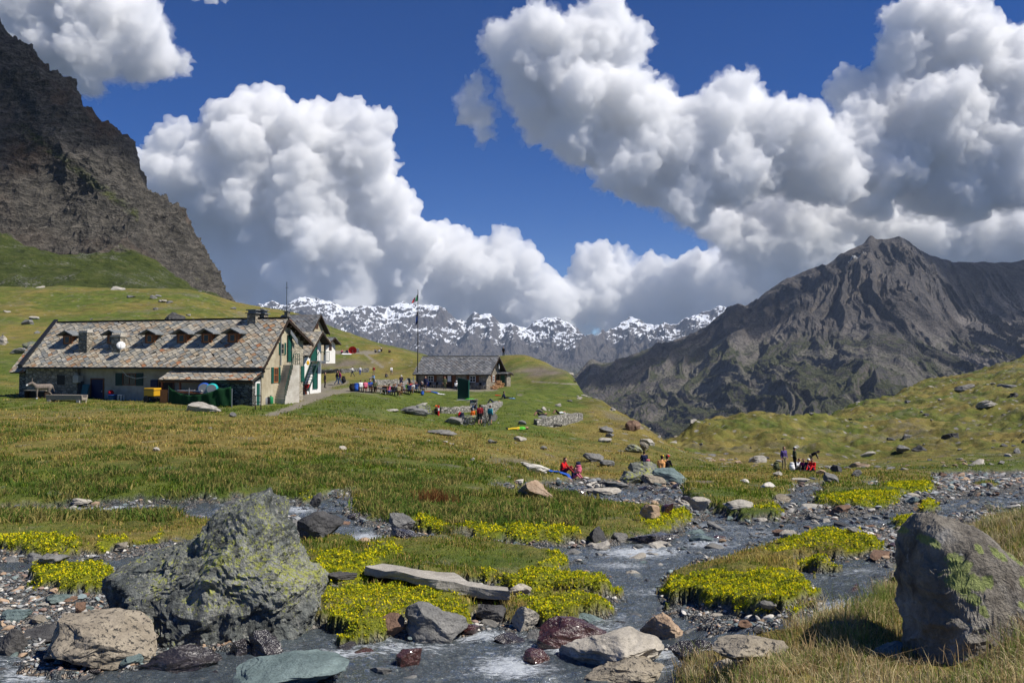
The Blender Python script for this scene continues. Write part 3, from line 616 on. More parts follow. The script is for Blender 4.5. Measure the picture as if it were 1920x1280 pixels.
# ================================================================ clouds: heaped puffs far beyond the mountains
_ico = {}
def ico(level):
    if level not in _ico:
        b = bmesh.new(); bmesh.ops.create_icosphere(b, subdivisions=level, radius=1.0)
        b.verts.ensure_lookup_table()
        _ico[level] = (np.array([v.co[:] for v in b.verts], np.float32), np.array([[v.index for v in f.verts] for f in b.faces], np.int32)); b.free()
    return _ico[level]
def mat_cloud(dens, alb=0.998):
    t = NT('cloud_vapour'); t.t.nodes.remove(t.b)
    pv = t.n('ShaderNodeVolumeScatter'); pv.inputs['Color'].default_value = (alb, alb, min(1, alb + .001), 1); pv.inputs['Density'].default_value = dens
    t.l(pv.outputs[0], t.out.inputs['Volume']); return t.m
def puffs(seeds, D, rs, flat_base=None):
    out = []
    r_ = np.random.default_rng(rs)
    L0 = []
    for (px, py, rad) in seeds:
        Y = D * (1 + r_.uniform(-0.02, 0.02)); c = P(px, py, Y); R = rad / F * Y
        L0.append((np.array(c), R))
    lv = [(c, R, 4) for c, R in L0]; cur = L0
    for gen, (n, lo, hi, l) in enumerate([(13, 0.34, 0.58, 3), (9, 0.34, 0.55, 2)]):
        nxt = []
        for c, R in cur:
            k = n
            d = r_.normal(size=(k, 3)); d[:, 1] = -np.abs(d[:, 1]) * 0.7; d[:, 2] += 0.35; d /= np.linalg.norm(d, axis=1)[:, None]
            for q in d:
                nxt.append((c + q * R * r_.uniform(0.72, 0.98), R * r_.uniform(lo, hi)))
        lv += [(c, R, l) for c, R in nxt]; cur = nxt
    return lv
def remeshed(V, Fa, vox):
    me = np_mesh('puffs', V, Fa, []); o = link('puffs', me)
    m = o.modifiers.new('r', 'REMESH'); m.mode = 'VOXEL'; m.voxel_size = vox; m.use_smooth_shade = True
    m2 = bpy.data.meshes.new_from_object(o.evaluated_get(bpy.context.evaluated_depsgraph_get()))
    bpy.data.objects.remove(o); return m2
def cloud(seeds, D, rs, thin=13.0, rag=8.0, alb=0.998):
    lv = puffs(seeds, D, rs); Vs = []; Fs = []; off = 0
    for c, R, l in lv:
        v, f = ico(3 if l == 4 else 2); Vs.append(v * R * np.array([1, 1, 0.92]) + c); Fs.append(f + off); off += len(v)
    q = D / F
    me = remeshed(np.concatenate(Vs), np.concatenate(Fs), q * 2.8)
    n = len(me.vertices); co = np.zeros(n * 3, np.float32); me.vertices.foreach_get('co', co); co = co.reshape(-1, 3)
    no = np.zeros(n * 3, np.float32); me.vertices.foreach_get('normal', no); no = no.reshape(-1, 3)
    k = 1 / (q * 26)
    bil = lambda f, sd: .55 - np.abs(noise3(co[:, 0] * k * f, co[:, 1] * k * f, co[:, 2] * k * f, sd)) * 1.5
    d = .55 * fbm(co[:, 0] * k, co[:, 1] * k, co[:, 2] * k, 4, 111, 0.6) - .9 * bil(1.1, 141) - .55 * bil(2.3, 142) - .32 * bil(4.7, 143) - .15 * bil(9, 144) + 1.2 * fbm(co[:, 0] * k / 4, co[:, 1] * k / 4, co[:, 2] * k / 4, 2, 131)
    co = co + no * (d * q * rag)[:, None]
    fc = np.zeros(len(me.loops), np.int32); me.loops.foreach_get('vertex_index', fc)
    me = remeshed(co, fc.reshape(-1, 4), q * 2.4); me.name = 'cloud'; me.materials.clear(); me.materials.append(mat_cloud(1 / (q * thin), alb))
    tag(link('cloud', me), kind='stuff')
C1 = [(485,205,38),(440,232,34),(515,225,36),(420,262,46),(480,262,60),(335,290,44),(300,300,30),(385,285,30),(560,262,48),(600,235,34),(650,232,36),(705,232,30),(690,275,52),(625,290,60),(545,320,70),(460,340,80),(370,350,70),(320,350,50),(715,320,34),(640,360,70),(720,380,44),(560,400,90),(440,420,80),(690,440,64),(745,420,40),(600,470,80),(500,490,80),(770,455,36),(450,520,50),(560,550,70),(660,530,80),(740,510,60)]
C2 = [(820,455,34),(860,462,26),(800,490,46),(950,458,30),(925,480,34),(985,490,34),(890,510,50),(960,515,44),(840,540,60),(930,570,60),(1010,560,44),(760,560,50),(560,590,50),(660,600,50),(860,600,50),(1030,600,50),(500,585,40),(1000,610,40)]
C3 = [(1130,478,26),(1100,492,30),(1160,486,26),(1205,510,30),(1240,500,24),(1270,520,30),(1300,505,30),(1340,500,30),(1375,510,34),(1140,530,52),(1220,550,52),(1300,560,56),(1380,560,54),(1440,560,50),(1160,590,50),(1250,600,50),(1340,600,50),(1080,580,46)]
C4 = [(1130,40,44),(1100,70,50),(1010,60,44),(960,90,48),(1180,80,34),(1190,100,26),(1060,110,60),(980,130,50),(1120,130,60),(1010,190,56),(1100,200,66),(1180,190,56),(1240,210,46),(1010,240,34),(1080,270,50),(1160,270,66),(1240,280,70),(1170,320,46),(1220,350,46),(1300,250,50),(1290,320,66),(1385,165,34),(1350,190,36),(1400,200,34),(1350,250,60),(1370,320,70),(1440,240,50),(1450,300,70),(1290,390,46),(1510,260,50),(1530,320,66)]
C5 = [(1580,165,26),(1600,190,36),(1640,190,40),(1700,60,44),(1740,40,44),(1790,40,44),(1690,110,46),(1830,70,38),(1850,90,30),(1720,150,70),(1800,140,70),(1890,130,50),(1910,90,34),(1660,230,60),(1600,260,56),(1740,250,90),(1850,230,90),(1640,320,70),(1760,340,80),(1880,320,80),(1960,200,80),(1560,340,50)]
C6 = [(1390,400,50),(1340,420,36),(1440,400,50),(1500,400,56),(1400,460,44),(1470,470,60),(1560,420,56),(1540,480,56),(1620,400,40),(1680,390,40),(1640,440,60),(1720,430,56),(1800,430,50),(1780,470,60),(1860,400,44),(1910,400,44),(1880,450,60),(1960,440,70),(1440,510,50),(1500,520,40)]
C7 = [(888,170,22),(880,200,26),(905,220,26),(910,250,20),(895,150,14)]
C8 = [(10,20,50),(60,50,56),(120,30,60),(180,50,56),(230,40,50),(270,60,44),(120,90,56),(190,110,52),(250,120,44),(300,115,32),(340,120,20),(170,150,30),(60,0,60),(160,-10,60)]
C9 = [(395,0,16),(370,-5,14),(420,2,10)]
for k, (s_, D, th, rg, al) in enumerate([(C1, 22000, 14, 8, .997), (C2, 25000, 14, 8, .997), (C3, 26000, 14, 8, .997), (C4, 18600, 18, 12, .988), (C5, 20500, 15, 10, .990), (C6, 24000, 15, 10, .994), (C7, 18500, 22, 12, .99), (C8, 17800, 18, 12, .985), (C9, 18000, 24, 8, .99)]):
    cloud(s_, D, 200 + k, th, rg, al)
# frayed rims: the same puffs, wider and very thin
def rim(seeds, D, rs, thin, alb):
    lv = [q for q in puffs(seeds, D, rs) if q[2] > 2]; Vs = []; Fs = []; off = 0; q = D / F
    for c, R, l in lv:
        v, f = ico(2); Vs.append(v * (R * 1.0 + q * 5) + c); Fs.append(f + off); off += len(v)
    me = remeshed(np.concatenate(Vs), np.concatenate(Fs), q * 3.2)
    n = len(me.vertices); co = np.zeros(n * 3, np.float32); me.vertices.foreach_get('co', co); co = co.reshape(-1, 3)
    no = np.zeros(n * 3, np.float32); me.vertices.foreach_get('normal', no); no = no.reshape(-1, 3); k = 1 / (q * 30)
    d = ridged(co[:, 0] * k, co[:, 1] * k, co[:, 2] * k, 4, 151, .6) - 1.15
    co = co + no * (d * q * 15)[:, None]; fc = np.zeros(len(me.loops), np.int32); me.loops.foreach_get('vertex_index', fc)
    me = remeshed(co, fc.reshape(-1, 4), q * 2.8); me.name = 'cloud'; me.materials.clear(); me.materials.append(mat_cloud(1 / (q * thin), alb)); tag(link('cloud', me), kind='stuff')
for s_, D, sd in ((C4, 18600, 203), (C5, 20500, 204), (C7, 18500, 206), (C8, 17800, 207), (C6, 24000, 205)): rim(s_, D - 60, sd, 55, .99)
# clouds added out of view to cast shadows on the cliff and the mountain
def shadow_cloud(target, height, rx, ry, seed):
    t = (height - target[2]) / SUN.z; c = Vector(target) + SUN * t; r_ = np.random.default_rng(seed); Vs = []; Fs = []; off = 0
    for k in range(16):
        v, f = ico(2); a = r_.uniform(0, 6.28); d = math.sqrt(r_.random()) * .75
        Vs.append(v * np.array([rx, ry, min(rx, ry) * .5]) * r_.uniform(.25, .5) + np.array(c) + np.array([math.cos(a) * d * rx, math.sin(a) * d * ry, 0])); Fs.append(f + off); off += len(v)
    me = remeshed(np.concatenate(Vs), np.concatenate(Fs), min(rx, ry) / 14); me.name = 'cloud'; me.materials.clear(); me.materials.append(mat_cloud(2.2 / (min(rx, ry) * .5))); tag(link('cloud', me), kind='stuff')
shadow_cloud((-310, 520, 190), 1950, 150, 130, 1)
shadow_cloud((900, 3300, 300), 2600, 520, 260, 2)
shadow_cloud((2250, 3600, 380), 2900, 700, 380, 3)
shadow_cloud((2050, 2700, 150), 2300, 260, 150, 4)
# ---------------------------------------------------------------- the air
def haze():
    b = bmesh.new(); bmesh.ops.create_cube(b, size=1.0)
    me = bpy.data.meshes.new('haze'); b.to_mesh(me); b.free()
    o = link('haze', me); x0, x1, y0, y1, z0, z1 = -9500, 9500, -400, 16200, -420, 1700
    o.scale = (x1 - x0, y1 - y0, z1 - z0); o.location = ((x0 + x1) / 2, (y0 + y1) / 2, (z0 + z1) / 2)
    t = NT('haze'); t.t.nodes.remove(t.b); v = t.n('ShaderNodeVolumePrincipled')
    v.inputs['Color'].default_value = (0.62, 0.76, 1.0, 1); v.inputs['Density'].default_value = HAZE; t.l(v.outputs[0], t.out.inputs['Volume'])
    me.materials.append(t.m); tag(o, kind='stuff')
HAZE = 2.6e-5
haze()
# ================================================================ mesh-building helper
class MB:
    def __init__(s): s.b = bmesh.new(); s.tint = None
    def quadbox(s, p):      # 8 points: bottom 4 (ccw), top 4
        v = [s.b.verts.new(q) for q in p]
        for f in [(3,2,1,0),(4,5,6,7),(0,1,5,4),(1,2,6,5),(2,3,7,6),(3,0,4,7)]: s.b.faces.new([v[i] for i in f])
        return s
    def box(s, x0, x1, y0, y1, z0, z1):
        return s.quadbox([(x0,y0,z0),(x1,y0,z0),(x1,y1,z0),(x0,y1,z0),(x0,y0,z1),(x1,y0,z1),(x1,y1,z1),(x0,y1,z1)])
    def bar(s, a, b, w, h=None, up=(0,0,1)):
        a = Vector(a); b = Vector(b); d = (b - a).normalized(); u = Vector(up)
        if abs(d.dot(u)) > .98: u = Vector((1,0,0))
        r = d.cross(u).normalized(); u = r.cross(d).normalized(); h = w if h is None else h
        r = r * w / 2; u = u * h / 2
        return s.quadbox([a-r-u, a+r-u, a+r+u, a-r+u, b-r-u, b+r-u, b+r+u, b-r+u])
    def tube(s, pts, rads, n=8, cap=True):
        pts = [Vector(p) for p in pts]; rings = []
        if isinstance(rads, (int, float)): rads = [rads] * len(pts)
        for i, p in enumerate(pts):
            d = (pts[min(i+1, len(pts)-1)] - pts[max(i-1, 0)]).normalized()
            u = Vector((0,0,1)) if abs(d.z) < .9 else Vector((1,0,0)); r = d.cross(u).normalized(); u = r.cross(d)
            rings.append([s.b.verts.new(p + (r * math.cos(t) + u * math.sin(t)) * rads[i]) for t in [2*math.pi*k/n for k in range(n)]])
        for a, b in zip(rings[:-1], rings[1:]):
            for k in range(n): s.b.faces.new([a[k], a[(k+1) % n], b[(k+1) % n], b[k]])
        if cap: s.b.faces.new(rings[0][::-1]); s.b.faces.new(rings[-1])
        return s
    def lathe(s, c, prof, n=14, axis='z'):
        c = Vector(c); rings = []
        for r, h in prof:
            ring = []
            for k in range(n):
                t = 2 * math.pi * k / n; q = (r * math.cos(t), r * math.sin(t), h)
                if axis == 'x': q = (h, q[0], q[1])
                if axis == 'y': q = (q[0], h, q[1])
                ring.append(s.b.verts.new(c + Vector(q)))
            rings.append(ring)
        for a, b in zip(rings[:-1], rings[1:]):
            for k in range(n): s.b.faces.new([a[k], a[(k+1) % n], b[(k+1) % n], b[k]])
        s.b.faces.new(rings[0][::-1]); s.b.faces.new(rings[-1]); return s
    def prism(s, poly, y0, y1, plane='xz'):   # closed outline extruded
        f = {'xz': lambda p, q: (p[0], q, p[1]), 'yz': lambda p, q: (q, p[0], p[1]), 'xy': lambda p, q: (p[0], p[1], q)}[plane]
        a = [s.b.verts.new(f(p, y0)) for p in poly]; b = [s.b.verts.new(f(p, y1)) for p in poly]; n = len(poly)
        s.b.faces.new(a[::-1]); s.b.faces.new(b)
        for k in range(n): s.b.faces.new([a[k], a[(k+1) % n], b[(k+1) % n], b[k]])
        return s
    def blob(s, c, r, lv=2, jit=0.0):
        v, f = ico(lv); c = np.array(c); r = np.array(r if hasattr(r, '__len__') else (r, r, r))
        vv = v * r * (1 + jit * fbm(v[:, 0] * 2 + c[0], v[:, 1] * 2 + c[1], v[:, 2] * 2, 3, 5))[:, None] + c
        bv = [s.b.verts.new(q) for q in vv.tolist()]
        for q in f: s.b.faces.new([bv[i] for i in q])
        return s
    def build(s, name, mat, parent=None, smooth=False, bevel=0.0):
        bmesh.ops.recalc_face_normals(s.b, faces=s.b.faces)
        if bevel: bmesh.ops.bevel(s.b, geom=list(s.b.edges), offset=bevel, segments=1, affect='EDGES')
        me = bpy.data.meshes.new(name); s.b.to_mesh(me); s.b.free()
        for m in (mat if isinstance(mat, (list, tuple)) else [mat]): me.materials.append(m)
        if smooth: me.polygons.foreach_set('use_smooth', [True] * len(me.polygons))
        return link(name, me, parent)
def empty(name, loc, rz=0.0, label=None, cat=None, group=None):
    o = bpy.data.objects.new(name, None); COL.objects.link(o); o.location = loc; o.rotation_euler = (0, 0, rz); o.empty_display_size = 0.2
    return tag(o, label, cat, group)
def copy_tree(o, parent=None):
    c = o.copy(); COL.objects.link(c)
    if parent is not None: c.parent = parent
    for ch in list(o.children): copy_tree(ch, c)
    return c

# ---------------------------------------------------------------- materials of the buildings
def mat_slate(name, warm=0.5, dark=1.0):
    t = NT(name); tint = t.attr('tint', False); v = t.obj(); n = t.noise(v, 6.0, 5, 0.7); n2 = t.noise(v, 1.2, 3)
    c = t.mix(0.45, tint, t.ramp(n, [(0.3, (0.35, 0.35, 0.35)), (0.7, (1.0, 0.98, 0.94))]), 'MULTIPLY')
    c = t.mix(t.ramp(n2, [(0.58, 0.0), (0.7, 0.2 * warm)]), c, (0.30, 0.16, 0.08))
    t.base(c); t.rough(0.8); t.normal(t.bump(n, 0.5, 0.02)); return t.m
def mat_masonry(name, c1, c2, mortar, scale=2.6, flatz=1.7):
    t = NT(name); v = t.mapv(t.obj(), (1, 1, flatz)); v2 = t.mix(0.12, v, t.noise(v, 2.0, 3, color=True))
    col = t.voro(v2, scale, out='Color'); ed = t.voro(v2, scale, 'DISTANCE_TO_EDGE')
    s = t.n('ShaderNodeSeparateColor'); t.l(col, s.inputs[0]); n = t.noise(t.obj(), 12.0, 4, 0.7)
    c = t.ramp(s.outputs[0], [(0.0, c1), (0.5, tuple((a + b) / 2 for a, b in zip(c1, c2))), (1.0, c2)])
    c = t.mix(0.5, c, t.ramp(n, [(0.3, 0.5), (0.7, 1.0)]), 'MULTIPLY')
    c = t.mix(t.ramp(ed, [(0.02, 1.0), (0.09, 0.0)]), c, mortar)
    t.base(c); t.rough(0.9); t.normal(t.bump(t.ramp(ed, [(0.0, 0.0), (0.15, 1.0)]), 0.8, 0.06)); return t.m
def mat_plaster(name, c, stain=(0.5, 0.45, 0.4)):
    t = NT(name); v = t.obj(); n = t.noise(v, 1.1, 6, 0.7); n2 = t.noise(v, 22.0, 3, 0.7)
    k = t.mix(t.ramp(n, [(0.35, 0.75), (0.7, 0.0)]), c, tuple(a * b for a, b in zip(c, stain)))
    t.base(k); t.rough(0.95); t.normal(t.bump(n2, 0.5, 0.02)); return t.m
M = {}
M['slate'] = mat_slate('lichened_stone_slabs', 1.0); M['slate_grey'] = mat_slate('grey_stone_slabs', 0.1)
M['stone'] = mat_masonry('field_stone_masonry', (0.20, 0.18, 0.14), (0.44, 0.39, 0.31), (0.12, 0.11, 0.09))
M['stone_warm'] = mat_masonry('pointed_stone_masonry', (0.30, 0.26, 0.19), (0.52, 0.46, 0.35), (0.42, 0.38, 0.30), 3.0)
M['stone_dark'] = mat_masonry('dry_dark_masonry', (0.12, 0.12, 0.11), (0.32, 0.31, 0.28), (0.02, 0.02, 0.02), 2.4, 2.6)
M['dry_wall'] = mat_masonry('dry_stone_wall_rubble', (0.22, 0.21, 0.18), (0.50, 0.47, 0.41), (0.05, 0.05, 0.045), 3.6, 1.5)
M['plaster'] = mat_plaster('cream_render', (0.56, 0.50, 0.36)); M['plaster_grey'] = mat_plaster('grey_render', (0.46, 0.42, 0.34))
M['white_wall'] = mat_plaster('white_render', (0.80, 0.79, 0.75), (0.85, 0.84, 0.82))
M['wood'] = flat('brown_wood', (0.16, 0.065, 0.030), 0.6, var=.3); M['wood_dark'] = flat('dark_wood', (0.035, 0.022, 0.016), 0.7, var=.3)
M['wood_orange'] = flat('varnished_orange_wood', (0.42, 0.15, 0.045), 0.5, var=.2); M['wood_grey'] = flat('weathered_wood', (0.30, 0.26, 0.21), 0.9, var=.35, scale=14)
M['green'] = flat('green_paint', (0.012, 0.085, 0.062), 0.5, var=.15); M['green_dark'] = flat('dark_green_paint', (0.006, 0.035, 0.028), 0.5)
M['metal_dark'] = flat('dark_sheet_metal', (0.035, 0.038, 0.044), 0.45, 0.4); M['metal_green'] = flat('green_railing', (0.03, 0.075, 0.06), 0.5)
M['metal_grey'] = flat('grey_metal', (0.30, 0.31, 0.32), 0.4, 0.5); M['white'] = flat('white_paint', (0.80, 0.80, 0.78), 0.5, var=.05)
M['glass'] = flat('window_glass', (0.02, 0.025, 0.03), 0.12, var=.1); M['black'] = flat('black', (0.015, 0.015, 0.016), 0.6); M['navy'] = flat('dark_blue', (0.012, 0.018, 0.06), 0.6)
M['yellow'] = flat('yellow_paint', (0.62, 0.34, 0.02), 0.45, var=.1); M['red'] = flat('red_cloth', (0.55, 0.02, 0.02), 0.8); M['rust'] = flat('terracotta', (0.38, 0.10, 0.05), 0.8)
M['blue'] = flat('blue_plastic', (0.02, 0.09, 0.42), 0.4); M['turquoise'] = flat('turquoise_plastic', (0.02, 0.42, 0.42), 0.4)
M['concrete'] = mat_plaster('concrete', (0.60, 0.57, 0.50)); M['cloth_white'] = flat('white_cloth', (0.75, 0.75, 0.75), 0.9, var=.05); M['flag_green'] = flat('flag_green', (0.02, 0.22, 0.08), 0.8)

PAL_A = [tuple(c * k for c, k in zip(q, (1.25, 1.22, 1.12))) for q in [(0.30,0.285,0.255),(0.36,0.33,0.285),(0.24,0.235,0.22),(0.42,0.385,0.33),(0.28,0.28,0.28),(0.40,0.33,0.25),(0.33,0.26,0.20),(0.46,0.42,0.36),(0.22,0.23,0.235),(0.38,0.36,0.33)]]
PAL_O = [(0.44,0.20,0.10),(0.42,0.25,0.14),(0.44,0.32,0.21)]
PAL_G = [tuple(c * 1.35 for c in q) for q in [(0.115,0.12,0.13),(0.15,0.155,0.165),(0.19,0.195,0.20),(0.13,0.135,0.14),(0.22,0.22,0.22),(0.16,0.15,0.145)]]
def slab_roof(name, mat, parent, x0, x1, p0, p1, pal, orange=None, w=0.64, pitch=0.245, seed=1, thick=0.16, base_mat=None):
    """sloping roof plane in local coordinates: rows of lapped lozenge slabs on a deck; p0=(y,z) eave, p1=(y,z) ridge"""
    r_ = np.random.default_rng(seed); ey, ez = p0; ry, rz = p1; L = math.hypot(ry - ey, rz - ez); uy, uz = (ry - ey) / L, (rz - ez) / L
    ny, nz = (-uz, uy) if uy > 0 else (uz, -uy)
    V = []; Fc = []; T = []
    def pt(s, r, h): return (s, ey + uy * r + ny * h, ez + uz * r + nz * h)
    def cell(quad, h0, h1, th, col):
        k = len(V)
        for (s, r), h in zip(quad, h0): V.append(pt(min(max(s, x0), x1), min(max(r, -0.05), L), h - th))
        for (s, r), h in zip(quad, h0): V.append(pt(min(max(s, x0), x1), min(max(r, -0.05), L), h))
        Fc.extend([[k+4,k+5,k+6,k+7],[k,k+1,k+5,k+4],[k+1,k+2,k+6,k+5],[k+2,k+3,k+7,k+6],[k+3,k,k+4,k+7]]); T.extend([col] * 8)
    cell([(x0, 0), (x1, 0), (x1, L), (x0, L)], [0] * 4, 0, thick, (0.05, 0.045, 0.04))
    nrow = int(L / pitch) + 2
    for j in range(nrow):
        off = (j % 2) * w / 2
        for i in range(int((x1 - x0) / w) + 2):
            s = x0 + off + (i - 0.5) * w + r_.normal(0, .035); r = j * pitch + r_.normal(0, .03)
            if s < x0 - w * .4 or s > x1 + w * .4: continue
            a, b, c_, d = r_.normal(0, .045, 4)
            quad = [(s + a, r - pitch * 1.02), (s + w * .54, r + b), (s + c_, r + pitch * 1.15), (s - w * .54, r + d)]
            h = 0.055 + r_.uniform(0, .02); th = r_.uniform(.025, .045)
            po = orange(s, r / L) if orange else 0.0
            col = np.array(PAL_O[r_.integers(len(PAL_O))] if r_.random() < po else pal[r_.integers(len(pal))]) * r_.uniform(.85, 1.15)
            cell(quad, [h + .045, h + .02, h - .015, h + .02], 0, th, tuple(col))
    me = np_mesh(name, np.array(V), np.array(Fc), [mat], smooth=False, attrs={'tint': np.array(T)})
    return link(name, me, parent)

class Frame:
    """local building frame: x along the front (to the right), y into the depth, z up"""
    def __init__(s, px, py, Y, deg):
        s.o = P(px, py, Y); s.th = -math.radians(deg); s.ex = (math.cos(s.th), math.sin(s.th)); s.ey = (-math.sin(s.th), math.cos(s.th))
    def w(s, x, y, z=0): return Vector((s.o.x + s.ex[0] * x + s.ey[0] * y, s.o.y + s.ex[1] * x + s.ey[1] * y, s.o.z + z))
    def fx(s, px, y=0.0):      # local x on the plane y=const seen at px
        a = (px - 960) / F; A = s.w(0, y); return (a * A.y - A.x) / (s.ex[0] - a * s.ex[1])
    def fy(s, px, x=0.0):
        a = (px - 960) / F; A = s.w(x, 0); return (a * A.y - A.x) / (s.ey[0] - a * s.ey[1])
    def z(s, py, x, y): q = s.w(x, y); return float(zat(960, py, q.y)) - s.o.z
def window(parent, face, a0, a1, z0, z1, at, M_frame, panes=(2, 2), shutters=None, M_sh=None, depth=0.06):
    """window on a wall plane: face 'f' = front (plane y=at, looks to -y), 'g' = gable (plane x=at, looks to +x)"""
    def bx(mb, u0, u1, w0, w1, d0, d1):
        if face == 'f': mb.box(u0, u1, at - d1, at - d0, w0, w1)
        else: mb.box(at + d0, at + d1, u0, u1, w0, w1)
    m = MB(); t = 0.07
    bx(m, a0, a0 + t, z0, z1, 0.0, depth); bx(m, a1 - t, a1, z0, z1, 0.0, depth); bx(m, a0 + t, a1 - t, z0, z0 + t, 0.0, depth); bx(m, a0 + t, a1 - t, z1 - t, z1, 0.0, depth)
    for i in range(1, panes[0]): c = a0 + (a1 - a0) * i / panes[0]; bx(m, c - .025, c + .025, z0 + t, z1 - t, 0.0, depth - .01)
    for i in range(1, panes[1]): c = z0 + (z1 - z0) * i / panes[1]; bx(m, a0 + t, a1 - t, c - .02, c + .02, 0.0, depth - .015)
    wdw = m.build('window', M_frame, parent)
    g = MB(); bx(g, a0 + .03, a1 - .03, z0 + .03, z1 - .03, -0.02, 0.02); g.build('pane', M['glass'], wdw)
    for sd in (shutters or ()):
        sw = (a1 - a0) * .52; q = MB(); u0, u1 = (a0 - sw - .02, a0 - .02) if sd < 0 else (a1 + .02, a1 + sw + .02)
        bx(q, u0, u1, z0 - .03, z1 + .03, 0.01, 0.06)
        for k in range(7): c = z0 + (z1 - z0) * (k + .5) / 7; bx(q, u0 + .05, u1 - .05, c - .02, c + .02, 0.061, 0.075)
        q.build('shutter', M_sh, wdw)
    return wdw
def door(parent, face, a0, a1, z0, z1, at, M_door, M_fr=None):
    def bx(mb, u0, u1, w0, w1, d0, d1):
        if face == 'f': mb.box(u0, u1, at - d1, at - d0, w0, w1)
        else: mb.box(at + d0, at + d1, u0, u1, w0, w1)
    m = MB(); bx(m, a0, a1, z0, z1, 0.0, 0.05); d = m.build('door', M_door, parent)
    for k in (0.12, 0.56):
        q = MB(); bx(q, a0 + .12, a1 - .12, z0 + (z1 - z0) * k, z0 + (z1 - z0) * (k + .34), 0.051, 0.062); q.build('panel', M_door, d)
    f = MB(); bx(f, a0 - .09, a0 - .002, z0, z1 + .09, 0.0, 0.09); bx(f, a1 + .002, a1 + .09, z0, z1 + .09, 0.0, 0.09); bx(f, a0 - .002, a1 + .002, z1 + .002, z1 + .09, 0.0, 0.09)
    f.build('door_frame', M_fr or M_door, d)
    h = MB(); bx(h, a1 - .14, a1 - .09, z0 + .95, z0 + 1.1, 0.05, 0.11); h.build('handle', M['metal_grey'], d)
    return d
def verge(name, mat, parent, xa, xb, pts, w=0.16, drop=0.10):
    m = MB()
    for (a, b) in zip(pts[:-1], pts[1:]):
        m.quadbox([(xa, a[0], a[1]-w-drop), (xb, a[0], a[1]-w-drop), (xb, b[0], b[1]-w-drop), (xa, b[0], b[1]-w-drop), (xa, a[0], a[1]-drop), (xb, a[0], a[1]-drop), (xb, b[0], b[1]-drop), (xa, b[0], b[1]-drop)])
    return m.build(name, mat, parent)

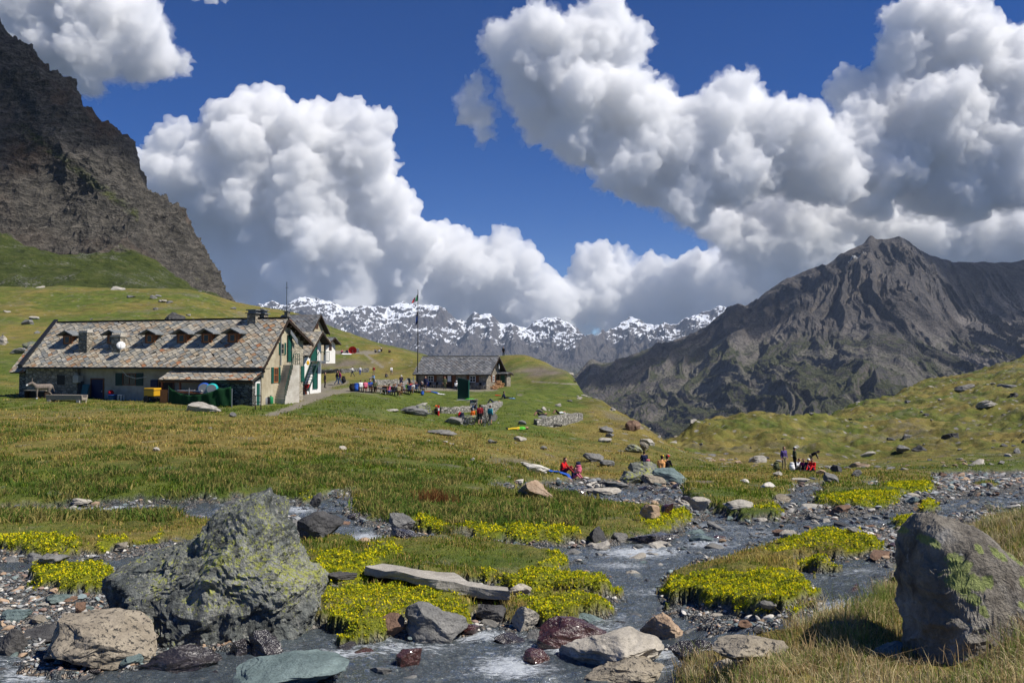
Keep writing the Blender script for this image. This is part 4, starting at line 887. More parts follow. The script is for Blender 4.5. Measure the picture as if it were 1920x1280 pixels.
# ================================================================ the long refuge
def refuge():
    fr = Frame(490, 753.5, 66.0, 17.5)
    h = empty('refuge_house', fr.o, fr.th, 'long stone refuge with mottled slab roof, six dormers and green shutters', 'house')
    RI = (3.1, 7.05); EA = (-0.5, 2.80); BK = (7.1, 4.95); XL = -25.2
    # walls
    m = MB(); m.box(XL, -19.2, 0, .5, -1.2, 3.0); m.box(XL, XL + .5, .5, 6.2, -1.2, 3.0); m.build('wall', M['stone'], h)
    m = MB(); m.box(-19.2, -0.01, 0.35, .8, -1.2, 3.05); m.build('rendered_wall', M['plaster_grey'], h)
    m = MB(); m.prism([(0.0, -1.5), (3.6, -1.5), (3.6, 6.50), (3.1, 6.78), (0.0, 3.05)], -.5, 0.0, 'yz'); m.build('gable_wall', M['plaster'], h)
    m = MB(); m.prism([(3.602, -1.5), (6.2, -1.5), (6.2, 5.15), (3.602, 6.49)], -.5, 0.004, 'yz'); m.box(XL + .5, -.5, 5.7, 6.2, -1.5, 4.9); m.build('stone_gable_wall', M['stone_warm'], h)
    m = MB(); m.box(-26.8, XL - .01, 0.7, 5.6, -1.2, 2.5); m.build('annexe_wall', M['stone_dark'], h)
    # roofs
    def org(s, r): return 0.010 + 0.15 * (s > -2.6 + 1.2 * math.sin(r * 9)) + 0.09 * (s < -17) * (r < .25) * (s > -24) + 0.05 * (r < .3)
    r1 = slab_roof('roof', M['slate'], h, XL + .2, 0.5, EA, RI, PAL_A, org, seed=3)
    r2 = slab_roof('roof', M['slate'], h, XL + .2, 0.5, BK, RI, PAL_A, org, seed=4)
    slab_roof('annexe_roof', M['slate'], h, -27.3, XL - .25, (0.1, 2.35), (2.3, 4.9), PAL_A, lambda s, r: .25, seed=5)
    m = MB(); m.quadbox([(XL-.25, EA[0]-.1, EA[1]-.1), (XL+.22, EA[0]-.1, EA[1]-.1), (XL+.22, RI[0]+.1, RI[1]), (XL-.25, RI[0]+.1, RI[1]), (XL-.25, EA[0]-.15, EA[1]+.28), (XL+.22, EA[0]-.15, EA[1]+.28), (XL+.22, RI[0]+.1, RI[1]+.34), (XL-.25, RI[0]+.1, RI[1]+.34)])
    m.build('metal_verge', M['metal_dark'], h)
    m = MB(); m.bar((XL, EA[0]-.1, EA[1]-.02), (0.45, EA[0]-.1, EA[1]-.02), .16, .15); m.box(XL + .2, .6, EA[0] + .05, 0.3, 2.72, 2.78); m.build('gutter', M['metal_dark'], h)
    verge('barge_board', M['wood_dark'], h, 0.45, 0.55, [EA, RI, BK], .24, .06)
    for k in range(5): y = 3.6 + k * .7; z = RI[1] + (BK[1]-RI[1]) * (y-RI[0]) / (BK[0]-RI[0]) - .34; m = MB(); m.box(0.01, .44, y-.07, y+.07, z-.16, z); m.build('roof_beam', M['wood_dark'], h)
    for k in range(4): y = 0.2 + k * .75; z = EA[1] + (RI[1]-EA[1]) * (y-EA[0]) / (RI[0]-EA[0]) - .40; m = MB(); m.box(0.01, .44, y-.07, y+.07, z-.16, z); m.build('roof_beam', M['wood_dark'], h)
    m = MB(); m.box(XL + .4, .6, RI[0] - .16, RI[0] + .16, RI[1] + .02, RI[1] + .12); m.build('ridge_cap', M['slate_grey'], h)
    # dormers
    for px in (131, 214, 285, 345, 391, 440):
        x = fr.fx(px, 1.5); yf = 1.2; z0 = EA[1] + (RI[1]-EA[1]) * (yf-EA[0]) / (RI[0]-EA[0]) ; zt = z0 + .95
        m = MB(); m.prism([(yf, z0 - .15), (yf + 1.0, z0 + .94), (yf + 1.0, zt), (yf, zt)], x - .52, x + .52, 'yz'); d = m.build('dormer', M['wood'], h)
        m = MB()
        for sg in (-1, 1):
            m.quadbox([(x, yf-.38, zt+.36), (x + sg*.95, yf-.38, zt-.06), (x + sg*.95, yf+1.15, zt-.06), (x, yf+1.4, zt+.36), (x, yf-.38, zt+.45), (x + sg*.95, yf-.38, zt+.03), (x + sg*.95, yf+1.15, zt+.03), (x, yf+1.4, zt+.45)])
        m.build('dormer_roof', M['slate_flat'], d)
        m = MB(); m.prism([(x-.52, zt), (x+.52, zt), (x, zt+.32)], yf-.02, yf+.04); m.build('gable_board', M['wood_dark'], d)
        m = MB(); m.box(x-.30, x+.30, yf-.03, yf, z0+.2, z0+.86); m.build('dormer_window', M['wood_orange'], d)
        m = MB(); m.box(x-.22, x+.22, yf-.045, yf-.031, z0+.27, z0+.8); m.build('pane', M['glass'], d)
    # chimneys on the slope, one carrying the dish
    for px, wdt, hh in ((160, .5, 1.75), (222, .5, 1.35)):
        y = 0.85; x = fr.fx(px, y); z0 = EA[1] + (y-EA[0]) * 1.18 - .2
        m = MB(); m.box(x-wdt, x+wdt, y-.32, y+.32, z0-.3, z0 + hh); c = m.build('chimney', M['stone'], h, bevel=.02)
        m = MB(); m.box(x-wdt-.06, x+wdt+.06, y-.38, y+.38, z0+hh+.002, z0+hh+.08)
        for k in range(5): m.box(x-wdt+k*wdt*.45, x-wdt+k*wdt*.45+.1, y-.3, y+.3, z0+hh+.082, z0+hh+.34)
        m.build('chimney_cap', M['concrete'], c)
    x = fr.fx(233, .6)
    d = MB(); d.lathe((0, 0, 0), [(.05, .09), (.2, .07), (.36, .0), (.37, -.03), (.02, .07)], 20, 'y'); dd = d.build('satellite_dish', M['white'], h, smooth=True); dd.location = (x, .2, 4.75); dd.rotation_euler = (-.35, 0, .75)
    m = MB(); m.tube([(0, .1, 0), (0, .5, -.25), (-.15, .8, -.25)], .025); m.tube([(0, 0, -.2), (0, -.5, -.05)], .02); m.build('dish_arm', M['metal_grey'], dd)
    for x, y, s in ((-2.9, 2.9, 1.0), (-2.5, 3.6, 1.1)):
        m = MB(); m.box(x-.42, x+.42, y-.3, y+.3, 6.2, 7.35*1.0+.1*s); c = m.build('ridge_chimney', M['stone'], h)
        m = MB(); m.box(x-.55, x+.55, y-.42, y+.42, 7.5*1.0, 7.58)
        for a in (-.36, .36): m.box(x+a-.07, x+a+.07, y-.3, y+.3, 7.46*1.0-.0, 7.499)
        m.box(x-.34, x+.34, y-.28, y+.28, 7.582, 7.78); m.box(x-.5, x+.5, y-.38, y+.38, 7.782, 7.86); m.build('chimney_cap', M['slate_flat'], c)
    m = MB(); m.tube([(0.3, 3.1, 7.1), (0.3, 3.1, 10.2)], .025, 6); m.tube([(0.3, 2.85, 9.7), (0.3, 3.35, 9.7)], .015, 6); m.build('antenna', M['metal_dark'], h)
    m = MB(); m.tube([(0.1, 2.6, 6.1), (0.1, 2.6, 4.9), (0.1, 2.6, 3.0)], .05, 8); m.build('drain_pipe', M['metal_grey'], h)
    # front openings
    def fz(py, x, y=.35): return fr.z(py, x, y)
    x0, x1 = fr.fx(108), fr.fx(122); m = MB(); m.box(x0, x1, -.03, 0.02, fz(721, x0, 0), fz(703, x0, 0)); w_ = m.build('small_window', M['black'], h)
    x0, x1 = fr.fx(173, .35), fr.fx(195, .35); door(h, 'f', x0, x1, -.35, 1.75, .35, M['navy'], M['wood'])
    x0, x1 = fr.fx(231, .35), fr.fx(256, .35); window(h, 'f', x0, x1, fz(722, x0), fz(700, x0), .35, M['wood'], (2, 1), (-1, 1), M['green_dark'])
    x0, x1 = fr.fx(284, .35), fr.fx(297, .35); m = MB(); m.box(x0, x1, .26, .34, -.1, 1.75); m.build('shutter', M['navy'], h)
    x0, x1 = fr.fx(300, .35), fr.fx(326, .35); door(h, 'f', x0, x1, -.3, 1.8, .35, M['wood_dark'], M['wood'])
    m = MB(); c = [(-14.2, -.1, 2.6), (-13.7, -.05, 2.1), (-12.8, .1, 1.85), (-11.8, .2, 2.0)]; m.tube(c, .02, 5); m.build('hanging_cable', M['white'], h)
    x = fr.fx(146, -.1); m = MB(); m.box(x-.3, x+.3, -.35, .3, 1.45, 2.1); m.lathe((x, -.36, 1.8), [(.2, -.02), (.22, .0)], 14, 'y'); m.build('wall_heater', M['concrete'], h, bevel=.03)
    # lean-to store
    xa = -8.8; xb = -.05
    m = MB(); m.box(-4.4, xb, -1.15, -.75, -1.2, 1.85); m.box(xb-.4, xb, -.75, .34, -1.2, 1.9); m.build('store_wall', M['stone_dark'], h)
    m = MB(); m.box(xb-.05, xb + .012, -.75, -.10, -.2, 1.7); m.build('store_quoins', M['white_wall'], h)
    m = MB(); m.box(xb + .0125, xb + .05, -.62, -.2, -.2, 1.55); m.build('store_door', M['green'], h)
    slab_roof('store_roof', M['slate'], h, xa, .35, (-1.75, 1.78), (-.05, 2.62), PAL_A, lambda s, r: .2 * (s > -6) * (.2 + .8 * (s > -3)), seed=9, w=.56)
    m = MB()
    for x in (xa + .2, -6.8, -4.5): m.box(x-.07, x+.07, -1.6, -1.46, -1.2, 1.72)
    m.bar((xa, -1.53, 1.66), (.3, -1.53, 1.66), .12); m.build('store_post', M['wood'], h)
    # gable openings
    def gw(px0, px1, y0, y1): 
        a, b = fr.fy(px0), fr.fy(px1); return a, b, fr.z(y1, 0, a), fr.z(y0, 0, a)
    a, b, z0, z1 = gw(513, 521, 689, 717); window(h, 'g', a, b, z0, z1, 0.0, M['wood_orange'], (2, 2), (-1, 1), M['green'])
    a, b, z0, z1 = gw(526, 532, 643, 664); window(h, 'g', a, b, z0, z1, 0.0, M['plaster'], (1, 2), (-1, 1), M['green'])
    a, b, z0, z1 = gw(539, 545, 630, 678); door(h, 'g', a, b, z0, z1, 0.006, M['green'], M['green_dark'])
    a, b, z0, z1 = gw(564, 570, 686, 715); m = MB(); m.box(0.01, .07, a, b, z0, z1); m.build('side_door', M['green'], h)
    a = fr.fy(571.5); z = fr.z(680, 0, a); m = MB(); m.lathe((.35, a, z), [(.02, -.06), (.21, -.04), (.21, .0), (.02, .03)], 20, 'x'); s_ = m.build('round_sign', M['yellow'], h); m = MB(); m.bar((0, a, z), (.33, a, z), .03); m.build('sign_bracket', M['metal_dark'], s_)
    m = MB(); m.quadbox([(.3, 3.7, 5.75), (.34, 3.7, 5.75), (.34, 4.8, 4.8), (.3, 4.8, 4.8), (.3, 3.7, 6.1), (.34, 3.7, 6.1), (.34, 4.8, 5.3), (.3, 4.8, 5.3)]); m.build('solar_panel', M['metal_grey'], h)
    # outside stair with railing
    ya, yb = fr.fy(533, .9), fr.fy(549, .9); zt = fr.z(684, .5, yb); n = 14
    m = MB()
    for k in range(n):
        y0 = ya + (yb - ya) * k / n; m.box(.02, 1.0, y0, 7.0 if False else yb + .9, -1.0 if k == 0 else zt * k / n - .02 + (.0), zt * (k + 1) / n)
    st = m.build('stair', M['concrete'], h)
    m = MB()
    m.bar((1.0, ya, .95), (1.0, yb, zt + .95), .05); m.bar((1.0, yb, zt + .95), (1.0, yb + .9, zt + .95), .05)
    for k in range(8): t = k / 7; m.bar((1.0, ya + (yb-ya) * t, zt * t + .05), (1.0, ya + (yb-ya) * t, zt * t + .95), .035)
    for k in range(3): y = yb + .3 * (k + 1); m.bar((1.0, y, zt), (1.0, y, zt + .95), .035)
    m.bar((1.0, yb, zt + .5), (1.0, yb + .9, zt + .5), .03); m.build('railing', M['metal_green'], st)
    return fr
M['slate_flat'] = flat('blue_grey_slab', (0.17, 0.18, 0.185), 0.8, var=.35, scale=5, bump=.4)
FR = refuge()

def gabled(name, label, px, py, Y, deg, width, xlen, eave_l, eave_r, ridge, wall, pal, rmat, seed, ov=0.7, mid=0.5, cat='house'):
    """small gabled building whose gable looks to the right; px,py,Y = near corner of the gable at its foot"""
    fr = Frame(px, py, Y, deg); h = empty(name, fr.o, fr.th, label, cat)
    ry = width * mid
    m = MB(); m.prism([(0, -1.5), (width, -1.5), (width, eave_r - .25), (ry, ridge - .3), (0, eave_l - .25)], -xlen, 0, 'yz'); m.build('wall', wall, h)
    sl = (ridge - eave_l) / ry; sr = (ridge - eave_r) / (width - ry)
    slab_roof('roof', rmat, h, -xlen - .3, ov, (-.5, eave_l - .5 * sl), (ry, ridge), pal, seed=seed, w=.6); slab_roof('roof', rmat, h, -xlen - .3, ov, (width + .5, eave_r - .5 * sr), (ry, ridge), pal, seed=seed + 1, w=.6)
    verge('barge_board', M['wood_dark'], h, ov - .06, ov + .04, [(-.5, eave_l - .5 * sl), (ry, ridge), (width + .5, eave_r - .5 * sr)], .2, .05)
    return fr, h
fb, hb = gabled('house', 'white rendered house with green doors and steel stair behind the long refuge', 570, 734, 80, 17.5, 3.2, 7, 4.05, 5.2, 6.05, M['white_wall'], PAL_A, M['slate'], 21, .9, .62)
a, b = fb.fy(582.5), fb.fy(593); door(hb, 'g', a, b, 3.1, 4.9, 0, M['green'], M['green_dark']); door(hb, 'g', fb.fy(587), fb.fy(594), .2, 2.5, 0, M['green'], M['green_dark'])
m = MB(); m.box(0.0, 1.0, a - .1, b + .9, 2.98, 3.08); bal = m.build('balcony', M['metal_grey'], hb)
m = MB()
for k in range(8): y = a - .1 + k * (b - a + 1.0) / 7; m.bar((1.0, y, 3.08), (1.0, y, 4.0), .03)
m.bar((1.0, a - .1, 4.0), (1.0, b + .9, 4.0), .05); m.build('railing', M['metal_green'], bal)
m = MB()
for k in range(11): t = k / 11; m.box(.15, .9, a - 1.9 + 1.9 * t, a - 1.9 + 1.9 * t + .22, 2.95 * t + .1, 2.95 * t + .15)
for x in (.12, .93): m.bar((x, a - 1.9, .1), (x, a, 3.0), .06, .16)
m.bar((.93, a - 1.9, 1.1), (.93, a, 4.0), .04); m.build('stair', M['metal_green'], hb)
fc, hc = gabled('house', 'small upper house with one tiny gable window above the white house', 581, 655, 102, 17.5, 3.4, 5.0, 2.7, 2.7, 4.55, M['plaster'], PAL_G, M['slate_grey'], 31, .6)
window(hc, 'g', 1.3, 1.9, 2.7, 3.3, 0, M['wood'], (2, 2)); m = MB(); m.box(-4.6, -4.1, 1.2, 1.8, 4.0, 4.95); c_ = m.build('chimney', M['stone'], hc); m = MB(); m.box(-4.75, -3.95, 1.05, 1.95, 4.97, 5.05); m.build('chimney_cap', M['slate_flat'], c_)
fd, hd = gabled('chalet', 'little grey-roofed chalet on the terrace at the foot of the slope', 611, 665, 140, 17.5, 3.2, 1.4, 2.2, 2.2, 3.1, M['white_wall'], PAL_G, M['slate_grey'], 41, .9)
window(hd, 'g', 1.0, 1.9, .8, 1.7, 0, M['wood'], (2, 2)); door(hd, 'f', -.9, -.2, 0, 1.8, 0, M['wood_dark'])

# ================================================================ the lower hut
def hut():
    fr, h = gabled('stone_hut', 'low stone hut with slate roof and brown shutters behind the picnic tables', 912, 728.5, 118, 22, 5.6, 11.8, 2.45, 2.45, 4.75, M['stone_warm'], PAL_G, M['slate_grey'], 51, .9, .5, 'hut')
    for o in h.children:
        if o.name.startswith('wall'): o.data.materials[0] = M['stone_hut']
    for px in (808, 886.5):
        x = fr.fx(px); window(h, 'f', x - .48, x + .48, .95, 1.85, 0, M['white'], (2, 2), (-1, 1), M['wood'])
    x = fr.fx(843); door(h, 'f', x - .5, x + .5, .05, 2.1, 0, M['wood_dark'], M['wood']); m = MB(); m.box(x - .28, x + .28, -.09, -.064, 1.0, 1.9); m.build('door_pane', M['cloth_white'], h)
    for s in (-1, 1): m = MB(); m.box(x + s * .82 - .25, x + s * .82 + .25, -.07, -.01, .3, 2.1); m.build('door_shutter', M['wood'], h)
    y = fr.fy(925); window(h, 'g', y - .4, y + .4, 1.0, 1.9, 0, M['white'], (2, 2), (-1, 1), M['wood'])
    m = MB(); m.box(-12.1, .85, 2.7, 2.9, 4.78, 4.90); m.build('ridge_cap', M['plaster'], h)
    y = fr.fy(930); m = MB(); m.bar((.5, y, 2.9), (.5, y, 3.6), .12); m.build('gable_ornament', M['white'], h)
    m = MB(); m.bar((-12.0, -.45, 1.75), (-12.0, -.45, -.5), .09); m.build('porch_post', M['white'], h)
    return fr, h
M['stone_hut'] = mat_masonry('hut_masonry', (0.24, 0.21, 0.165), (0.48, 0.42, 0.33), (0.2, 0.18, 0.145), 3.4, 1.6)
FH, HH = hut()
fs, hs_ = gabled('shed', 'tiny stone shed with green door at the right end of the hut', 950, 722, 121, 22, 1.6, 1.2, 1.75, 1.75, 1.9, M['stone_hut'], PAL_G, M['slate_grey'], 61, .25, .5, 'shed')
m = MB(); m.box(-1.0, -.3, -.06, -.01, .0, 1.55); m.build('door', M['green'], hs_)
# firewood against the gable
r_ = np.random.default_rng(5)
wp = empty('firewood_pile', FH.w(.9, 2.4, 0), FH.th, 'heap of split firewood stacked against the gable of the hut', 'firewood')
m = MB()
for k in range(90):
    y = r_.uniform(-2.0, 2.2); hmax = 1.25 * (1 - abs(y) / 2.6); z = r_.uniform(0, hmax) - .1; x = r_.uniform(-.3, .45)
    m.tube([(x - .25, y, z), (x + .25, y + r_.normal(0, .06), z + r_.normal(0, .04))], r_.uniform(.07, .12), 5)
m.build('logs', flat('split_firewood', (0.42, 0.24, 0.12), 0.9, var=.5, scale=7), wp)
# ================================================================ rocks
def mat_stone(name, c1, c2, spot=None, spot_amt=0.0, rough=0.85, lichen=0.0, vein=0.0, nscale=5.0, spec=0.25, coat=0.0):
    t = NT(name); v = t.obj(); w = t.n('ShaderNodeObjectInfo').outputs['Random']
    n1 = t.noise(v, nscale * .4, 5, 0.65, 0.3); n2 = t.noise(v, nscale * 2.2, 6, 0.72); n3 = t.noise(v, nscale * 9, 3, 0.7)
    c = t.ramp(n1, [(0.3, c1), (0.7, c2)])
    c = t.mix(0.55, c, t.ramp(n2, [(0.3, 0.45), (0.7, 1.15)]), 'MULTIPLY')
    c = t.mix(t.ramp(n3, [(0.34, 0.45), (0.46, 0.0)]), c, tuple(x * .25 for x in c1))
    if vein: c = t.mix(t.ramp(t.noise(t.mapv(v, (1, 1, 3), (0.6, 0.3, 0)), nscale * 1.5, 4, 0.6), [(0.60, 0.0), (0.68, vein)]), c, (0.5, 0.49, 0.46))
    if spot: c = t.mix(t.ramp(t.noise(v, nscale * 3.1, 4, 0.75), [(0.62 - spot_amt, 0.0), (0.66 - spot_amt, 0.95)]), c, spot)
    if lichen:
        lm = t.math('MULTIPLY', t.ramp(t.noise(v, nscale * 2.6, 4, 0.8), [(0.52, 0.0), (0.56, 0.95)]), t.ramp(t.noise(v, nscale * .35, 3), [(0.62 - lichen * .2, 0.0), (0.74 - lichen * .2, 1.0)]))
        c = t.mix(lm, c, (0.36, 0.38, 0.075))
    c = t.mix(0.3, c, t.ramp(w, [(0.0, (0.7, 0.72, 0.76)), (0.5, (1, 1, 1)), (1.0, (1.1, 1.0, 0.88))]), 'MULTIPLY')
    t.base(c); t.rough(rough); t.b.inputs['Specular IOR Level'].default_value = spec
    if coat: t.b.inputs['Coat Weight'].default_value = coat; t.b.inputs['Coat Roughness'].default_value = 0.12
    t.normal(t.bump(t.math('ADD', n2, t.math('MULTIPLY', n3, 0.4)), 0.6, 0.03)); return t.m
RM = {
 'grey': mat_stone('grey_rock', (0.13, 0.13, 0.125), (0.30, 0.29, 0.27)), 'pale': mat_stone('pale_rock', (0.34, 0.31, 0.26), (0.56, 0.52, 0.45)),
 'tan': mat_stone('tan_speckled_rock', (0.25, 0.215, 0.165), (0.42, 0.37, 0.29), (0.03, 0.03, 0.03), .07, nscale=7), 'brown': mat_stone('brown_rock', (0.14, 0.085, 0.06), (0.30, 0.19, 0.13)),
 'wet': mat_stone('wet_dark_rock', (0.020, 0.018, 0.020), (0.07, 0.058, 0.055), rough=.22, spec=.6, coat=.6), 'wetred': mat_stone('wet_red_rock', (0.035, 0.012, 0.010), (0.12, 0.045, 0.035), rough=.25, spec=.6, coat=.6),
 'teal': mat_stone('blue_green_rock', (0.09, 0.13, 0.13), (0.24, 0.31, 0.30)), 'lichen': mat_stone('lichen_covered_rock', (0.16, 0.17, 0.15), (0.34, 0.34, 0.28), lichen=1.0, nscale=3),
 'ochre': mat_stone('ochre_rock', (0.36, 0.24, 0.15), (0.54, 0.41, 0.29)), 'white': mat_stone('white_rock', (0.58, 0.54, 0.47), (0.78, 0.74, 0.66)),
 'dark': mat_stone('dark_rock', (0.045, 0.045, 0.048), (0.14, 0.135, 0.13)),
}
_shape = {}
def rock_shape(seed, lv=4, cuts=11, rough=0.10, flat=1.0):
    key = (seed, lv, cuts, rough)
    if key in _shape: return _shape[key]
    v, f = ico(lv); v = v.astype(float).copy(); r_ = np.random.default_rng(1000 + seed)
    for k in range(cuts):
        n = r_.normal(size=3); n /= np.linalg.norm(n); d = r_.uniform(.42, .82); s = v @ n - d
        v -= np.outer(np.clip(s, 0, None) * .93, n)
    q = v + fbm(v[:, 0] * 1.3 + seed, v[:, 1] * 1.3, v[:, 2] * 1.3, 2, seed)[:, None] * .07
    nn = v / np.linalg.norm(v, axis=1)[:, None]
    d = fbm(v[:, 0] * 2.4 + seed * 3, v[:, 1] * 2.4, v[:, 2] * 4.0, 5, 7, .6) * rough + (ridged(v[:, 0] * 1.6, v[:, 1] * 1.6 + seed, v[:, 2] * 2.6, 3, 9) - .8) * rough * .8
    v = q + nn * d[:, None]
    v -= (v.max(0) + v.min(0)) / 2; v /= (v.max(0) - v.min(0))     # unit box, centred
    _shape[key] = (v, f); return _shape[key]
_rm = {}
def rock_mesh(seed, lv, mat, smooth=False, **k):
    key = (seed, lv, mat, smooth)
    if key not in _rm:
        v, f = rock_shape(seed, lv, **k); _rm[key] = np_mesh('rock', v, f, [RM[mat]], smooth=smooth)
    return _rm[key]
def put_rock(px, py, w, h, mat, label, seed, depth=.75, name='rock', cat='rock', sink=.22, rz=None, tilt=0.0, lv=5, group=None):
    """rock whose foot is seen at (px, py); w, h in photo pixels there"""
    g = ground_at(px, py); s = g.y / F; W_ = w * s; H_ = h * s / .96; D_ = W_ * depth
    c = Vector((g.x * (1 + D_ * .35 / g.y), g.y + D_ * .35, 0)); c.z = g.z + H_ * (.5 - sink * .5)
    # individual mesh scaled in real metres so that its texture keeps its size
    v, f = rock_shape(seed, lv, cuts=15, rough=.045); v = v * np.array([W_, D_, H_ * (1 + sink)])
    a = tilt; R = np.array([[math.cos(a), 0, math.sin(a)], [0, 1, 0], [-math.sin(a), 0, math.cos(a)]]); v = v @ R.T
    b = (0.0 if rz is None else rz); R = np.array([[math.cos(b), -math.sin(b), 0], [math.sin(b), math.cos(b), 0], [0, 0, 1]]); v = v @ R.T
    o = link(name, np_mesh(name, v, f, [RM[mat]], smooth=False)); o.location = c
    return tag(o, label, cat, group)
def hull_boulder(name, outline, Y, depth, mat, label, lean=0.0, ns=1.0, amp=.06, lv=7, power=.62, back=0.25, blk=.9):
    pts = np.array([np.array(P(x, y, Y)) for x, y in outline]); c = pts.mean(0); c[0] = (pts[:, 0].min() + pts[:, 0].max()) / 2; c[2] = pts[:, 2].min() * .5 + pts[:, 2].max() * .5
    ang = np.arctan2(pts[:, 2] - c[2], pts[:, 0] - c[0]); rad = np.hypot(pts[:, 2] - c[2], pts[:, 0] - c[0]); o_ = np.argsort(ang); ang = ang[o_]; rad = rad[o_]
    ang = np.concatenate([ang[-1:] - 2 * np.pi, ang, ang[:1] + 2 * np.pi]); rad = np.concatenate([rad[-1:], rad, rad[:1]])
    v, f = ico(lv); v = v.astype(float); th = np.arctan2(v[:, 2], v[:, 0]); R = np.interp(th, ang, rad)
    s = np.sqrt(np.clip(1 - v[:, 1] ** 2, 0, 1)) ** power
    L = np.stack([np.cos(th) * R * s, np.sign(v[:, 1]) * np.abs(v[:, 1]) ** .85 * depth + lean * np.sin(th) * R * s, np.sin(th) * R * s], 1)
    n = L / np.linalg.norm(L, axis=1)[:, None]; k = ns
    u = L[:, 0] * .8 + L[:, 2] * .6; w = -L[:, 0] * .6 + L[:, 2] * .8
    d = (ridged(u * 1.1 * k, L[:, 1] * 1.1 * k, w * 2.2 * k, 5, 201, .55) - .9) * amp * 1.6 + fbm(u * 3 * k, L[:, 1] * 3 * k, w * 7 * k, 5, 205, .6) * amp * .55
    cell = fbm(L[:, 0] * 1.4 * k, L[:, 1] * 1.4 * k, L[:, 2] * 1.4 * k, 2, 209); d += np.round(cell * 4) / 4 * amp * blk; c2 = fbm(u * 2.6 * k, L[:, 1] * 2.6 * k, w * 3.4 * k, 2, 213); d += np.round(c2 * 3) / 3 * amp * blk * .55
    L = L + n * d[:, None]
    o = link(name, np_mesh(name, L, f, [mat], smooth=False)); o.location = c + np.array([0, depth * back, 0]); return tag(o, label, 'boulder')
def mat_left_boulder():
    t = NT('lichen_boulder'); v = t.obj(); n1 = t.noise(v, 1.6, 6, .7, .4); n2 = t.noise(v, 7, 6, .75); n3 = t.noise(v, 30, 4, .7)
    c = t.ramp(n1, [(0.3, (0.065, 0.078, 0.078)), (0.48, (0.19, 0.20, 0.185)), (0.62, (0.36, 0.36, 0.32)), (0.75, (0.16, 0.11, 0.10))])
    c = t.mix(.75, c, t.ramp(n2, [(0.34, 0.15), (0.62, 1.35)]), 'MULTIPLY')
    c = t.mix(t.ramp(t.noise(v, 11, 4, .8), [(0.58, 0), (0.64, .8)]), c, (0.44, 0.43, 0.38))
    nz = t.n('ShaderNodeSeparateXYZ'); t.l(t.n('ShaderNodeNewGeometry').outputs['Normal'], nz.inputs[0]); px_ = t.n('ShaderNodeSeparateXYZ'); t.l(v, px_.inputs[0])
    up = t.ramp(t.math('ADD', t.math('MULTIPLY', nz.outputs[2], .35), t.math('MULTIPLY', px_.outputs[2], .9)), [(0.0, .35), (0.6, 1.0)])
    lm = t.ramp(t.math('ADD', t.noise(v, 19, 5, .85), t.math('MULTIPLY', t.math('ADD', t.math('SUBTRACT', n1, .5), t.math('MULTIPLY', up, .16)), .55)), [(0.62, 0), (0.66, .95)])
    c = t.mix(lm, c, t.ramp(n3, [(0.3, (0.26, 0.30, 0.06)), (0.7, (0.46, 0.47, 0.12))]))
    c = t.mix(t.ramp(n3, [(0.33, .6), (0.45, 0)]), c, (0.02, 0.025, 0.03))
    t.base(c); t.rough(.88); t.normal(t.bump(t.math('ADD', n2, t.math('MULTIPLY', n3, .3)), 1.0, .09)); return t.m
def mat_right_boulder():
    t = NT('patched_boulder'); v = t.obj(); n1 = t.noise(v, 2.4, 6, .7, .5); n2 = t.noise(v, 9, 6, .75); n3 = t.noise(v, 36, 4, .7)
    c = t.ramp(n1, [(0.3, (0.12, 0.105, 0.085)), (0.5, (0.28, 0.25, 0.205)), (0.7, (0.42, 0.405, 0.375))])
    c = t.mix(t.ramp(t.noise(t.mapv(v, (2.2, 1, .6)), 2.2, 5, .7), [(0.55, 0), (0.68, .85)]), c, (0.055, 0.042, 0.034))
    c = t.mix(.6, c, t.ramp(n2, [(0.3, .5), (0.7, 1.25)]), 'MULTIPLY')
    c = t.mix(t.ramp(t.noise(v, 8, 4, .8), [(0.62, 0), (0.66, .7)]), c, (0.34, 0.34, 0.33))
    def patch(cx, cz, r, hard=.25):
        m = t.mapv(v, (1, 0, 1), (0, 0, 0), (-cx, 0, -cz)); l = t.n('ShaderNodeVectorMath'); l.operation = 'LENGTH'; t.l(m, l.inputs[0])
        q = t.math('ADD', t.math('DIVIDE', l.outputs['Value'], r), t.math('MULTIPLY', t.math('SUBTRACT', t.noise(v, 14, 4, .8), .5), 2.0)); return t.ramp(q, [(1.0 - hard, 1.0), (1.0, 0.0)])
    pm = None
    for a in [(-.22, .42, .06), (-.24, .34, .075), (-.17, .34, .06), (-.10, .35, .04), (-.20, .26, .04), (-.16, .19, .035), (-.08, .52, .03), (.02, .50, .03), (.06, .47, .03), (.20, .44, .03), (.28, .40, .03), (.14, .34, .03), (.20, .33, .025), (.34, .34, .03), (-.28, .52, .03), (.08, .22, .025)]:
        q = patch(*a); pm = q if pm is None else t.math('MAXIMUM', pm, q)
    c = t.mix(t.math('MULTIPLY', pm, .9), c, t.ramp(n3, [(0.35, (0.20, 0.25, 0.07)), (0.7, (0.36, 0.40, 0.14))]))
    t.base(c); t.rough(.88); t.normal(t.bump(t.math('ADD', n2, t.math('MULTIPLY', n3, .3)), 1.0, .05)); return t.m
gl_ = ground_at(400, 1185); YL = 8.7
hull_boulder('boulder', [(205,1088),(240,1060),(300,1035),(350,1000),(400,965),(432,943),(470,940),(505,962),(522,985),(548,1030),(575,1070),(597,1092),(592,1130),(590,1190),(560,1260),(420,1280),(300,1265),(250,1215),(225,1170),(212,1120)], YL, 0.72, mat_left_boulder(), 'huge dark boulder crusted with yellow-green lichen beside the left gravel bar', amp=.045, back=.15, lean=.22, blk=2.3)
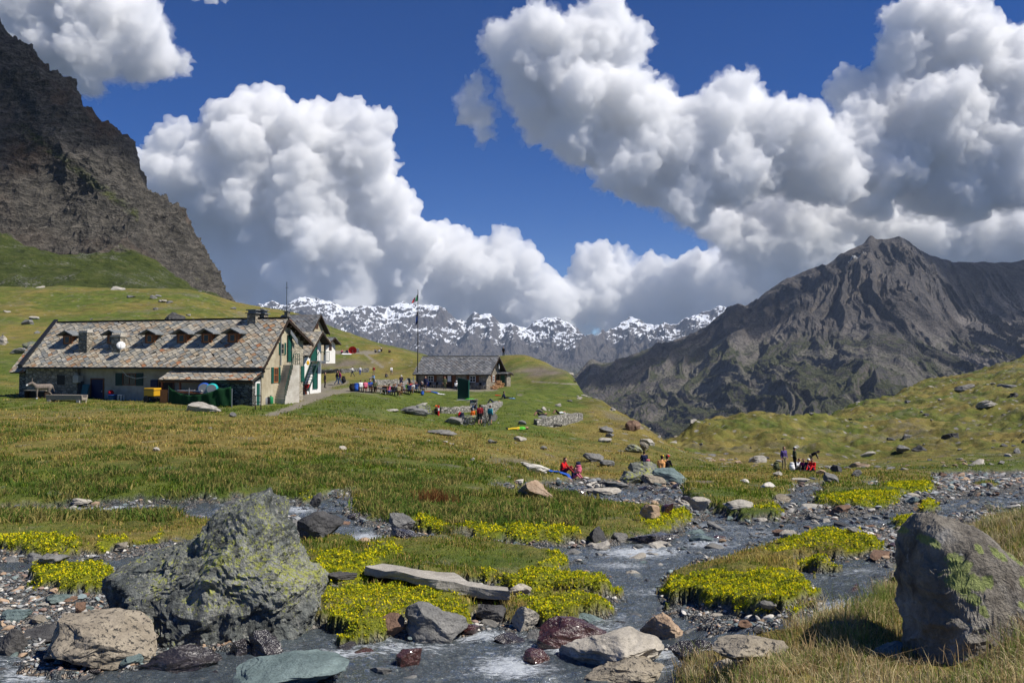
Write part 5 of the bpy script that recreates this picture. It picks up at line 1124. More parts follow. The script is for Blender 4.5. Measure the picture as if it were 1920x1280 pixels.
hull_boulder('boulder', [(1722,1115),(1728,1050),(1745,1000),(1768,982),(1800,980),(1832,988),(1872,1018),(1902,1055),(1922,1100),(1936,1150),(1944,1210),(1946,1290),(1920,1350),(1800,1360),(1735,1345),(1722,1270),(1716,1180)], 5.15, .42, mat_right_boulder(), 'upright brown boulder with green lichen patch in the dry grass of the right bank', amp=.013, ns=2.4, back=-.05, power=.40, lean=.38)

R_ = [  # px, foot py, width, height, material, seed, depth, tilt, label
 (192,1268,222,84,'tan',1,.7,.10,'large tan boulder with black speckles below the lichen-crusted boulder'),
 (335,1268,160,46,'wet',2,.5,-.18,'long dark wet slab lying between the tan boulder and the stream'),
 (500,1240,72,50,'wet',3,.8,0,'dark glistening wet rock below the lichen-crusted boulder'),
 (455,1246,60,40,'wet',4,.8,.1,'low black wet rock touching a larger glistening one'),
 (545,1294,235,34,'teal',5,.8,-.05,'broad blue-green slab at the very bottom edge of the stream'),
 (765,1257,46,40,'wetred',6,.9,.3,'small red-brown wet block alone in the fast water'),
 (818,1207,122,64,'grey',7,.7,.05,'rounded grey boulder with a wet dark base beside the yellow cushions'),
 (733,1198,58,36,'brown',8,.6,-.4,'tilted brown rock leaning against the rounded grey boulder'),
 (985,1182,52,42,'pale',10,.8,.05,'upright pale block standing under the small yellow island'),
 (1072,1226,128,52,'wetred',11,.5,.28,'long brown wet boulder sloping into the channel'),
 (1006,1252,52,26,'wetred',12,.8,.1,'low reddish wet dome washed by the stream'),
 (1150,1268,205,58,'pale',13,.75,-.06,'wide flat pale slab at the bottom of the channel'),
 (1170,1292,175,42,'tan',14,.7,0,'rough tan rock in front of the wide flat pale slab'),
 (1246,1208,88,46,'ochre',15,.8,.05,'rounded ochre boulder in the middle of the channel'),
 (1300,1240,96,36,'wet',16,.6,.08,'dark wet dome between the ochre boulder and the dry grass'),
 (1410,1250,150,40,'tan',17,.6,.03,'broad pinkish slab at the edge of the dry grass bank'),
 (1358,1262,38,20,'pale',18,.8,0,'small white stone at the tip of the dry grass bank'),
 (1000,1212,40,22,'grey',19,.8,0,'small grey stone just above the long brown wet boulder'),
 (600,1008,86,46,'dark',20,.6,-.12,'grey layered boulder behind the lichen-crusted boulder'),
 (560,1010,84,26,'grey',21,.7,.1,'flat pale-topped slab tucked under the layered boulder'),
 (510,955,52,22,'brown',22,.7,.15,'reddish rock at the foot of the meadow bank'),
 (591,950,22,26,'dark',23,.8,.2,'narrow dark rock standing where the brook leaves the meadow'),
 (750,996,52,30,'grey',24,.6,.45,'grey slab tilted against the edge of the grass tongue'),
 (1121,1018,32,28,'dark',25,.8,.1,'dark notched rock in the turf edge above the rapids'),
 (1222,1022,104,18,'wet',26,.5,.03,'long wet ledge at the head of the rapids'),
 (1163,1016,30,16,'grey',27,.8,0,'grey stone between the notched rock and the wet ledge'),
 (1222,974,40,24,'ochre',28,.7,.35,'ochre block on the end of the grass tongue'),
 (1252,966,26,18,'wetred',29,.7,-.2,'dark red rock beside the ochre block'),
 (1006,937,72,32,'ochre',30,.7,.15,'pinkish boulder beside the small pool in the meadow'),
 (1130,930,72,13,'pale',31,.6,.03,'flat pale slab carrying a heap of small stones'),
 (1150,915,58,10,'grey',32,.6,.05,'flat grey slab behind the heap of small stones'),
 (1210,900,66,34,'lichen',33,.7,.25,'big lichen-green boulder with people sitting behind it'),
 (1255,905,72,26,'teal',34,.5,.28,'long bluish slab where the two hikers sit'),
 (1182,905,48,20,'lichen',35,.7,-.1,'squat greenish boulder at the left of the big lichen-green one'),
 (1226,910,48,18,'tan',36,.6,.4,'tan slab leaning below the big lichen-green boulder'),
 (1002,888,58,17,'white',37,.5,.20,'bright white slab lying in the meadow left of the person in red'),
 (972,908,20,8,'white',38,.7,0,'small white stone below the bright white slab'),
 (1310,956,42,24,'pale',39,.7,.25,'pale boulder on the island right of the grass tongue'),
 (1384,955,56,14,'pale',40,.6,-.05,'flat pale rock on the edge of the mid-stream island'),
 (1112,866,40,16,'grey',42,.6,.3,'jagged grey outcrop halfway down the knoll'),
 (1138,875,30,12,'grey',43,.6,.2,'broken grey rock just below the jagged outcrop'),
 (1136,812,28,11,'grey',44,.7,.15,'grey flat rock high on the knoll'),
 (1134,829,26,8,'pale',45,.7,0,'thin pale slab on the knoll under the flat rock'),
 (1188,848,34,14,'lichen',46,.7,.2,'greenish boulder low on the knoll flank'),
 (1208,845,20,16,'tan',47,.8,.1,'tan boulder right of the greenish one on the knoll flank'),
 (1214,834,30,12,'pale',48,.5,.35,'elongated pale rock near the knoll skyline'),
 (1186,808,30,20,'brown',49,.7,.2,'brown outcrop breaking the knoll skyline'),
 (1143,820,18,7,'grey',50,.7,0,'small grey stone below the flat rock of the knoll'),
 (384,772,66,17,'pale',51,.6,.06,'long pale boulder in the grass before the refuge'),
 (437,782,14,9,'grey',52,.7,0,'little grey stone right of the long pale boulder'),
 (829,816,58,9,'grey',53,.6,0,'flat grey slab in the meadow below the split rocks'),
 (975,828,26,9,'pale',54,.7,.1,'pale rock below the person lying in green'),
 (924,831,18,7,'grey',55,.7,0,'flat small rock left of the pale one in the meadow'),
 (1019,843,14,7,'grey',56,.7,0,'single small stone between the meadow rocks and the knoll'),
 (979,797,16,8,'grey',57,.7,0,'small grey rock between the two lying people'),
 (328,606,38,20,'dark',58,.7,0,'big dark block on the slope just above the refuge roof'),
 (221,545,26,9,'pale',59,.7,0,'pale boulder on the crest of the hill'),
 (62,660,40,20,'lichen',60,.7,.1,'large grey boulder on the slope left of the refuge'),
 (5,647,18,20,'pale',61,.8,.2,'pointed pale rock at the left border of the hillside'),
 (38,664,34,12,'grey',62,.7,0,'low grey rock in front of the large slope boulder'),
 (52,608,20,9,'grey',63,.7,0,'grey rock high on the slope left of the refuge'),
 (65,600,18,7,'pale',64,.7,0,'pale flat rock above the highest grey rock on the left slope'),
 (1692,852,26,14,'grey',65,.7,.2,'angular grey boulder on the right hillside'),
 (1627,858,30,8,'pale',66,.4,-.15,'long pale slab on the right hillside above the stream'),
 (1568,886,22,13,'dark',67,.7,.2,'dark block in the rubble right of the hikers'),
 (1558,904,32,15,'grey',68,.6,.4,'slanting grey slab by the side channel'),
 (1605,893,18,12,'grey',69,.7,0,'grey boulder on the stony spit right of the hikers'),
 (1538,889,18,8,'ochre',70,.7,0,'rusty rock at the feet of the hikers'),
 (1458,893,18,9,'pale',71,.7,0,'pale rock below the hiker in purple'),
 (1440,914,28,9,'white',72,.6,.05,'white slab on the far edge of the island'),
 (1396,905,18,7,'white',73,.7,0,'white boulder near the small dark pool'),
 (1500,905,36,7,'pale',74,.6,0,'thin pale slab at the mouth of the side channel'),
 (1700,762+60,20,8,'grey',75,.7,0,'grey rock halfway up the right hillside'),
 (20,1235,56,50,'dark',76,.8,.15,'dark angular block at the left border of the gravel bar'),
 (22,1062,30,10,'grey',77,.7,0,'flat cobble left of the paired grey cobbles'),
 (62,1056,36,16,'grey',78,.8,0,'left one of two smooth grey cobbles above the yellow cushion'),
 (101,1058,50,18,'grey',79,.8,.1,'right and larger one of two smooth grey cobbles above the yellow cushion'),
 (280,1192,34,22,'teal',80,.6,-.2,'blue-green stone squeezed against the lichen-crusted boulder'),
 (300,1206,42,28,'teal',81,.5,-.4,'blue-green slab leaning below the squeezed one'),
 (30,1168,52,18,'teal',82,.6,0,'blue-green flat stone on the left gravel bar'),
 (150,1152,20,20,'brown',83,.7,.3,'maroon split stone standing on the left gravel bar'),
 (92,1205,120,22,'dark',84,.5,-.05,'long low dark slab behind the tan boulder'),
 (1668,1236,62,26,'teal',85,.8,0,'bluish slab in the grass left of the upright boulder'),
 (1580,1185,50,14,'grey',86,.7,.1,'grey rock half hidden in dry grass by the rapids'),
 (1440,1148,30,14,'grey',87,.8,0,'grey cobble under the big yellow island'),
 (1420,1190,22,13,'dark',88,.8,0,'round dark cobble on the gravel below the big yellow island'),
 (1190,1085,34,12,'pale',89,.6,.2,'paired pale stones in the middle of the rapids'),
 (1340,1035,36,12,'grey',90,.7,0,'grey stone on the bar above the big yellow island'),
 (1548,985,22,8,'pale',91,.7,0,'pale stone in the shallows right of the rapids'),
 (1700,1140,30,14,'grey',92,.8,0,'grey stone at the water edge left of the upright boulder'),
 (920,1170,56,32,'dark',93,.8,.2,'dark rock with pale top between the two yellow islands'),
 (880,1195,40,18,'wetred',94,.8,0,'rusty wet stone below the dark rock with pale top'),
 (955,1222,60,26,'wet',95,.8,0,'black wet rock in the rapids left of the long brown boulder'),
 (1110,1180,60,22,'teal',96,.8,.2,'bluish slab in the shallows above the long brown boulder'),
 (1430,985,30,10,'pale',97,.7,0,'pale stone under the small green islet'),
 (1600,1000,28,10,'grey',98,.7,.2,'grey stone at the tip of the big yellow island'),
 (640,1090,60,14,'dark',99,.6,0,'dark wet rock between the two middle grass islands'),
 (720,1096,50,13,'wetred',100,.6,0,'maroon rock in the side channel under the long pale slab'),
]
for k, (px, py, w, h, mt, sd, dp, tl, lab) in enumerate(R_):
    put_rock(px, py, w, h, mt, lab, sd, dp, tilt=tl, lv=5 if w > 45 else 4, name='boulder' if w >= 120 else 'rock', cat='rock')
# long pale slab bridging the side channel
def slab(name, pts, th, mat, label, sd):
    m = MB(); b0 = [ground_at(x, y) for x, y in pts]; 
    for a, b in zip(b0[:-1], b0[1:]): pass
    V = []; n = len(pts)
    top = [Vector((g.x, g.y, g.z + th * (1.3 if i < n // 2 else 1.0))) for i, g in enumerate(b0)]
    m2 = m.b; a = [m2.verts.new(v) for v in top]; b = [m2.verts.new(v - Vector((0, 0, th))) for v in top]; m2.faces.new(a); m2.faces.new(b[::-1])
    for i in range(n): m2.faces.new([a[i], b[i], b[(i+1) % n], a[(i+1) % n]])
    bmesh.ops.triangulate(m2, faces=m2.faces[:]); bmesh.ops.subdivide_edges(m2, edges=m2.edges[:], cuts=3, use_grid_fill=True)
    for v in m2.verts:
        c = v.co; d = float(fbm(np.array([c.x * 2.5]), np.array([c.y * 2.5]), np.array([c.z * 6]), 4, sd)[0]); v.co = c + Vector((d * .03, d * .03, d * .025))
    o = m.build(name, mat); return tag(o, label, 'rock')
slab('rock', [(682,1082),(740,1092),(820,1108),(880,1120),(955,1130),(950,1118),(890,1108),(850,1094),(790,1085),(720,1078)], .10, RM['pale'], 'long narrow pale slab bridging the side channel between grass islands', 3)

# ---------------------------------------------------------------- loose stones
def scatter_points(n, amin, amax, ymin, ymax, seed, p=1.0):
    r_ = np.random.default_rng(seed); a = r_.uniform(amin, amax, n); Y = np.exp(r_.uniform(math.log(ymin), math.log(ymax), n)); return a * Y, Y, r_
# cobbles, each an object: the largest ones seen in the bed
X_, Y_, r_ = scatter_points(3400, -.66, .66, 6.4, 60, 301)
z_, bed_, ch_, ye_, bw_ = sheet_height(X_, Y_)
ok = np.where(bed_ > .8)[0][:290]
mats_ = ['grey', 'grey', 'pale', 'dark', 'teal', 'ochre', 'wet', 'tan', 'brown', 'grey', 'pale']
for i in ok:
    mt = mats_[r_.integers(len(mats_))]
    if ch_[i] > .5 and r_.random() < .5: mt = 'wet'
    sx = float(np.clip(r_.lognormal(-1.9, .42), .07, .42)) * float(np.clip(Y_[i] / 11, .8, 3.0))
    o = link('cobble', rock_mesh(int(r_.integers(12)), 3, mt, rough=.07)); o.scale = (sx, sx * r_.uniform(.5, .9), sx * r_.uniform(.28, .6)); o.rotation_euler = (r_.normal(0, .2), r_.normal(0, .2), r_.uniform(0, 6.28))
    o.location = (X_[i], Y_[i], z_[i] + o.scale[2] * .22)
    wd = {'grey': 'grey', 'pale': 'pale', 'dark': 'dark', 'teal': 'blue-green', 'ochre': 'ochre', 'wet': 'wet black', 'tan': 'speckled tan', 'brown': 'brown'}[mt]
    tag(o, f'small loose {wd} cobble lying in the stony stream bed', 'cobble', f'{wd} cobbles in the stream bed')
X_, Y_, r_ = scatter_points(900, -.64, .5, 6.6, 26, 305)
z_, bed_, ch_, ye_, bw_ = sheet_height(X_, Y_)
for i in np.where(bed_ > .8)[0][:80]:
    mt = ['grey', 'wet', 'dark', 'pale', 'wetred', 'brown', 'teal', 'grey'][r_.integers(8)]; sx = float(r_.uniform(.16, .42)) * float(np.clip(Y_[i] / 10, .8, 2.2))
    o = link('stone', rock_mesh(int(r_.integers(14)), 4, mt, rough=.05, cuts=14)); o.scale = (sx, sx * r_.uniform(.5, .9), sx * r_.uniform(.25, .5)); o.rotation_euler = (r_.normal(0, .25), r_.normal(0, .25), r_.uniform(0, 6.28)); o.location = (X_[i], Y_[i], z_[i] + o.scale[2] * .2)
    wd = {'grey': 'grey', 'pale': 'pale', 'dark': 'dark', 'teal': 'blue-green', 'wet': 'glistening black', 'wetred': 'wet maroon', 'brown': 'brown'}[mt]
    tag(o, f'medium {wd} stone standing out of the shallow stream', 'stone', f'medium {wd} stones in the stream')
# scattered rocks on the slopes
def slope_rocks(n, seed, amin, amax, ymin, ymax, cond, label, group, smin, smax, ms):
    X, Y, r_ = scatter_points(n * 6, amin, amax, ymin, ymax, seed); z, bed, ch, ye, bw = sheet_height(X, Y); px, py = proj(X, Y, z); k = 0
    for i in np.where((bed < .1) & cond(px, py, X, Y))[0]:
        if k >= n: break
        k += 1; s = float(r_.uniform(smin, smax) * (1 + 1.6 * (r_.random() < .12))) * Y[i] / 100
        mt = ms[r_.integers(len(ms))]; o = link('rock', rock_mesh(int(r_.integers(12)), 3, mt, rough=.05)); o.scale = (s, s * r_.uniform(.5, .9), s * r_.uniform(.25, .55)); o.rotation_euler = (r_.normal(0, .15), r_.normal(0, .15), r_.uniform(0, 6.28))
        o.location = (X[i], Y[i], z[i] + o.scale[2] * .15); tag(o, f'small {mt} stone {label}', 'rock', f'{mt} {group}')
slope_rocks(110, 311, .16, .66, 84, 330, lambda px, py, X, Y: px > 1270, 'strewn over the grassy right hillside', 'stones strewn over the right hillside', .3, 1.0, ['grey', 'pale', 'dark', 'grey'])
slope_rocks(70, 312, .2, .62, 66, 86, lambda px, py, X, Y: (px > 1330) & (py < 905), 'in the rubble spit between hillside and stream', 'stones of the rubble spit', .35, 1.1, ['grey', 'pale', 'ochre', 'pale'])
slope_rocks(34, 313, -.64, -.18, 95, 250, lambda px, py, X, Y: (py < 690), 'dotting the green slope above the refuge', 'stones on the slope above the refuge', .5, 1.5, ['grey', 'pale', 'grey'])
slope_rocks(34, 314, .02, .22, 66, 140, lambda px, py, X, Y: (px > 1000) & (px < 1290) & (py < 850), 'dotting the grassy knoll', 'stones on the grassy knoll', .4, 1.2, ['grey', 'pale', 'tan'])
slope_rocks(22, 315, -.6, .1, 30, 75, lambda px, py, X, Y: (py > 770), 'half sunk in the meadow', 'stones sunk in the meadow', .25, .7, ['grey', 'pale'])

# gravel: the uncountable small stuff
def gravel():
    n1 = 46000; X, Y, r_ = scatter_points(n1, -.68, .68, 5.6, 75, 321)
    z, bed, ch, ye, bw = sheet_height(X, Y); k = (bed > .55) & (r_.random(n1) > .3 * ch); X, Y, z, ch = X[k], Y[k], z[k], ch[k]; n = len(X)
    s = np.clip(r_.lognormal(-3.25, .45, n), .018, .12) * np.clip(Y / 8.5, .8, 5); near = Y < 16
    Vs = []; Fs = []; T = []; off = 0
    pal = np.array([(.14,.15,.16),(.20,.21,.21),(.10,.11,.12),(.30,.29,.27),(.42,.40,.37),(.34,.24,.16),(.16,.20,.20),(.24,.17,.14),(.50,.47,.42),(.26,.27,.27)])
    for lv, sel in ((2, near), (1, ~near)):
        idx = np.where(sel)[0]; ns = 6
        for q in range(ns):
            ii = idx[q::ns]; v, f = rock_shape(20 + q, lv, cuts=6, rough=.03); m = len(ii)
            a = r_.uniform(0, 6.28, m); sc = s[ii]; A = v[None] * np.stack([sc, sc * r_.uniform(.55, .9, m), sc * r_.uniform(.3, .6, m)], 1)[:, None, :]
            ca, sa = np.cos(a)[:, None], np.sin(a)[:, None]; tz = r_.normal(0, .3, m)[:, None]
            x = A[..., 0] * ca - A[..., 1] * sa; y = A[..., 0] * sa + A[..., 1] * ca; zz = A[..., 2] + x * tz
            W3 = np.stack([x + X[ii][:, None], y + Y[ii][:, None], zz + (z[ii] + sc * .12)[:, None]], -1)
            Vs.append(W3.reshape(-1, 3)); Fs.append((f[None] + (np.arange(m) * len(v))[:, None, None] + off).reshape(-1, 3)); off += m * len(v)
            c = pal[r_.integers(len(pal), size=m)] * r_.uniform(.75, 1.25, m)[:, None] * (1.25 - .6 * ch[ii])[:, None]; T.append(np.repeat(c, len(v), 0))
    t = NT('gravel_stones'); t.base(t.mix(.4, t.attr('tint', False), t.ramp(t.noise(t.pos(), 60, 3, .7), [(.3, .5), (.7, 1.2)]), 'MULTIPLY')); t.rough(.75)
    tag(link('gravel', np_mesh('gravel', np.concatenate(Vs), np.concatenate(Fs), [t.m], smooth=False, attrs={'tint': np.concatenate(T)})), kind='stuff')
gravel()

# ================================================================ grass and flowering cushions
def mat_blades(name, trans=.35):
    t = NT(name); t.t.nodes.remove(t.b); c = t.attr('tint', False)
    d = t.n('ShaderNodeBsdfDiffuse'); t.l(c, d.inputs[0]); tr = t.n('ShaderNodeBsdfTranslucent'); t.l(c, tr.inputs[0]); m = t.n('ShaderNodeMixShader'); m.inputs[0].default_value = trans
    t.l(d.outputs[0], m.inputs[1]); t.l(tr.outputs[0], m.inputs[2]); t.l(m.outputs[0], t.out.inputs['Surface']); return t.m
MB_ = mat_blades('grass_blades')
def blades(name, X, Y, z, h, w, tint, r_, lean=.35, per=1, spread=0.05):
    n = len(X); X = np.repeat(X, per) + r_.normal(0, 1, n * per) * np.repeat(np.broadcast_to(spread, n), per); Y = np.repeat(Y, per) + r_.normal(0, 1, n * per) * np.repeat(np.broadcast_to(spread, n), per)
    z = np.repeat(z, per); h = np.repeat(h, per) * r_.uniform(.55, 1.25, n * per); w = np.repeat(np.broadcast_to(w, n), per); tint = np.repeat(tint, per, 0) * r_.uniform(.7, 1.3, (n * per, 1)); N = n * per
    a = r_.uniform(0, 6.28, N); L = h * r_.normal(lean * .6, lean, N); b = r_.uniform(-.9, .9, N)
    dx, dy = np.cos(b) * w / 2, np.sin(b) * w / 2; lx, ly = np.cos(a) * L, np.sin(a) * L
    p0 = np.stack([X - dx, Y - dy, z - .02], 1); p1 = np.stack([X + dx, Y + dy, z - .02], 1)
    p2 = np.stack([X + lx * .4 + dx * .7, Y + ly * .4 + dy * .7, z + h * .62], 1); p3 = np.stack([X + lx * .4 - dx * .7, Y + ly * .4 - dy * .7, z + h * .62], 1); p4 = np.stack([X + lx, Y + ly, z + h * (1 - .2 * np.abs(L) / np.maximum(h, 1e-3))], 1)
    V = np.stack([p0, p1, p2, p3, p4], 1).reshape(-1, 3); base = np.arange(N)[:, None] * 5
    Fq = np.concatenate([base + [0, 1, 2], base + [0, 2, 3], base + [3, 2, 4]])
    return V, Fq, np.repeat(tint, 5, 0)
def grass_colour(dry, r_, n):
    g = np.array([(.12,.185,.018),(.18,.24,.03),(.085,.14,.016),(.24,.27,.045)])[r_.integers(4, size=n)]; d = np.array([(.46,.36,.10),(.56,.45,.15),(.38,.29,.075),(.50,.34,.12)])[r_.integers(4, size=n)]
    k = (r_.random(n) < np.clip(dry * .95, .03, .95))[:, None]; return np.where(k, d, g)
def bw_e(b): return np.clip(b, 0, 1)
def grass():
    n = 190000; X, Y, r_ = scatter_points(n, -.70, .70, 5.0, 130, 331); z, bed, ch, ye, bw = sheet_height(X, Y)
    k = (bed < .35) & ~((bw_e(bw) > .45) & (r_.random(n) < .6)); X, Y, z, bed, ye = X[k], Y[k], z[k], bed[k], ye[k]; dry, dirt, path = cover(X, Y, z, bed, ye); k = (dirt + path < .6) & ((ye < .3) | (r_.random(len(X)) < .12)) & (r_.random(len(X)) < sstep(125, 55, Y) * np.clip(.75 + 1.2 * fbm(X * .35, Y * .35, 8, 3, 76), .1, 1)); X, Y, z, dry, ye = X[k], Y[k], z[k], dry[k], ye[k]
    tuft = np.clip(fbm(X * .9, Y * .9, 3, 3, 77) + .6, .25, 1.6)
    px = 960 + F * X / Y; h = np.clip(.03 + Y * .0030, .05, .145) * tuft ** 1.3 * (1 - .55 * sstep(60, 120, Y)); w = np.clip(Y * .00105, .006, .05)
    c = grass_colour(dry, r_, len(X)); c = np.where((ye > .5)[:, None] & (r_.random(len(X)) < .5)[:, None], np.array([.30, .30, .03]), c)
    V1, F1, T1 = blades('g', X, Y, z, h, w, c, r_, per=3, spread=np.clip(Y * .004, .02, .2), lean=.6)
    tag(link('grass', np_mesh('grass', V1, F1, [MB_], smooth=False, attrs={'tint': T1})), kind='stuff')
    n = 9000; X, Y, r_ = scatter_points(n, -.68, .1, 17, 48, 335); z, bed, ch, ye, bw = sheet_height(X, Y); k = (bed < .2) & (fbm(X * .5, Y * .5, 1, 3, 70) + .5 * sstep(34, 22, Y) > .35); X, Y, z = X[k], Y[k], z[k]
    pal = np.array([(.10,.17,.03),(.14,.20,.04),(.36,.30,.10),(.26,.24,.07)]); c = pal[r_.integers(4, size=len(X))]
    V1, F1, T1 = blades('g', X, Y, z, np.full(len(X), .19) * r_.uniform(.6, 1.3, len(X)), .028, c, r_, per=16, spread=.14, lean=.8)
    tag(link('tussock_grass', np_mesh('tussock_grass', V1, F1, [MB_], smooth=False, attrs={'tint': T1})), kind='stuff')
    # taller dry tufts of the near right bank
    n = 6500; X, Y, r_ = scatter_points(n, .10, .72, 3.0, 11, 333); z, bed, ch, ye, bw = sheet_height(X, Y); zb, *_r = layout(X, Y); px, py = proj(X, Y, z)
    k = (bed < .3) & (((px > 1250) & (py > 1235)) | (px > 1470 + .6 * np.clip(1200 - py, 0, 200))) & ~((px > 1690) & (px < 1930) & (Y < 6.3) & (Y > 4.25) & (r_.random(n) > .12)) ; k &= (fbm(X * 2.2, Y * 2.2, 0, 3, 78) > -.25)
    X, Y, z = X[k], Y[k], z[k]; t_ = np.clip(fbm(X * 1.6, Y * 1.6, 5, 3, 79) * .8 + .75, .3, 1.5)
    pal = np.array([(.56,.45,.23),(.68,.58,.34),(.44,.33,.16),(.18,.23,.05),(.24,.29,.08),(.50,.36,.20)]); c = pal[r_.integers(6, size=len(X))]
    V1, F1, T1 = blades('g', X, Y, z, np.where(r_.random(len(X)) < .06, .20, .085) * t_, .0045, c, r_, per=26, spread=.06, lean=.75)
    tag(link('dry_grass', np_mesh('dry_grass', V1, F1, [MB_], smooth=False, attrs={'tint': T1})), kind='stuff')
grass()
def cushions():
    n = 620000; X, Y, r_ = scatter_points(n, -.68, .68, 7.0, 42, 341); z, bed, ch, ye, bw = sheet_height(X, Y)
    k = (ye > r_.uniform(.25, .75, n)) & (fbm(X * 2.1, Y * 2.1, 2, 4, 93) > r_.uniform(-.75, -.05, n)); X, Y, z, ye = X[k], Y[k], z[k], ye[k]; n = len(X); s = np.clip(Y * .00115, .009, .035) * r_.uniform(.6, 1.3, n)
    lump = np.clip(fbm(X * 4.5, Y * 4.5, 0, 3, 91) * .5 + .5, 0, 1); H = lump * np.clip(Y * .0055, .04, .13) * np.clip((ye - .2) / .5, .25, 1); zz = z + H * r_.uniform(.4, 1.05, n) 
    a = r_.uniform(0, 6.28, n); tl = r_.normal(0, .7, (n, 2)); u = np.stack([np.cos(a), np.sin(a), tl[:, 0]], 1) * s[:, None]; v = np.stack([-np.sin(a), np.cos(a), tl[:, 1]], 1) * s[:, None] * .8
    C = np.stack([X, Y, zz], 1); V = np.stack([C - u, C - v, C + u, C + v], 1).reshape(-1, 3); Fq = np.arange(n * 4).reshape(-1, 4)
    pal = np.array([(.70,.60,.015),(.50,.50,.02),(.30,.35,.02),(.14,.19,.015),(.80,.66,.02),(.08,.13,.012)]); pr = np.clip(.15 + .8 * lump, 0, 1)
    idx = np.where(r_.random(n) < pr, r_.choice([0, 1, 4, 2], n), r_.choice([2, 3, 5, 1], n)); T = np.repeat(pal[idx] * r_.uniform(.75, 1.2, (n, 1)), 4, 0)
    tag(link('flowering_cushion_plants', np_mesh('flowering_cushion_plants', V, Fq, [MB_], smooth=False, attrs={'tint': T})), kind='stuff')
cushions()
# ================================================================ people and animals
def capsules(parts, vox):
    """parts: (p0, p1, r0, r1, region) grown together into one continuous skin"""
    Vs = []; Fs = []; off = 0; v0, f0 = ico(3)
    for p0, p1, r0, r1, rg in parts:
        p0 = np.array(p0, float); p1 = np.array(p1, float); d = p1 - p0; L = np.linalg.norm(d); n = max(1, int(L / (min(r0, r1) * .55)))
        if L < 1e-6: steps = [(p0, r0)]
        else: steps = [(p0 + d * t, r0 + (r1 - r0) * t) for t in np.linspace(0, 1, n + 1)]
        lv = 2 if max(r0, r1) < .08 else 3
        v, f = ico(lv)
        for c, r in steps: Vs.append(v * r + c); Fs.append(f + off); off += len(v)
    me = remeshed(np.concatenate(Vs), np.concatenate(Fs), vox)
    n = len(me.polygons); c = np.zeros(n * 3, np.float32); me.polygons.foreach_get('center', c); c = c.reshape(-1, 3); best = np.full(n, 1e9); reg = np.zeros(n, np.int32)
    for p0, p1, r0, r1, rg in parts:
        p0 = np.array(p0); p1 = np.array(p1); d = p1 - p0; t = np.clip(((c - p0) @ d) / max(float(d @ d), 1e-9), 0, 1); dist = np.linalg.norm(c - p0 - t[:, None] * d, axis=1) - (r0 + (r1 - r0) * t)
        k = dist < best; best[k] = dist[k]; reg[k] = rg
    return me, reg
SKIN, TOP, FORE, THIGH, SHIN, SHOE, HAIR = range(7)
def body(j, lean=(0, -1)):
    """j: joints; lean = the way the face looks in plan"""
    g = lambda k: np.array(j[k], float); fx, fy = lean; pl, ch, nk, hd = g('pelvis'), g('chest'), g('neck'), g('head'); sd = np.array([-fy, fx, 0.0]); up = (ch - pl) / np.linalg.norm(ch - pl); fw = np.cross(sd, up)
    fw = fw if fw @ np.array([fx, fy, 0.0001]) > 0 else -fw; hu = (hd - nk) / np.linalg.norm(hd - nk); hf = np.cross(sd, hu); hf = hf if hf @ np.array([fx, fy, 1e-4]) > 0 else -hf
    P_ = []
    for s in (-1, 1): P_ += [(pl + sd * .07 * s, ch + sd * .085 * s, .115, .12, TOP), (pl + sd * .075 * s, pl + sd * .075 * s - up * .05, .125, .12, THIGH)]
    P_ += [(ch, ch + up * .10, .13, .10, TOP), (ch + up * .10, nk, .075, .055, SKIN), (nk, hd, .055, .07, SKIN), (hd, hd + hu * .05, .088, .092, SKIN), (hd + hu * .055 - hf * .02, hd + hu * .07 - hf * .03, .094, .09, HAIR), (hd - hf * .04, hd - hf * .045 + hu * .05, .08, .088, HAIR), (hd + hf * .085, hd + hf * .10 - hu * .01, .018, .016, SKIN)]
    for s, q in ((-1, 'l'), (1, 'r')):
        sh, el, ha, hp, kn, an, to = [g(k + q) for k in ('sho', 'elb', 'han', 'hip', 'kne', 'ank', 'toe')]
        P_ += [(ch + up * .09, sh, .08, .066, TOP), (sh, el, .062, .05, TOP), (el, ha, .046, .034, FORE), (hp, kn, .098, .066, THIGH), (kn, an, .064, .045, SHIN), (an, to, .05, .042, SHOE), (an, an, .055, .055, SHOE)]
        d = (ha - el) / np.linalg.norm(ha - el); w = np.cross(d, up); w = w / (np.linalg.norm(w) + 1e-6); P_ += [(ha, ha + d * .06, .030, .030, SKIN)]
        for k, (o, L) in enumerate([(-.03, .065), (-.01, .08), (.01, .075), (.03, .055)]): P_ += [(ha + d * .06 + w * o, ha + d * (.06 + L) + w * o * 1.5 - up * .02, .012, .011, SKIN)]
        P_ += [(ha + d * .01 + w * .03 * s, ha + d * .06 + w * .06 * s, .013, .011, SKIN)]
    return P_
def sym(base, **kw):
    j = dict(base)
    for k, v in kw.items():
        if k in ('sho', 'elb', 'han', 'hip', 'kne', 'ank', 'toe'): j[k + 'l'] = (-v[0], v[1], v[2]); j[k + 'r'] = v
        else: j[k] = v
    return j
POSES = {}
st = sym({}, pelvis=(0,0,.97), chest=(0,-.01,1.27), neck=(0,0,1.47), head=(0,-.02,1.58), sho=(.19,0,1.40), elb=(.25,.03,1.13), han=(.25,-.06,.90), hip=(.09,0,.92), kne=(.10,-.03,.50), ank=(.12,.02,.09), toe=(.14,-.14,.045))
POSES['stand'] = st
wk = dict(st); wk.update(kner=(.10,-.20,.53), ankr=(.10,-.22,.10), toer=(.11,-.38,.05), kne_l=0, knel=(-.10,.06,.50), ankl=(-.10,.34,.14), toel=(-.10,.22,.05), elbr=(.24,.14,1.15), hanr=(.24,.12,.92), elbl=(-.24,-.06,1.15), hanl=(-.22,-.25,1.0)); POSES['walk'] = wk
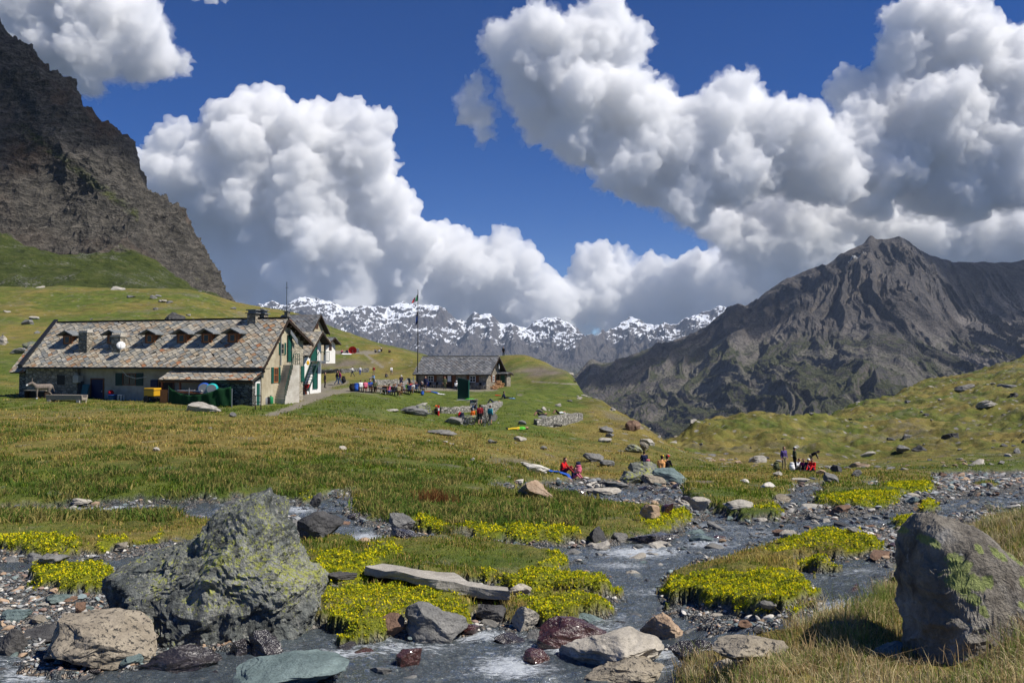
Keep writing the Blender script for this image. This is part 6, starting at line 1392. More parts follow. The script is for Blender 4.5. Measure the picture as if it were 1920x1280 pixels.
bd = dict(st); bd.update(chest=(0,-.24,1.14), neck=(0,-.40,1.24), head=(0,-.50,1.26), shol=(-.19,-.33,1.20), shor=(.19,-.33,1.20), elbl=(-.22,-.42,.95), elbr=(.22,-.42,.95), hanl=(-.18,-.52,.76), hanr=(.18,-.52,.76)); POSES['bend'] = bd
rk = dict(wk); rk.update(hanr=(.42,-.35,1.25), elbr=(.34,-.10,1.22)); POSES['play'] = rk
POSES['sit'] = sym({}, pelvis=(0,.06,.52), chest=(0,0,.82), neck=(0,-.06,1.02), head=(0,-.10,1.13), sho=(.19,-.03,.96), elb=(.24,-.12,.72), han=(.15,-.38,.74), hip=(.10,.02,.48), kne=(.13,-.42,.48), ank=(.13,-.44,.09), toe=(.14,-.60,.045))
POSES['ground'] = sym({}, pelvis=(0,.10,.12), chest=(0,.06,.42), neck=(0,0,.62), head=(0,-.05,.73), sho=(.19,.03,.56), elb=(.26,-.08,.36), han=(.16,-.36,.34), hip=(.10,.05,.11), kne=(.16,-.34,.38), ank=(.12,-.66,.09), toe=(.13,-.82,.10))
POSES['legsout'] = sym({}, pelvis=(0,.10,.12), chest=(0,.20,.42), neck=(0,.22,.62), head=(0,.18,.73), sho=(.19,.22,.56), elb=(.28,.34,.32), han=(.26,.44,.06), hip=(.10,.05,.11), kne=(.14,-.36,.16), ank=(.12,-.78,.08), toe=(.14,-.84,.20))
POSES['lie'] = sym({}, pelvis=(0,.10,.12), chest=(0,.42,.14), neck=(0,.64,.15), head=(0,.75,.15), sho=(.19,.58,.12), elb=(.28,.34,.08), han=(.26,.08,.06), hip=(.10,.05,.11), kne=(.12,-.38,.12), ank=(.14,-.80,.08), toe=(.17,-.86,.20))
POSES['knees'] = sym({}, pelvis=(0,.10,.12), chest=(0,.42,.15), neck=(0,.63,.18), head=(0,.73,.20), sho=(.19,.58,.14), elb=(.30,.72,.14), han=(.10,.86,.12), hip=(.10,.05,.11), kne=(.12,-.28,.46), ank=(.12,-.55,.09), toe=(.13,-.70,.05))
PM = {}
for k, j in POSES.items():
    j = {a: b for a, b in j.items() if a != 'kne_l'}; me, rg = capsules(body(j), .017)
    me.materials.clear()
    for _ in range(7): me.materials.append(None)
    me.polygons.foreach_set('material_index', rg); me.polygons.foreach_set('use_smooth', [True] * len(me.polygons)); me.name = 'person'; PM[k] = (me, j)
CL = {}
def cl(c):
    if c not in CL:
        CL[c] = flat('cloth_' + c, {'red': (.60,.012,.015), 'darkred': (.22,.012,.018), 'navy': (.012,.018,.06), 'blue': (.02,.09,.42), 'sky': (.18,.36,.62), 'black': (.012,.012,.014), 'white': (.78,.78,.78), 'grey': (.20,.20,.21), 'pink': (.62,.14,.22), 'magenta': (.35,.03,.14), 'purple': (.10,.07,.22), 'green': (.10,.50,.04), 'teal': (.03,.35,.42), 'orange': (.85,.17,.02), 'yellow': (.75,.52,.03), 'khaki': (.30,.25,.15), 'brown': (.12,.07,.04), 'olive': (.09,.10,.05), 'denim': (.05,.09,.18), 'skin': (.50,.27,.18), 'hairdark': (.03,.02,.015), 'hairgrey': (.35,.33,.31), 'peach': (.75,.38,.14), 'shoe': (.05,.04,.035)}[c], .85, var=.12)
    return CL[c]
def person(loc, face, pose, top, legs, label, hair='hairdark', shorts=False, sleeves=True, scale=1.0, cap=None, group=None, tilt=None):
    me, j = PM[pose]; o = link('person', me); o.location = loc; o.rotation_euler = (0, 0, face); o.scale = (scale,) * 3
    ms = [cl('skin'), cl(top), cl(top if sleeves else 'skin'), cl(legs), cl('skin' if shorts else legs), cl('shoe'), cl(hair)]
    for k, m_ in enumerate(ms): o.material_slots[k].link = 'OBJECT'; o.material_slots[k].material = m_
    if cap:
        h = Vector(j['head']); u = (h - Vector(j['neck'])).normalized(); m = MB(); c = h + u * .10
        m.blob(c, (.115, .115, .075), 2); m.bar(c + Vector((0, -.06, -.01)), c + Vector((0, -.19, -.025)), .14, .02); m.build('cap', cl(cap), o, smooth=True)
    return tag(o, label, 'person', group)
def at(px, py): return ground_at(px, py)
PI = math.pi
PEOPLE = [ # px, py, facing, pose, top, legs, label, options
 (1058, 888, -2.1+PI, 'ground', 'red', 'darkred', 'person in a bright red hooded jacket sitting on the meadow above the stream', {}),
 (1077, 897, .9, 'ground', 'navy', 'pink', 'child in navy top and pink trousers sitting beside the person in red', {'scale': .7}),
 (1241, 881, PI*.9, 'sit', 'peach', 'darkred', 'person in an orange vest and yellow cap sitting on the bluish slab', {'cap': 'yellow', 'sink': .42, 'up': 1}),
 (1250, 881, PI*.8, 'sit', 'black', 'black', 'person in black with a red cap sitting on the bluish slab', {'cap': 'red', 'sink': .42, 'up': 1}),
 (1208, 868, PI, 'ground', 'navy', 'navy', 'dark-haired person half hidden behind the lichen-green boulder', {}),
 (1470, 881, .3, 'stand', 'purple', 'khaki', 'standing person in a purple shirt and light trousers by the side channel', {}),
 (1490, 882, PI*.5, 'stand', 'olive', 'black', 'standing person in dark clothes with a white cap among the hikers on the spit', {'cap': 'white'}),
 (1498, 881, .4, 'ground', 'white', 'grey', 'person in white sitting among the hikers on the spit', {}),
 (1507, 882, -.5, 'ground', 'magenta', 'black', 'person in dark magenta sitting among the hikers on the spit', {}),
 (1515, 882, .1, 'ground', 'navy', 'navy', 'person in navy with white cap sitting among the hikers on the spit', {'cap': 'white'}),
 (1523, 882, -.8, 'ground', 'red', 'red', 'person in red sitting at the right end of the hikers on the spit', {}),
 (1521, 877, 1.2, 'bend', 'black', 'khaki', 'person in black bending over the seated hiker in red', {'shorts': True}),
 (887, 796, PI, 'stand', 'orange', 'brown', 'child in an orange shirt standing by the bicycles', {'scale': .84, 'hair': 'hairgrey'}),
 (900, 797, PI*1.05, 'stand', 'darkred', 'black', 'tall person in a dark red jacket and shorts by the bicycles', {'shorts': True, 'scale': 1.06}),
 (919, 796, PI*.8, 'stand', 'teal', 'grey', 'person in a turquoise jacket and grey shorts right of the bicycles', {'shorts': True}),
 (886, 785, PI*.2, 'bend', 'denim', 'grey', 'person in grey-blue leaning over the rock ledge behind the child in orange', {}),
 (819, 777, -.6, 'ground', 'brown', 'black', 'person with an orange scarf sitting beside the split rock', {'cap': 'orange'}),
 (970, 806, -PI*.5+.25, 'lie', 'green', 'yellow', 'person in bright green shirt and yellow trousers lying on the meadow', {'scale': 1.12, 'hair': 'hairdark', 'turn': 1}),
 (1011, 780, -PI*.5+.4, 'knees', 'black', 'black', 'person in black and green lying with knees up left of the stone bench wall', {'shorts': True, 'turn': 1}),
 (1046, 776, -PI*.5+.3, 'knees', 'white', 'black', 'person in white lying behind the stone bench wall', {'shorts': True, 'turn': 1}),
 (1037, 800, PI*.4, 'legsout', 'black', 'black', 'person in black sitting against the front of the stone bench wall', {}),
 (924, 756, -PI*.5+.15, 'knees', 'grey', 'navy', 'person in grey and navy lying on top of the sloping stone wall', {'turn': 1}),
 (948, 747, PI*.55, 'legsout', 'navy', 'black', 'person in dark top leaning back on the lawn right of the green board', {'cap': None}),
 (944, 668, 0, 'stand', 'black', 'black', 'lone figure standing on the ridge behind the stone hut', {}),
 (590, 732, PI*.9, 'stand', 'blue', 'navy', 'person in a blue jacket standing by the red bench', {}),
 (595, 730, -.4, 'stand', 'purple', 'black', 'person in purple standing behind the one in the blue jacket', {}),
 (583, 731, .8, 'stand', 'green', 'olive', 'person with a green top standing between red bench and blue jacket', {'scale': .9}),
 (609, 727, PI*.5, 'stand', 'black', 'black', 'person all in black standing alone on the path', {}),
 (632, 721, PI*.6, 'walk', 'black', 'denim', 'person in black walking on the path left of the one in magenta', {}),
 (637, 721, -PI*.4, 'walk', 'magenta', 'denim', 'person in magenta walking on the path beside one in black', {}),
 (661, 706, -PI*.5, 'play', 'white', 'navy', 'player in white shirt and dark trousers leaning forward on the playing field', {'turn2': 1}),
 (675, 703, 0, 'stand', 'white', 'blue', 'player in white shirt and blue trousers on the playing field', {}),
 (701, 703, .2, 'stand', 'darkred', 'khaki', 'player in dark red shirt on the playing field', {}),
 (734, 703, .4, 'walk', 'white', 'grey', 'player in white t-shirt and shorts at the right of the playing field', {'shorts': True}),
 (700, 711, -.6, 'ground', 'sky', 'grey', 'person in light blue sitting on the dry grass of the playing field', {}),
 (724, 707, .6, 'ground', 'black', 'grey', 'person in black sitting on the dry grass of the playing field', {}),
 (641, 662, .5, 'ground', 'pink', 'black', 'person in pink sitting left of the red parasol', {}),
 (651, 662, -.5, 'ground', 'navy', 'navy', 'person in navy sitting right beside the red parasol', {}),
 (704, 661, .3, 'ground', 'grey', 'black', 'leftmost of the people resting on the terrace edge, in grey', {}),
 (711, 661, -.3, 'ground', 'white', 'grey', 'person in white resting on the terrace edge', {}),
 (715, 660, .1, 'ground', 'black', 'black', 'person with white cap resting on the terrace edge', {'cap': 'white'}),
 (730, 661, .6, 'ground', 'brown', 'black', 'person in brown resting apart at the right of the terrace edge', {}),
 (606, 668, .2, 'ground', 'brown', 'black', 'person in brown sitting before the little chalet', {}),
 (621, 666, -.2, 'ground', 'blue', 'white', 'person in blue sitting right of the little chalet', {}),
 (752, 722, .4, 'sit', 'navy', 'navy', 'person in navy with white cap perched on the low wall behind the tables', {'cap': 'white'}),
 (798, 730, -.2, 'stand', 'navy', 'navy', 'person in dark blue standing at the left end of the hut wall', {'hair': 'hairgrey'}),
 (834, 730, 0, 'stand', 'olive', 'olive', 'person in olive green standing before the hut door', {}),
 (855, 731, .5, 'sit', 'white', 'black', 'person in white sitting before the hut beside the green board', {'cap': 'white'}),
]
for px, py, fc, pose, top, legs, lab, op in PEOPLE:
    g = at(px, py); op = dict(op); z = g.z - .01
    if op.pop('up', 0):
        g = P(px, 881, at(1255, 898).y + .5); z = g.z - .45
    op.pop('sink', 0); op.pop('turn', 0); op.pop('turn2', 0)
    if px == 944: z += .1
    person((g.x, g.y, z), fc, pose, top, legs, lab, **op)

# ================================================================ tables, benches, flags and the rest
def picnic_table(px, py, rz, label):
    g = at(px, py); t = empty('picnic_table', (g.x, g.y, g.z), rz, label, 'table', 'picnic tables before the stone hut')
    m = MB()
    for k in range(5): m.box(-1.1, 1.1, -.38 + k * .155, -.38 + k * .155 + .145, .71, .75)
    m.build('table_top', M['bench_wood'], t)
    for s in (-1, 1):
        m = MB(); m.box(-1.1, 1.1, s * .72 - .13, s * .72 + .13, .42, .46); m.build('seat', M['bench_wood'], t)
        m = MB(); m.bar((s * .85, -.30, .70), (s * .85, -.62, .0), .08); m.bar((s * .85, .30, .70), (s * .85, .62, .0), .08); m.box(s * .85 - .03, s * .85 + .03, -.8, .8, .34, .415); m.build('trestle', M['bench_wood'], t)
    return t, g
M['bench_wood'] = flat('brown_bench_wood', (0.24, 0.12, 0.06), 0.8, var=.3, scale=9)
seats = [
 (688, 734, .25, 'leftmost picnic table, with a red cloth hanging from its side', [(-.7, -1, 'white', 'grey', 'in white at the left end'), (-.2, -1, 'pink', 'darkred', 'in pink with bare arms'), (.4, 1, 'blue', 'navy', 'in blue with back to the field'), (.8, -1, 'olive', 'black', 'in olive at the right end')]),
 (712, 737, .1, 'empty picnic table with a pale top between two full ones', []),
 (737, 741, -.1, 'picnic table crowded with people nearest the white dog', [(-.8, -1, 'black', 'black', 'in black at the left end'), (-.3, -1, 'pink', 'blue', 'in pink and blue'), (.2, -1, 'black', 'navy', 'in black and navy'), (-.6, 1, 'sky', 'grey', 'in light blue'), (.1, 1, 'white', 'black', 'in white'), (.7, 1, 'brown', 'black', 'in brown'), (.8, -1, 'khaki', 'brown', 'in khaki at the right end')]),
 (760, 738, .05, 'picnic table in the middle of the crowd below the flagpole', [(-.8, -1, 'navy', 'black', 'in navy with bent head'), (-.2, -1, 'grey', 'navy', 'in grey with bent head'), (.5, -1, 'navy', 'navy', 'in a dark blue jacket'), (-.5, 1, 'black', 'black', 'in black'), (.2, 1, 'green', 'grey', 'in bright green'), (.8, 1, 'white', 'grey', 'in a white shirt')]),
 (782, 735, .0, 'rightmost picnic table beside the flagpole', [(-.7, -1, 'red', 'black', 'in red'), (0, -1, 'navy', 'denim', 'in navy and jeans'), (.7, -1, 'black', 'grey', 'in black at the right end'), (-.3, 1, 'magenta', 'black', 'in magenta'), (.5, 1, 'denim', 'black', 'in denim blue')]),
]
names_t = ['leftmost picnic table', '', 'picnic table nearest the white dog', 'picnic table below the flagpole', 'rightmost picnic table']
r_ = np.random.default_rng(12)
for k, (px, py, rz, lab, ppl) in enumerate(seats):
    t, g = picnic_table(px, py, rz, lab)
    for sx, sy, top, legs, d in ppl:
        x, y = sx, sy * .70; c, s_ = math.cos(rz), math.sin(rz)
        person((g.x + c * x - s_ * y, g.y + s_ * x + c * y, g.z - .02), rz + (PI if sy < 0 else 0) + r_.normal(0, .15), 'sit', top, legs, f'person {d} seated at the {names_t[k]}', hair=['hairdark', 'hairgrey', 'brown'][r_.integers(3)], group='people seated at the picnic tables')
# red bench by the gable, with two people
g = at(561, 738); b = empty('bench', (g.x, g.y, g.z), -.15, 'terracotta red wooden bench at the foot of the refuge stair', 'bench')
m = MB(); m.box(-.85, .85, -.2, .2, .40, .47); m.box(-.85, .85, -.2, -.16, .22, .40); m.build('seat', M['rust'], b)
for s in (-1, 1): m = MB(); m.box(s * .7 - .05, s * .7 + .05, -.15, .15, -.05, .40); m.build('leg', M['rust'], b)
person((g.x + .75, g.y + .1, g.z - .03), .5, 'sit', 'red', 'grey', 'person in red with grey trousers sitting at the right end of the red bench')
person((g.x + .35, g.y + .12, g.z - .03), .1, 'sit', 'yellow', 'blue', 'child in yellow and blue sitting on the red bench', scale=.8)
# flagpole and flags
g = at(783, 724); fp = empty('flagpole', (g.x, g.y, g.z), 0, 'tall dark flagpole rising between the picnic tables and the stone hut', 'flagpole')
H = P(783, 544, g.y).z - g.z
m = MB(); m.tube([(0, 0, -.3), (0, 0, H * .5), (0, 0, H)], [.085, .06, .04], 8); m.build('pole', M['metal_dark'], fp, smooth=True)
m = MB(); m.blob((0, 0, H + .04), .08); m.build('finial', M['metal_grey'], fp)
m = MB(); m.tube([(.07, -.02, 1.2), (.09, -.02, H * .5), (.06, -.02, H - .3)], .012, 5); m.build('rope', M['wood_grey'], fp)
def hung_flag(name, z1, z0, w, bands, label):
    n, k = 14, 12; V = []; Fq = []; mi = []
    for i in range(n + 1):
        t = i / n
        for j in range(k + 1):
            u = j / k; fold = math.sin(u * 9 + t * 3) * .10 * (.4 + u); V.append((-(u * w) * (.55 + .45 * t), fold, z1 + (z0 - z1) * t - u * .55 * (1 - .25 * t)))
    for i in range(n):
        for j in range(k): a = i * (k + 1) + j; Fq.append([a, a + 1, a + k + 2, a + k + 1]); mi.append(min(int(j / k * len(bands)), len(bands) - 1) if name == 'flag' else min(int(i / n * len(bands)), len(bands) - 1))
    me = np_mesh('flag', np.array(V), np.array(Fq), bands, midx=mi); o = link('flag', me); o.location = (g.x - .05, g.y, g.z); sm = o.modifiers.new('t', 'SOLIDIFY'); sm.thickness = .01; tag(o, label, 'flag')
z = lambda py: P(783, py, g.y).z - g.z
hung_flag('flag', z(552), z(564), .95, [M['flag_green'], M['cloth_white'], M['red']], 'green, white and red flag hanging at the top of the flagpole')
hung_flag('flag_lower', z(583), z(606), .30, [M['navy'], M['blue'], M['navy']], 'blue flag hanging limp halfway up the flagpole')
# dark green board
g = at(869, 749); b = empty('board', (g.x, g.y, g.z), -.25, 'tall dark green board with a slanting top standing on the lawn', 'board')
s = g.y / F; m = MB(); m.prism([(-10.5 * s, .0), (10.5 * s, .0), (10.5 * s, 36 * s), (-10.5 * s, 40.5 * s)], -.12, .12); m.build('panel', M['green_board'] if 'green_board' in M else M['green_dark'], b)
m = MB()
for x0, x1 in ((-10.9, -10.5), (10.5, 10.9)): m.box(x0 * s, x1 * s, -.15, .15, 0, 36 * s)
m.build('frame', M['green'], b); m = MB(); m.box(-11 * s, 14 * s, -.5, .3, -.12, -.01); m.build('plinth', M['white_wall'], b)
m = MB(); m.blob((.75, -.3, .06), (.6, .25, .07), 2, .3); o = m.build('cloth', cl('green')); o.location = (g.x, g.y - .1, g.z + .0); tag(o, 'bright green cloth thrown over the plinth of the dark board', 'cloth')
# dry stone walls
def wall(pts, h, th, label, mat='dry_wall', name='stone_wall', tops=None):
    G = [at(x, y) for x, y in pts]; V = []; n = 0; L = []; seg = []
    for i in range(len(G) - 1):
        k = max(2, int((G[i+1] - G[i]).length / .25))
        for q in range(k): L.append((G[i].lerp(G[i+1], q / k), (i + q / k)))
    L.append((G[-1], len(G) - 1)); rr = np.random.default_rng(len(pts) * 7 + int(pts[0][0])); rows = 6; P4 = []
    hs = tops if tops else [h] * len(G)
    for i, (p, u) in enumerate(L):
        d = (L[min(i+1, len(L)-1)][0] - L[max(i-1, 0)][0]); d.z = 0; d.normalize(); nr = Vector((-d.y, d.x, 0)); k = min(int(u), len(G) - 2); H_ = hs[k] + (hs[k+1] - hs[k]) * (u - k)
        zb = gz(p.x, p.y); ring = [(-1, -.4), (-1, .33 * H_), (-1, .66 * H_), (-.9, H_), (0, H_ * 1.03), (.9, H_), (1, .6 * H_), (1, -.4)]
        P4.append([p + nr * (a * th / 2 + rr.normal(0, .035)) + Vector((0, 0, zb - p.z + b + rr.normal(0, .03) * (b > 0))) for a, b in ring])
    m = MB(); R = [[m.b.verts.new(v) for v in r] for r in P4]
    for a, b in zip(R[:-1], R[1:]):
        for k in range(len(a)): m.b.faces.new([a[k], a[(k+1) % len(a)], b[(k+1) % len(a)], b[k]])
    m.b.faces.new(R[0]); m.b.faces.new(R[-1][::-1]); o = m.build(name, M[mat]); return tag(o, label, 'wall', kind='thing')
wall([(1004, 797), (1035, 800), (1060, 796), (1088, 787)], .85, .6, 'low pale stone bench wall on the slope of the knoll', tops=[.5, 1.0, 1.0, .7])
wall([(824, 774), (850, 775), (884, 772)], .55, .5, 'curved dry stone wall between the split rock and the pillar')
wall([(905, 792), (917, 780), (932, 764), (938, 758)], .9, .6, 'sloping dry stone wall running uphill behind the bicycles', tops=[1.5, 1.1, .6, .3])
wall([(702, 722), (740, 721), (780, 719)], .6, .5, 'long low stone wall behind the picnic tables')
wall([(600, 700), (640, 699), (690, 697)], .8, .6, 'dark retaining wall along the far edge of the playing field', 'stone_dark')
g = at(888, 768); m = MB(); m.box(-.38, .38, -.35, .35, -.3, 1.0); m.box(-.46, .46, -.42, .42, 1.0, 1.08); o = m.build('stone_pillar', M['dry_wall'], bevel=.02); o.location = g; tag(o, 'squat stone pillar at the end of the curved dry stone wall', 'pillar', kind='thing')
# split rocks and ledge in the lawn
for (px, py, w, h, mt, sd, dp, tl, lab) in [
 (778, 779, 58, 13, 'grey', 120, .6, .05, 'lowest slab of the split rock in the lawn'), (770, 771, 42, 9, 'grey', 121, .6, -.25, 'left slab of the split rock, tilted'), (795, 776, 34, 17, 'lichen', 122, .7, .2, 'right greenish block of the split rock'), (788, 766, 30, 9, 'pale', 123, .6, -.2, 'pale top slab of the split rock'),
 (735, 772, 26, 5, 'pale', 124, .6, 0, 'flat pale stone left of the split rock'), (850, 796, 40, 14, 'grey', 125, .6, 0, 'left part of the rock ledge where the bicycles lean'), (878, 796, 38, 18, 'lichen', 126, .6, .05, 'middle part of the rock ledge where the bicycles lean'), (902, 793, 26, 16, 'grey', 127, .6, 0, 'right part of the rock ledge behind the standing people'),
 (925, 790, 16, 14, 'grey', 128, .7, 0, 'block beside the person in turquoise')]:
    put_rock(px, py, w, h, mt, lab, sd, dp, tilt=tl, lv=4)
# bicycles
def bicycle(px, py, rz, lean, label, fc='black'):
    g = at(px, py); t = empty('bicycle', (g.x, g.y, g.z), rz, label, 'bicycle', None); t.rotation_euler = (lean, 0, rz)
    def ring(x, r, th, nm, mat, par):
        m = MB(); N = 22
        pts = [(x + r * math.cos(2*PI*k/N), 0, .34 + r * math.sin(2*PI*k/N)) for k in range(N + 1)]; m.tube(pts, th, 6, cap=False); return m.build(nm, mat, par)
    for x in (-.53, .53):
        m = MB(); m.tube([(x, -.05, .34), (x, .05, .34)], .03)
        for k in range(10): a = 2*PI*k/10; m.tube([(x, 0, .34), (x + .31*math.cos(a), 0, .34 + .31*math.sin(a))], .004, 4)
        w = m.build('wheel', M['metal_grey'], t); ring(x, .33, .024, 'tyre', M['black'], w); ring(x, .305, .012, 'rim', M['metal_grey'], w)
    m = MB(); A, B, C_, D, E = (-.53, 0, .34), (-.08, 0, .32), (-.22, 0, .82), (.36, 0, .86), (.40, 0, .72)
    for a, b in ((A, B), (A, C_), (B, C_), (C_, D), (B, E), (D, E)): m.tube([a, b], .02, 7)
    m.tube([E, (.53, 0, .34)], .018, 7); m.build('frame', cl(fc), t)
    m = MB(); m.blob((-.25, 0, .93), (.14, .07, .03)); m.tube([(-.24, 0, .9), (-.22, 0, .82)], .014); m.build('saddle', M['black'], t)
    m = MB(); m.tube([(.36, 0, .86), (.38, 0, .98)], .016); m.tube([(.36, -.30, 1.0), (.40, 0, .98), (.36, .30, 1.0)], .014); m.build('handlebar', M['black'], t)
    m = MB(); m.lathe((-.08, -.06, .32), [(.09, -.005), (.09, .005)], 16, 'y'); m.tube([(-.08, -.08, .32), (.06, -.1, .22)], .012); m.build('crank', M['metal_dark'], t)
bicycle(873, 797, .35, -.25, 'bicycle leaning on the left of the rock ledge, near the child in orange', 'grey')
bicycle(861, 798, .1, -.4, 'bicycle tilted low against the left end of the rock ledge', 'navy')
bicycle(912, 799, 1.2, .2, 'bicycle standing between the dark red and the turquoise jacket', 'black')
# bags and mats
def bag(px, py, c, s, label, name='backpack'):
    g = at(px, py); t = empty(name, (g.x, g.y, g.z), random.random() * 2, label, 'backpack'); m = MB(); m.blob((0, 0, .24 * s), (.2 * s, .14 * s, .27 * s), 3, .12); m.build('bag_body', cl(c), t, smooth=True)
    m = MB(); m.blob((0, -.12 * s, .16 * s), (.13 * s, .07 * s, .12 * s), 2, .1); m.build('pocket', cl(c), t, smooth=True); m = MB(); m.blob((0, 0, .48 * s), (.17 * s, .13 * s, .05 * s), 2, .1); m.build('lid', cl(c), t, smooth=True)
    for q in (-1, 1): m = MB(); m.tube([(q * .1 * s, .11 * s, .44 * s), (q * .12 * s, .2 * s, .3 * s), (q * .1 * s, .12 * s, .08 * s)], .018 * s, 5); m.build('strap', M['black'], t)
for a in [(660, 733, 'black', 1.5, 'dark backpack left of the blue one by the leftmost picnic table'), (668, 733, 'blue', 1.6, 'blue backpack on the grass by the leftmost picnic table'), (644, 718, 'black', 1.7, 'black bag lying beside the path behind the walking couple'), (804, 725, 'blue', 1.4, 'blue bag against the hut wall'), (1456, 883, 'olive', 1.3, 'green bag on the ground left of the hikers on the spit'), (1485, 883, 'white', 1.2, 'pale bag at the feet of the hiker in purple'), (866, 786, 'navy', 1.2, 'navy bag lying on the rock ledge'), (862, 783, 'red', 1.0, 'red bag lying on the rock ledge'), (1085, 889, 'pink', .9, 'pink bag beside the child in navy'), (1084, 884, 'navy', 1.1, 'navy bag behind the pink one'), (792, 741, 'blue', 1.0, 'blue bag on the grass by the rightmost picnic table'), (1215, 874, 'pink', .9, 'pale pink bag behind the lichen-green boulder')]: bag(*a)
def mat_(px, py, c, w, d, rz, label):
    g = at(px, py); m = MB(); n = 8; V = []; 
    gv = [[None] * (n + 1) for _ in range(n + 1)]; ca, sa = math.cos(rz), math.sin(rz)
    for i in range(n + 1):
        for j in range(n + 1):
            x = (i / n - .5) * w; y = (j / n - .5) * d; X = g.x + x * ca - y * sa; Y = g.y + x * sa + y * ca; gv[i][j] = m.b.verts.new((X, Y, gz(X, Y) + .07 + .02 * math.sin(i * 2.1 + j)))
    for i in range(n):
        for j in range(n): m.b.faces.new([gv[i][j], gv[i+1][j], gv[i+1][j+1], gv[i][j+1]])
    o = m.build('blanket', cl(c)); s = o.modifiers.new('t', 'SOLIDIFY'); s.thickness = .02; tag(o, label, 'blanket')
for a in [(1048, 887, 'blue', 1.3, .7, -.3, 'blue mat under the person in the red jacket'), (803, 735, 'red', .8, .5, .2, 'small red mat on the lawn below the hut'), (814, 736, 'blue', 1.0, .5, -.3, 'blue mat on the lawn below the hut'), (827, 740, 'white', 1.0, .4, -.5, 'white mat on the lawn below the hut'), (650, 665, 'white', 2.2, 1.2, 0, 'white blanket beside the red parasol'), (934, 742, 'red', .7, .4, 0, 'small red cloth on the lawn right of the green board'), (960, 748, 'sky', .7, .4, 0, 'light blue cloth at the feet of the person leaning back')]: mat_(*a)
g = at(966, 748); m = MB(); m.bar((0, 0, 0), (.25, 0, .95), .10, .03); o = m.build('bat', M['green']); o.location = g; tag(o, 'green bat standing upright beside the light blue cloth', 'bat')
# red parasol lying open
g = at(661, 663); t = empty('parasol', (g.x, g.y, g.z + .75), .3, 'red parasol lying open on its side on the terrace', 'parasol'); t.rotation_euler = (-1.25, .25, .3)
m = MB(); c = m.b.verts.new((0, 0, .28)); R = [m.b.verts.new((.95 * math.cos(2*PI*k/16), .95 * math.sin(2*PI*k/16), -.05 if k % 2 else 0)) for k in range(16)]
for k in range(16): m.b.faces.new([c, R[k], R[(k+1) % 16]])
o = m.build('canopy', M['red'], t); o.modifiers.new('t', 'SOLIDIFY').thickness = .01
m = MB(); m.tube([(0, 0, .32), (0, 0, -1.3)], .02); m.build('pole', M['metal_grey'], t)
for k in range(8): m = MB(); a = 2*PI*k/8; m.tube([(0, 0, .2), (.9*math.cos(a), .9*math.sin(a), -.02)], .008, 4); m.build('rib', M['metal_dark'], t)
# chairs along the hut wall
def chair(x, y, rz, label, c):
    p = FH.w(x, y, .02); t = empty('chair', p, FH.th + rz, label, 'chair', 'chairs along the hut wall'); m = MB(); m.box(-.22, .22, -.22, .22, .42, .45); m.build('seat', cl(c), t); m = MB(); m.box(-.22, .22, .20, .23, .5, .88); m.build('backrest', cl(c), t)
    for a in (-.2, .2):
        for b in (-.2, .2): m = MB(); m.bar((a, b, 0), (a, b, .88 if b > 0 else .42), .03); m.build('leg', M['metal_grey'], t)
for i, px in enumerate((806, 813, 819, 824, 868, 873, 880, 893, 900, 906)):
    x = FH.fx(px, -.6); chair(x, -.6, [.1, -.2, .3, 0][i % 4], f'{["dark", "grey"][i % 2]} chair standing along the front wall of the stone hut', ['black', 'grey'][i % 2])
# donkey, dog
def quad(px, py, rz, s, cols, label, name, ears, neckz, heavy=1.0):
    g = at(px, py)
    if name == 'donkey': g = Vector(((px - 960) / F * 69.5, 69.5, 0)); g.z = gz(g.x, g.y)
    P_ = [((0, -.45, 1.0), (0, .45, 1.02), .27 * heavy, .26 * heavy, 0), ((0, -.5, 1.05), (0, -.85, 1.05 + neckz), .17 * heavy, .12 * heavy, 0), ((0, -.85, 1.05 + neckz), (0, -1.18, .88 + neckz), .12, .085, 0), ((0, -1.18, .88 + neckz), (0, -1.24, .84 + neckz), .09, .08, 1)]
    for sd in (-1, 1):
        P_ += [((sd * .13, -.48, .9), (sd * .14, -.50, .48), .10 * heavy, .065, 0), ((sd * .14, -.50, .48), (sd * .14, -.48, .08), .055, .04, 0), ((sd * .14, -.48, .08), (sd * .14, -.52, .04), .05, .05, 1),
               ((sd * .14, .45, .95), (sd * .15, .36, .60), .16 * heavy, .09, 0), ((sd * .15, .36, .60), (sd * .15, .56, .42), .08, .05, 0), ((sd * .15, .56, .42), (sd * .15, .52, .08), .048, .04, 0), ((sd * .15, .52, .08), (sd * .15, .48, .04), .05, .05, 1),
               ((sd * .07, -.86, 1.15 + neckz), (sd * .12, -.84, 1.15 + neckz + ears), .04, .025, 0)]
    P_ += [((0, .68, 1.1), (0, .80, .62), .035, .03, 0)]
    me, rg = capsules(P_, .03); me.materials.clear(); [me.materials.append(cl(c) if c in ('white', 'grey', 'brown', 'khaki', 'black') else c) for c in cols]; me.polygons.foreach_set('material_index', rg); me.polygons.foreach_set('use_smooth', [True] * len(me.polygons)); me.name = name
    o = link(name, me); o.location = g; o.scale = (s, s, s); o.rotation_euler = (0, 0, rz); tag(o, label, name)
quad(83, 745, -.95, 1.02, [flat('donkey_coat', (.20, .165, .14), .9, var=.25), 'white'], 'grey-brown donkey standing behind the log trough at the refuge', 'donkey', .28, .32)
quad(718, 739, -1.3, .55, ['white', 'white'], 'small white dog standing by the empty picnic table', 'dog', .10, .15, .8)
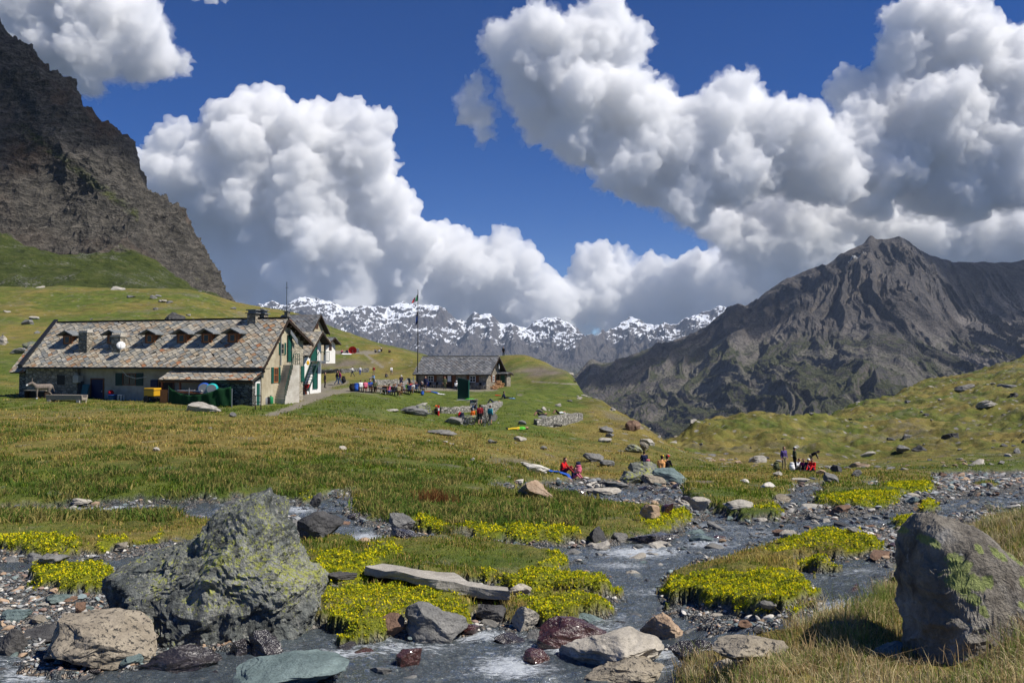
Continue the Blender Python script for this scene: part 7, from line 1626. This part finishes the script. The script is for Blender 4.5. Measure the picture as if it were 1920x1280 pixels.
# log trough, white block, bench behind the donkey
g = at(125, 752); t = empty('water_trough', (g.x, g.y, g.z), -.25, 'weathered log trough lying in the grass before the donkey', 'trough')
m = MB(); m.prism([(-.3, .1), (.3, .1), (.36, .55), (.26, .55), (.20, .3), (-.20, .3), (-.26, .55), (-.36, .55)], -1.85, 1.85, 'yz'); m.build('trough_body', M['wood_grey'], t, bevel=.02)
for s in (-1.5, 1.5): m = MB(); m.box(s - .15, s + .15, -.4, .4, -.15, .1); m.build('support', M['concrete'], t)
def blk(px, py, sx, sy, sz, mat, rz, label, name, cat, bev=.03, lift=0):
    g = at(px, py); m = MB(); m.box(-sx/2, sx/2, -sy/2, sy/2, lift, lift + sz); o = m.build(name, mat, bevel=bev); o.location = g; o.rotation_euler = (0, 0, rz); tag(o, label, cat)
blk(124, 741, 1.15, .7, .75, M['white_wall'], -.3, 'white-edged stone basin behind the log trough', 'stone_basin', 'basin', .05)
g = FR.w(-22.8, -.9); t = empty('bench', (g.x, g.y, max(g.z, gz(g.x, g.y)) - .05), FR.th, 'dark bench and table against the stone wall behind the donkey', 'bench')
m = MB(); m.box(-1.3, 1.3, -.3, .3, .68, .74); m.build('table_top', M['wood_grey'], t); m = MB(); m.box(-1.2, -1.1, -.3, .3, -.2, .68); m.box(1.1, 1.2, -.3, .3, -.2, .68); m.build('trestle', M['wood_dark'], t); m = MB(); m.box(-1.2, 1.2, .1, .25, .0, .6); m.build('back_panel', M['black'], t)
# leaning boards
for px, c, w, h, lab in ((158, 'teal_board', .95, 1.35, 'blue-green board leaning on the refuge wall beside the dark doorway'), (150, 'black', .5, 1.6, 'black panel leaning on the refuge wall under the heater')):
    x = FR.fx(px, -.2); p = FR.w(x, -.35, 0); m = MB(); m.box(-w/2, w/2, -.03, .03, -.1, h); o = m.build('board', flat('blue_green_board', (.02, .10, .12), .6) if c == 'teal_board' else M['black'], bevel=.01); o.location = p; o.rotation_euler = (-.22, 0, FR.th); tag(o, lab, 'board')
# balls and stool by the wall
for px, c, s, lab in ((209, 'red', .30, 'red ball on top of the blue tub at the refuge wall'), (212, 'blue', .36, 'blue tub at the refuge wall under the shutters')):
    x = FR.fx(px, -.5); p = FR.w(x, -.5, 0); m = MB()
    if c == 'red': m.blob((0, 0, .62), s * .8, 3)
    else: m.lathe((0, 0, 0), [(.30, -.1), (.36, .42), (.40, .42), (.40, .46), (.33, .46), (.31, .3)], 18)
    o = m.build('ball' if c == 'red' else 'tub', cl(c), smooth=True); o.location = p; tag(o, lab, 'ball' if c == 'red' else 'tub')
x = FR.fx(228, -.5); p = FR.w(x, -.5, 0); t = empty('stool', p, FR.th, 'white stool at the refuge wall', 'stool'); m = MB(); m.box(-.2, .2, -.2, .2, .42, .47); m.build('seat', M['white'], t)
for a in (-.16, .16):
    for b in (-.16, .16): m = MB(); m.bar((a, b, -.1), (a, b, .42), .04); m.build('leg', M['white'], t)
# yellow generator cart
p = FR.w(FR.fx(287, -2.2), -2.2, 0); t = empty('generator_cart', (p.x, p.y, gz(p.x, p.y)), FR.th - .1, 'yellow generator box on a small wheeled cart before the refuge', 'cart')
m = MB(); m.box(-.58, .58, -.4, .4, .52, 1.2); o = m.build('housing', M['yellow'], t, bevel=.04); m = MB(); m.box(-.6, .6, -.42, .42, 1.0, 1.03); m.build('trim', M['metal_dark'], t)
m = MB(); m.box(-.55, .55, -.35, .35, .38, .5); m.bar((.5, 0, .42), (1.2, 0, .15), .07); m.build('chassis', M['black'], t)
for s in (-1, 1): m = MB(); m.lathe((-.25, s * .42, .28), [(.12, -.06), (.28, -.06), (.30, 0), (.28, .06), (.12, .06)], 18, 'y'); m.build('wheel', M['black'], t)
# green mesh fence with drums and planks
p0 = FR.w(FR.fx(316, -2.6), -2.6); p1 = FR.w(FR.fx(430, -2.9), -2.9)
t = empty('mesh_fence', (p0.x, p0.y, gz(p0.x, p0.y)), FR.th, 'sagging dark green mesh fence in front of the lean-to store', 'fence')
Lf = (p1 - p0).length; n = 40; V = []; Fq = []
for i in range(n + 1):
    u = i / n; top = 1.45 - .75 * math.sin(min(1, u * 1.15) * PI) ** .7 if u < .87 else 1.25 + 1.2 * (u - .87)
    for j in range(9): v = j / 8; V.append((u * Lf, -.5 * math.sin(u * PI) + .05 * math.sin(u * 40 + v * 3) + r_.normal(0, .012), -.25 + (top + .25) * v))
for i in range(n):
    for j in range(8): a = i * 9 + j; Fq.append([a, a + 9, a + 10, a + 1])
o = link('mesh_sheet', np_mesh('mesh_sheet', np.array(V), np.array(Fq), [flat('green_mesh_net', (.006, .045, .014), .9, var=.5, scale=20)]), t); o.modifiers.new('s', 'SOLIDIFY').thickness = .03
for u in (0, .33, .66, 1.0): m = MB(); m.tube([(u * Lf, .06, -.3), (u * Lf, .06, 1.25)], .035); m.build('post', M['metal_grey'], t)
m = MB(); m.box(-.75, -.03, -.05, .0, -.2, 1.1); m.build('plywood', M['wood_orange'], t)
for px, c, r, h, lab, dy in ((380, 'blue', .48, 1.15, 'blue drum lying on its side behind the green mesh fence', .3), (399, 'turquoise', .43, 1.05, 'turquoise drum lying on its side right of the blue drum', .0)):
    x = FR.fx(px, -2.2); p = FR.w(x, -2.2 + dy, 0); t = empty('drum', (p.x, p.y, p.z + 1.12), FR.th + .5, lab, 'drum'); m = MB(); m.lathe((0, 0, 0), [(r * .9, -.45), (r, -.42), (r, -.15), (r * 1.04, -.13), (r, -.11), (r, .11), (r * 1.04, .13), (r, .15), (r, .42), (r * .9, .45)], 22, 'y'); m.build('drum_body', M[c], t, smooth=True); m = MB(); m.lathe((0, 0, 0), [(r * .86, -.458), (r * .86, -.47)], 22, 'y'); m.build('drum_lid', M['metal_grey'], t)
for k in range(9):
    x = FR.fx(333 + k * 4.5, -1.9); p = FR.w(x, -2.0 - .06 * k, .78 + .06 * (k % 4)); m = MB(); m.box(-1.2, 1.2, -.07, .07, -.025, .025); o = m.build('plank', [M['wood_grey'], M['white_wall'], M['wood_orange']][k % 3]); o.location = p; o.rotation_euler = (0, .04 * (k % 3 - 1), FR.th + .05 * (k % 5 - 2)); tag(o, f'{["weathered", "whitish", "orange"][k % 3]} plank piled behind the green mesh fence', 'plank', f'{["weathered", "whitish", "orange"][k % 3]} planks behind the mesh fence')
m = MB(); m.box(-3.2, 2.4, -.5, .5, 0, .78); o = m.build('timber_stack', M['wood_dark']); q = FR.w(FR.fx(372, -2.0), -2.0, -.1); o.location = q; o.rotation_euler = (0, 0, FR.th); tag(o, 'dark timber stack hidden behind the green mesh fence, carrying drums and planks', 'timber')
# hitching frame, gas bottles
g = at(483, 768); t = empty('hitching_rail', g, .1, 'thin dark wooden frame standing in the grass before the store door', 'rail'); s = g.y / F
for x in (-4.2 * s, 6 * s): m = MB(); m.bar((x, 0, -.2), (x, 0, 27 * s), .07); m.build('post', M['wood_dark'], t)
m = MB(); m.bar((-4.2 * s, .04, 26.5 * s), (6 * s, .04, 26.5 * s), .06); m.build('rail_bar', M['wood_dark'], t); m = MB(); m.bar((-4.2 * s, .04, 14 * s), (6 * s, .04, 14 * s), .05); m.build('cross_bar', M['wood_dark'], t)
def bottle(px, py, c, lab, r=.2, h=.62):
    g = at(px, py); t = empty('gas_bottle', g, 0, lab, 'gas bottle'); m = MB(); m.lathe((0, 0, 0), [(r * .8, -.05), (r, .04), (r, h * .8), (r * .7, h * .95), (r * .2, h)], 16); m.build('tank', cl(c) if c != 'green' else M['flag_green'], t, smooth=True); m = MB(); m.lathe((0, 0, 0), [(.05, h), (.06, h + .09)], 10); m.build('valve', M['metal_grey'], t)
bottle(508, 757, 'green', 'green gas bottle at the corner of the refuge'); bottle(502, 758, 'black', 'black gas bottle next to the green one'); bottle(497, 758, 'grey', 'grey gas bottle left of the black one')
g = at(822, 779); t = empty('waymark_post', g, 0, 'red and white post stuck beside the person at the split rock', 'post'); m = MB(); m.tube([(0, 0, -.1), (0, 0, .45)], .09); m.tube([(0, 0, .7), (0, 0, .95)], .09); m.build('red_band', M['red'], t); m = MB(); m.tube([(0, 0, .4501), (0, 0, .6999)], .088); m.build('white_band', M['white'], t)
# heap of small stones on the slab
for k in range(26):
    g = at(1104 + (k % 9) * 3.4 + random.random() * 2, 918 - (k // 9) * 2.2 + random.random()); o = link('stone', rock_mesh(k % 12, 3, ['grey', 'white', 'dark', 'pale'][k % 4], rough=.07)); s = random.uniform(.18, .34); o.scale = (s, s * .7, s * .6); o.location = g + Vector((0, 0, .14)); o.rotation_euler = (0, 0, random.random() * 6)
    c = ['grey', 'white', 'dark', 'pale'][k % 4]; tag(o, f'{c} stone in the little heap on the flat pale slab', 'stone', f'{c} stones of the little heap')
# rush clump on the grass tongue
g = at(818, 945); n = 260; X = np.full(n, g.x) + r_.normal(0, .28, n); Y = np.full(n, g.y) + r_.normal(0, .2, n); z_ = sheet_height(X, Y)[0]
V1, F1, T1 = blades('g', X, Y, z_, np.full(n, .42), .014, np.tile([.20, .09, .035], (n, 1)), r_, per=1, lean=.35); me = np_mesh('rush_tuft', V1, F1, [MB_], smooth=False, attrs={'tint': T1}); tag(link('rush_tuft', me), 'reddish brown rush tuft standing on the grass tongue', 'plant')
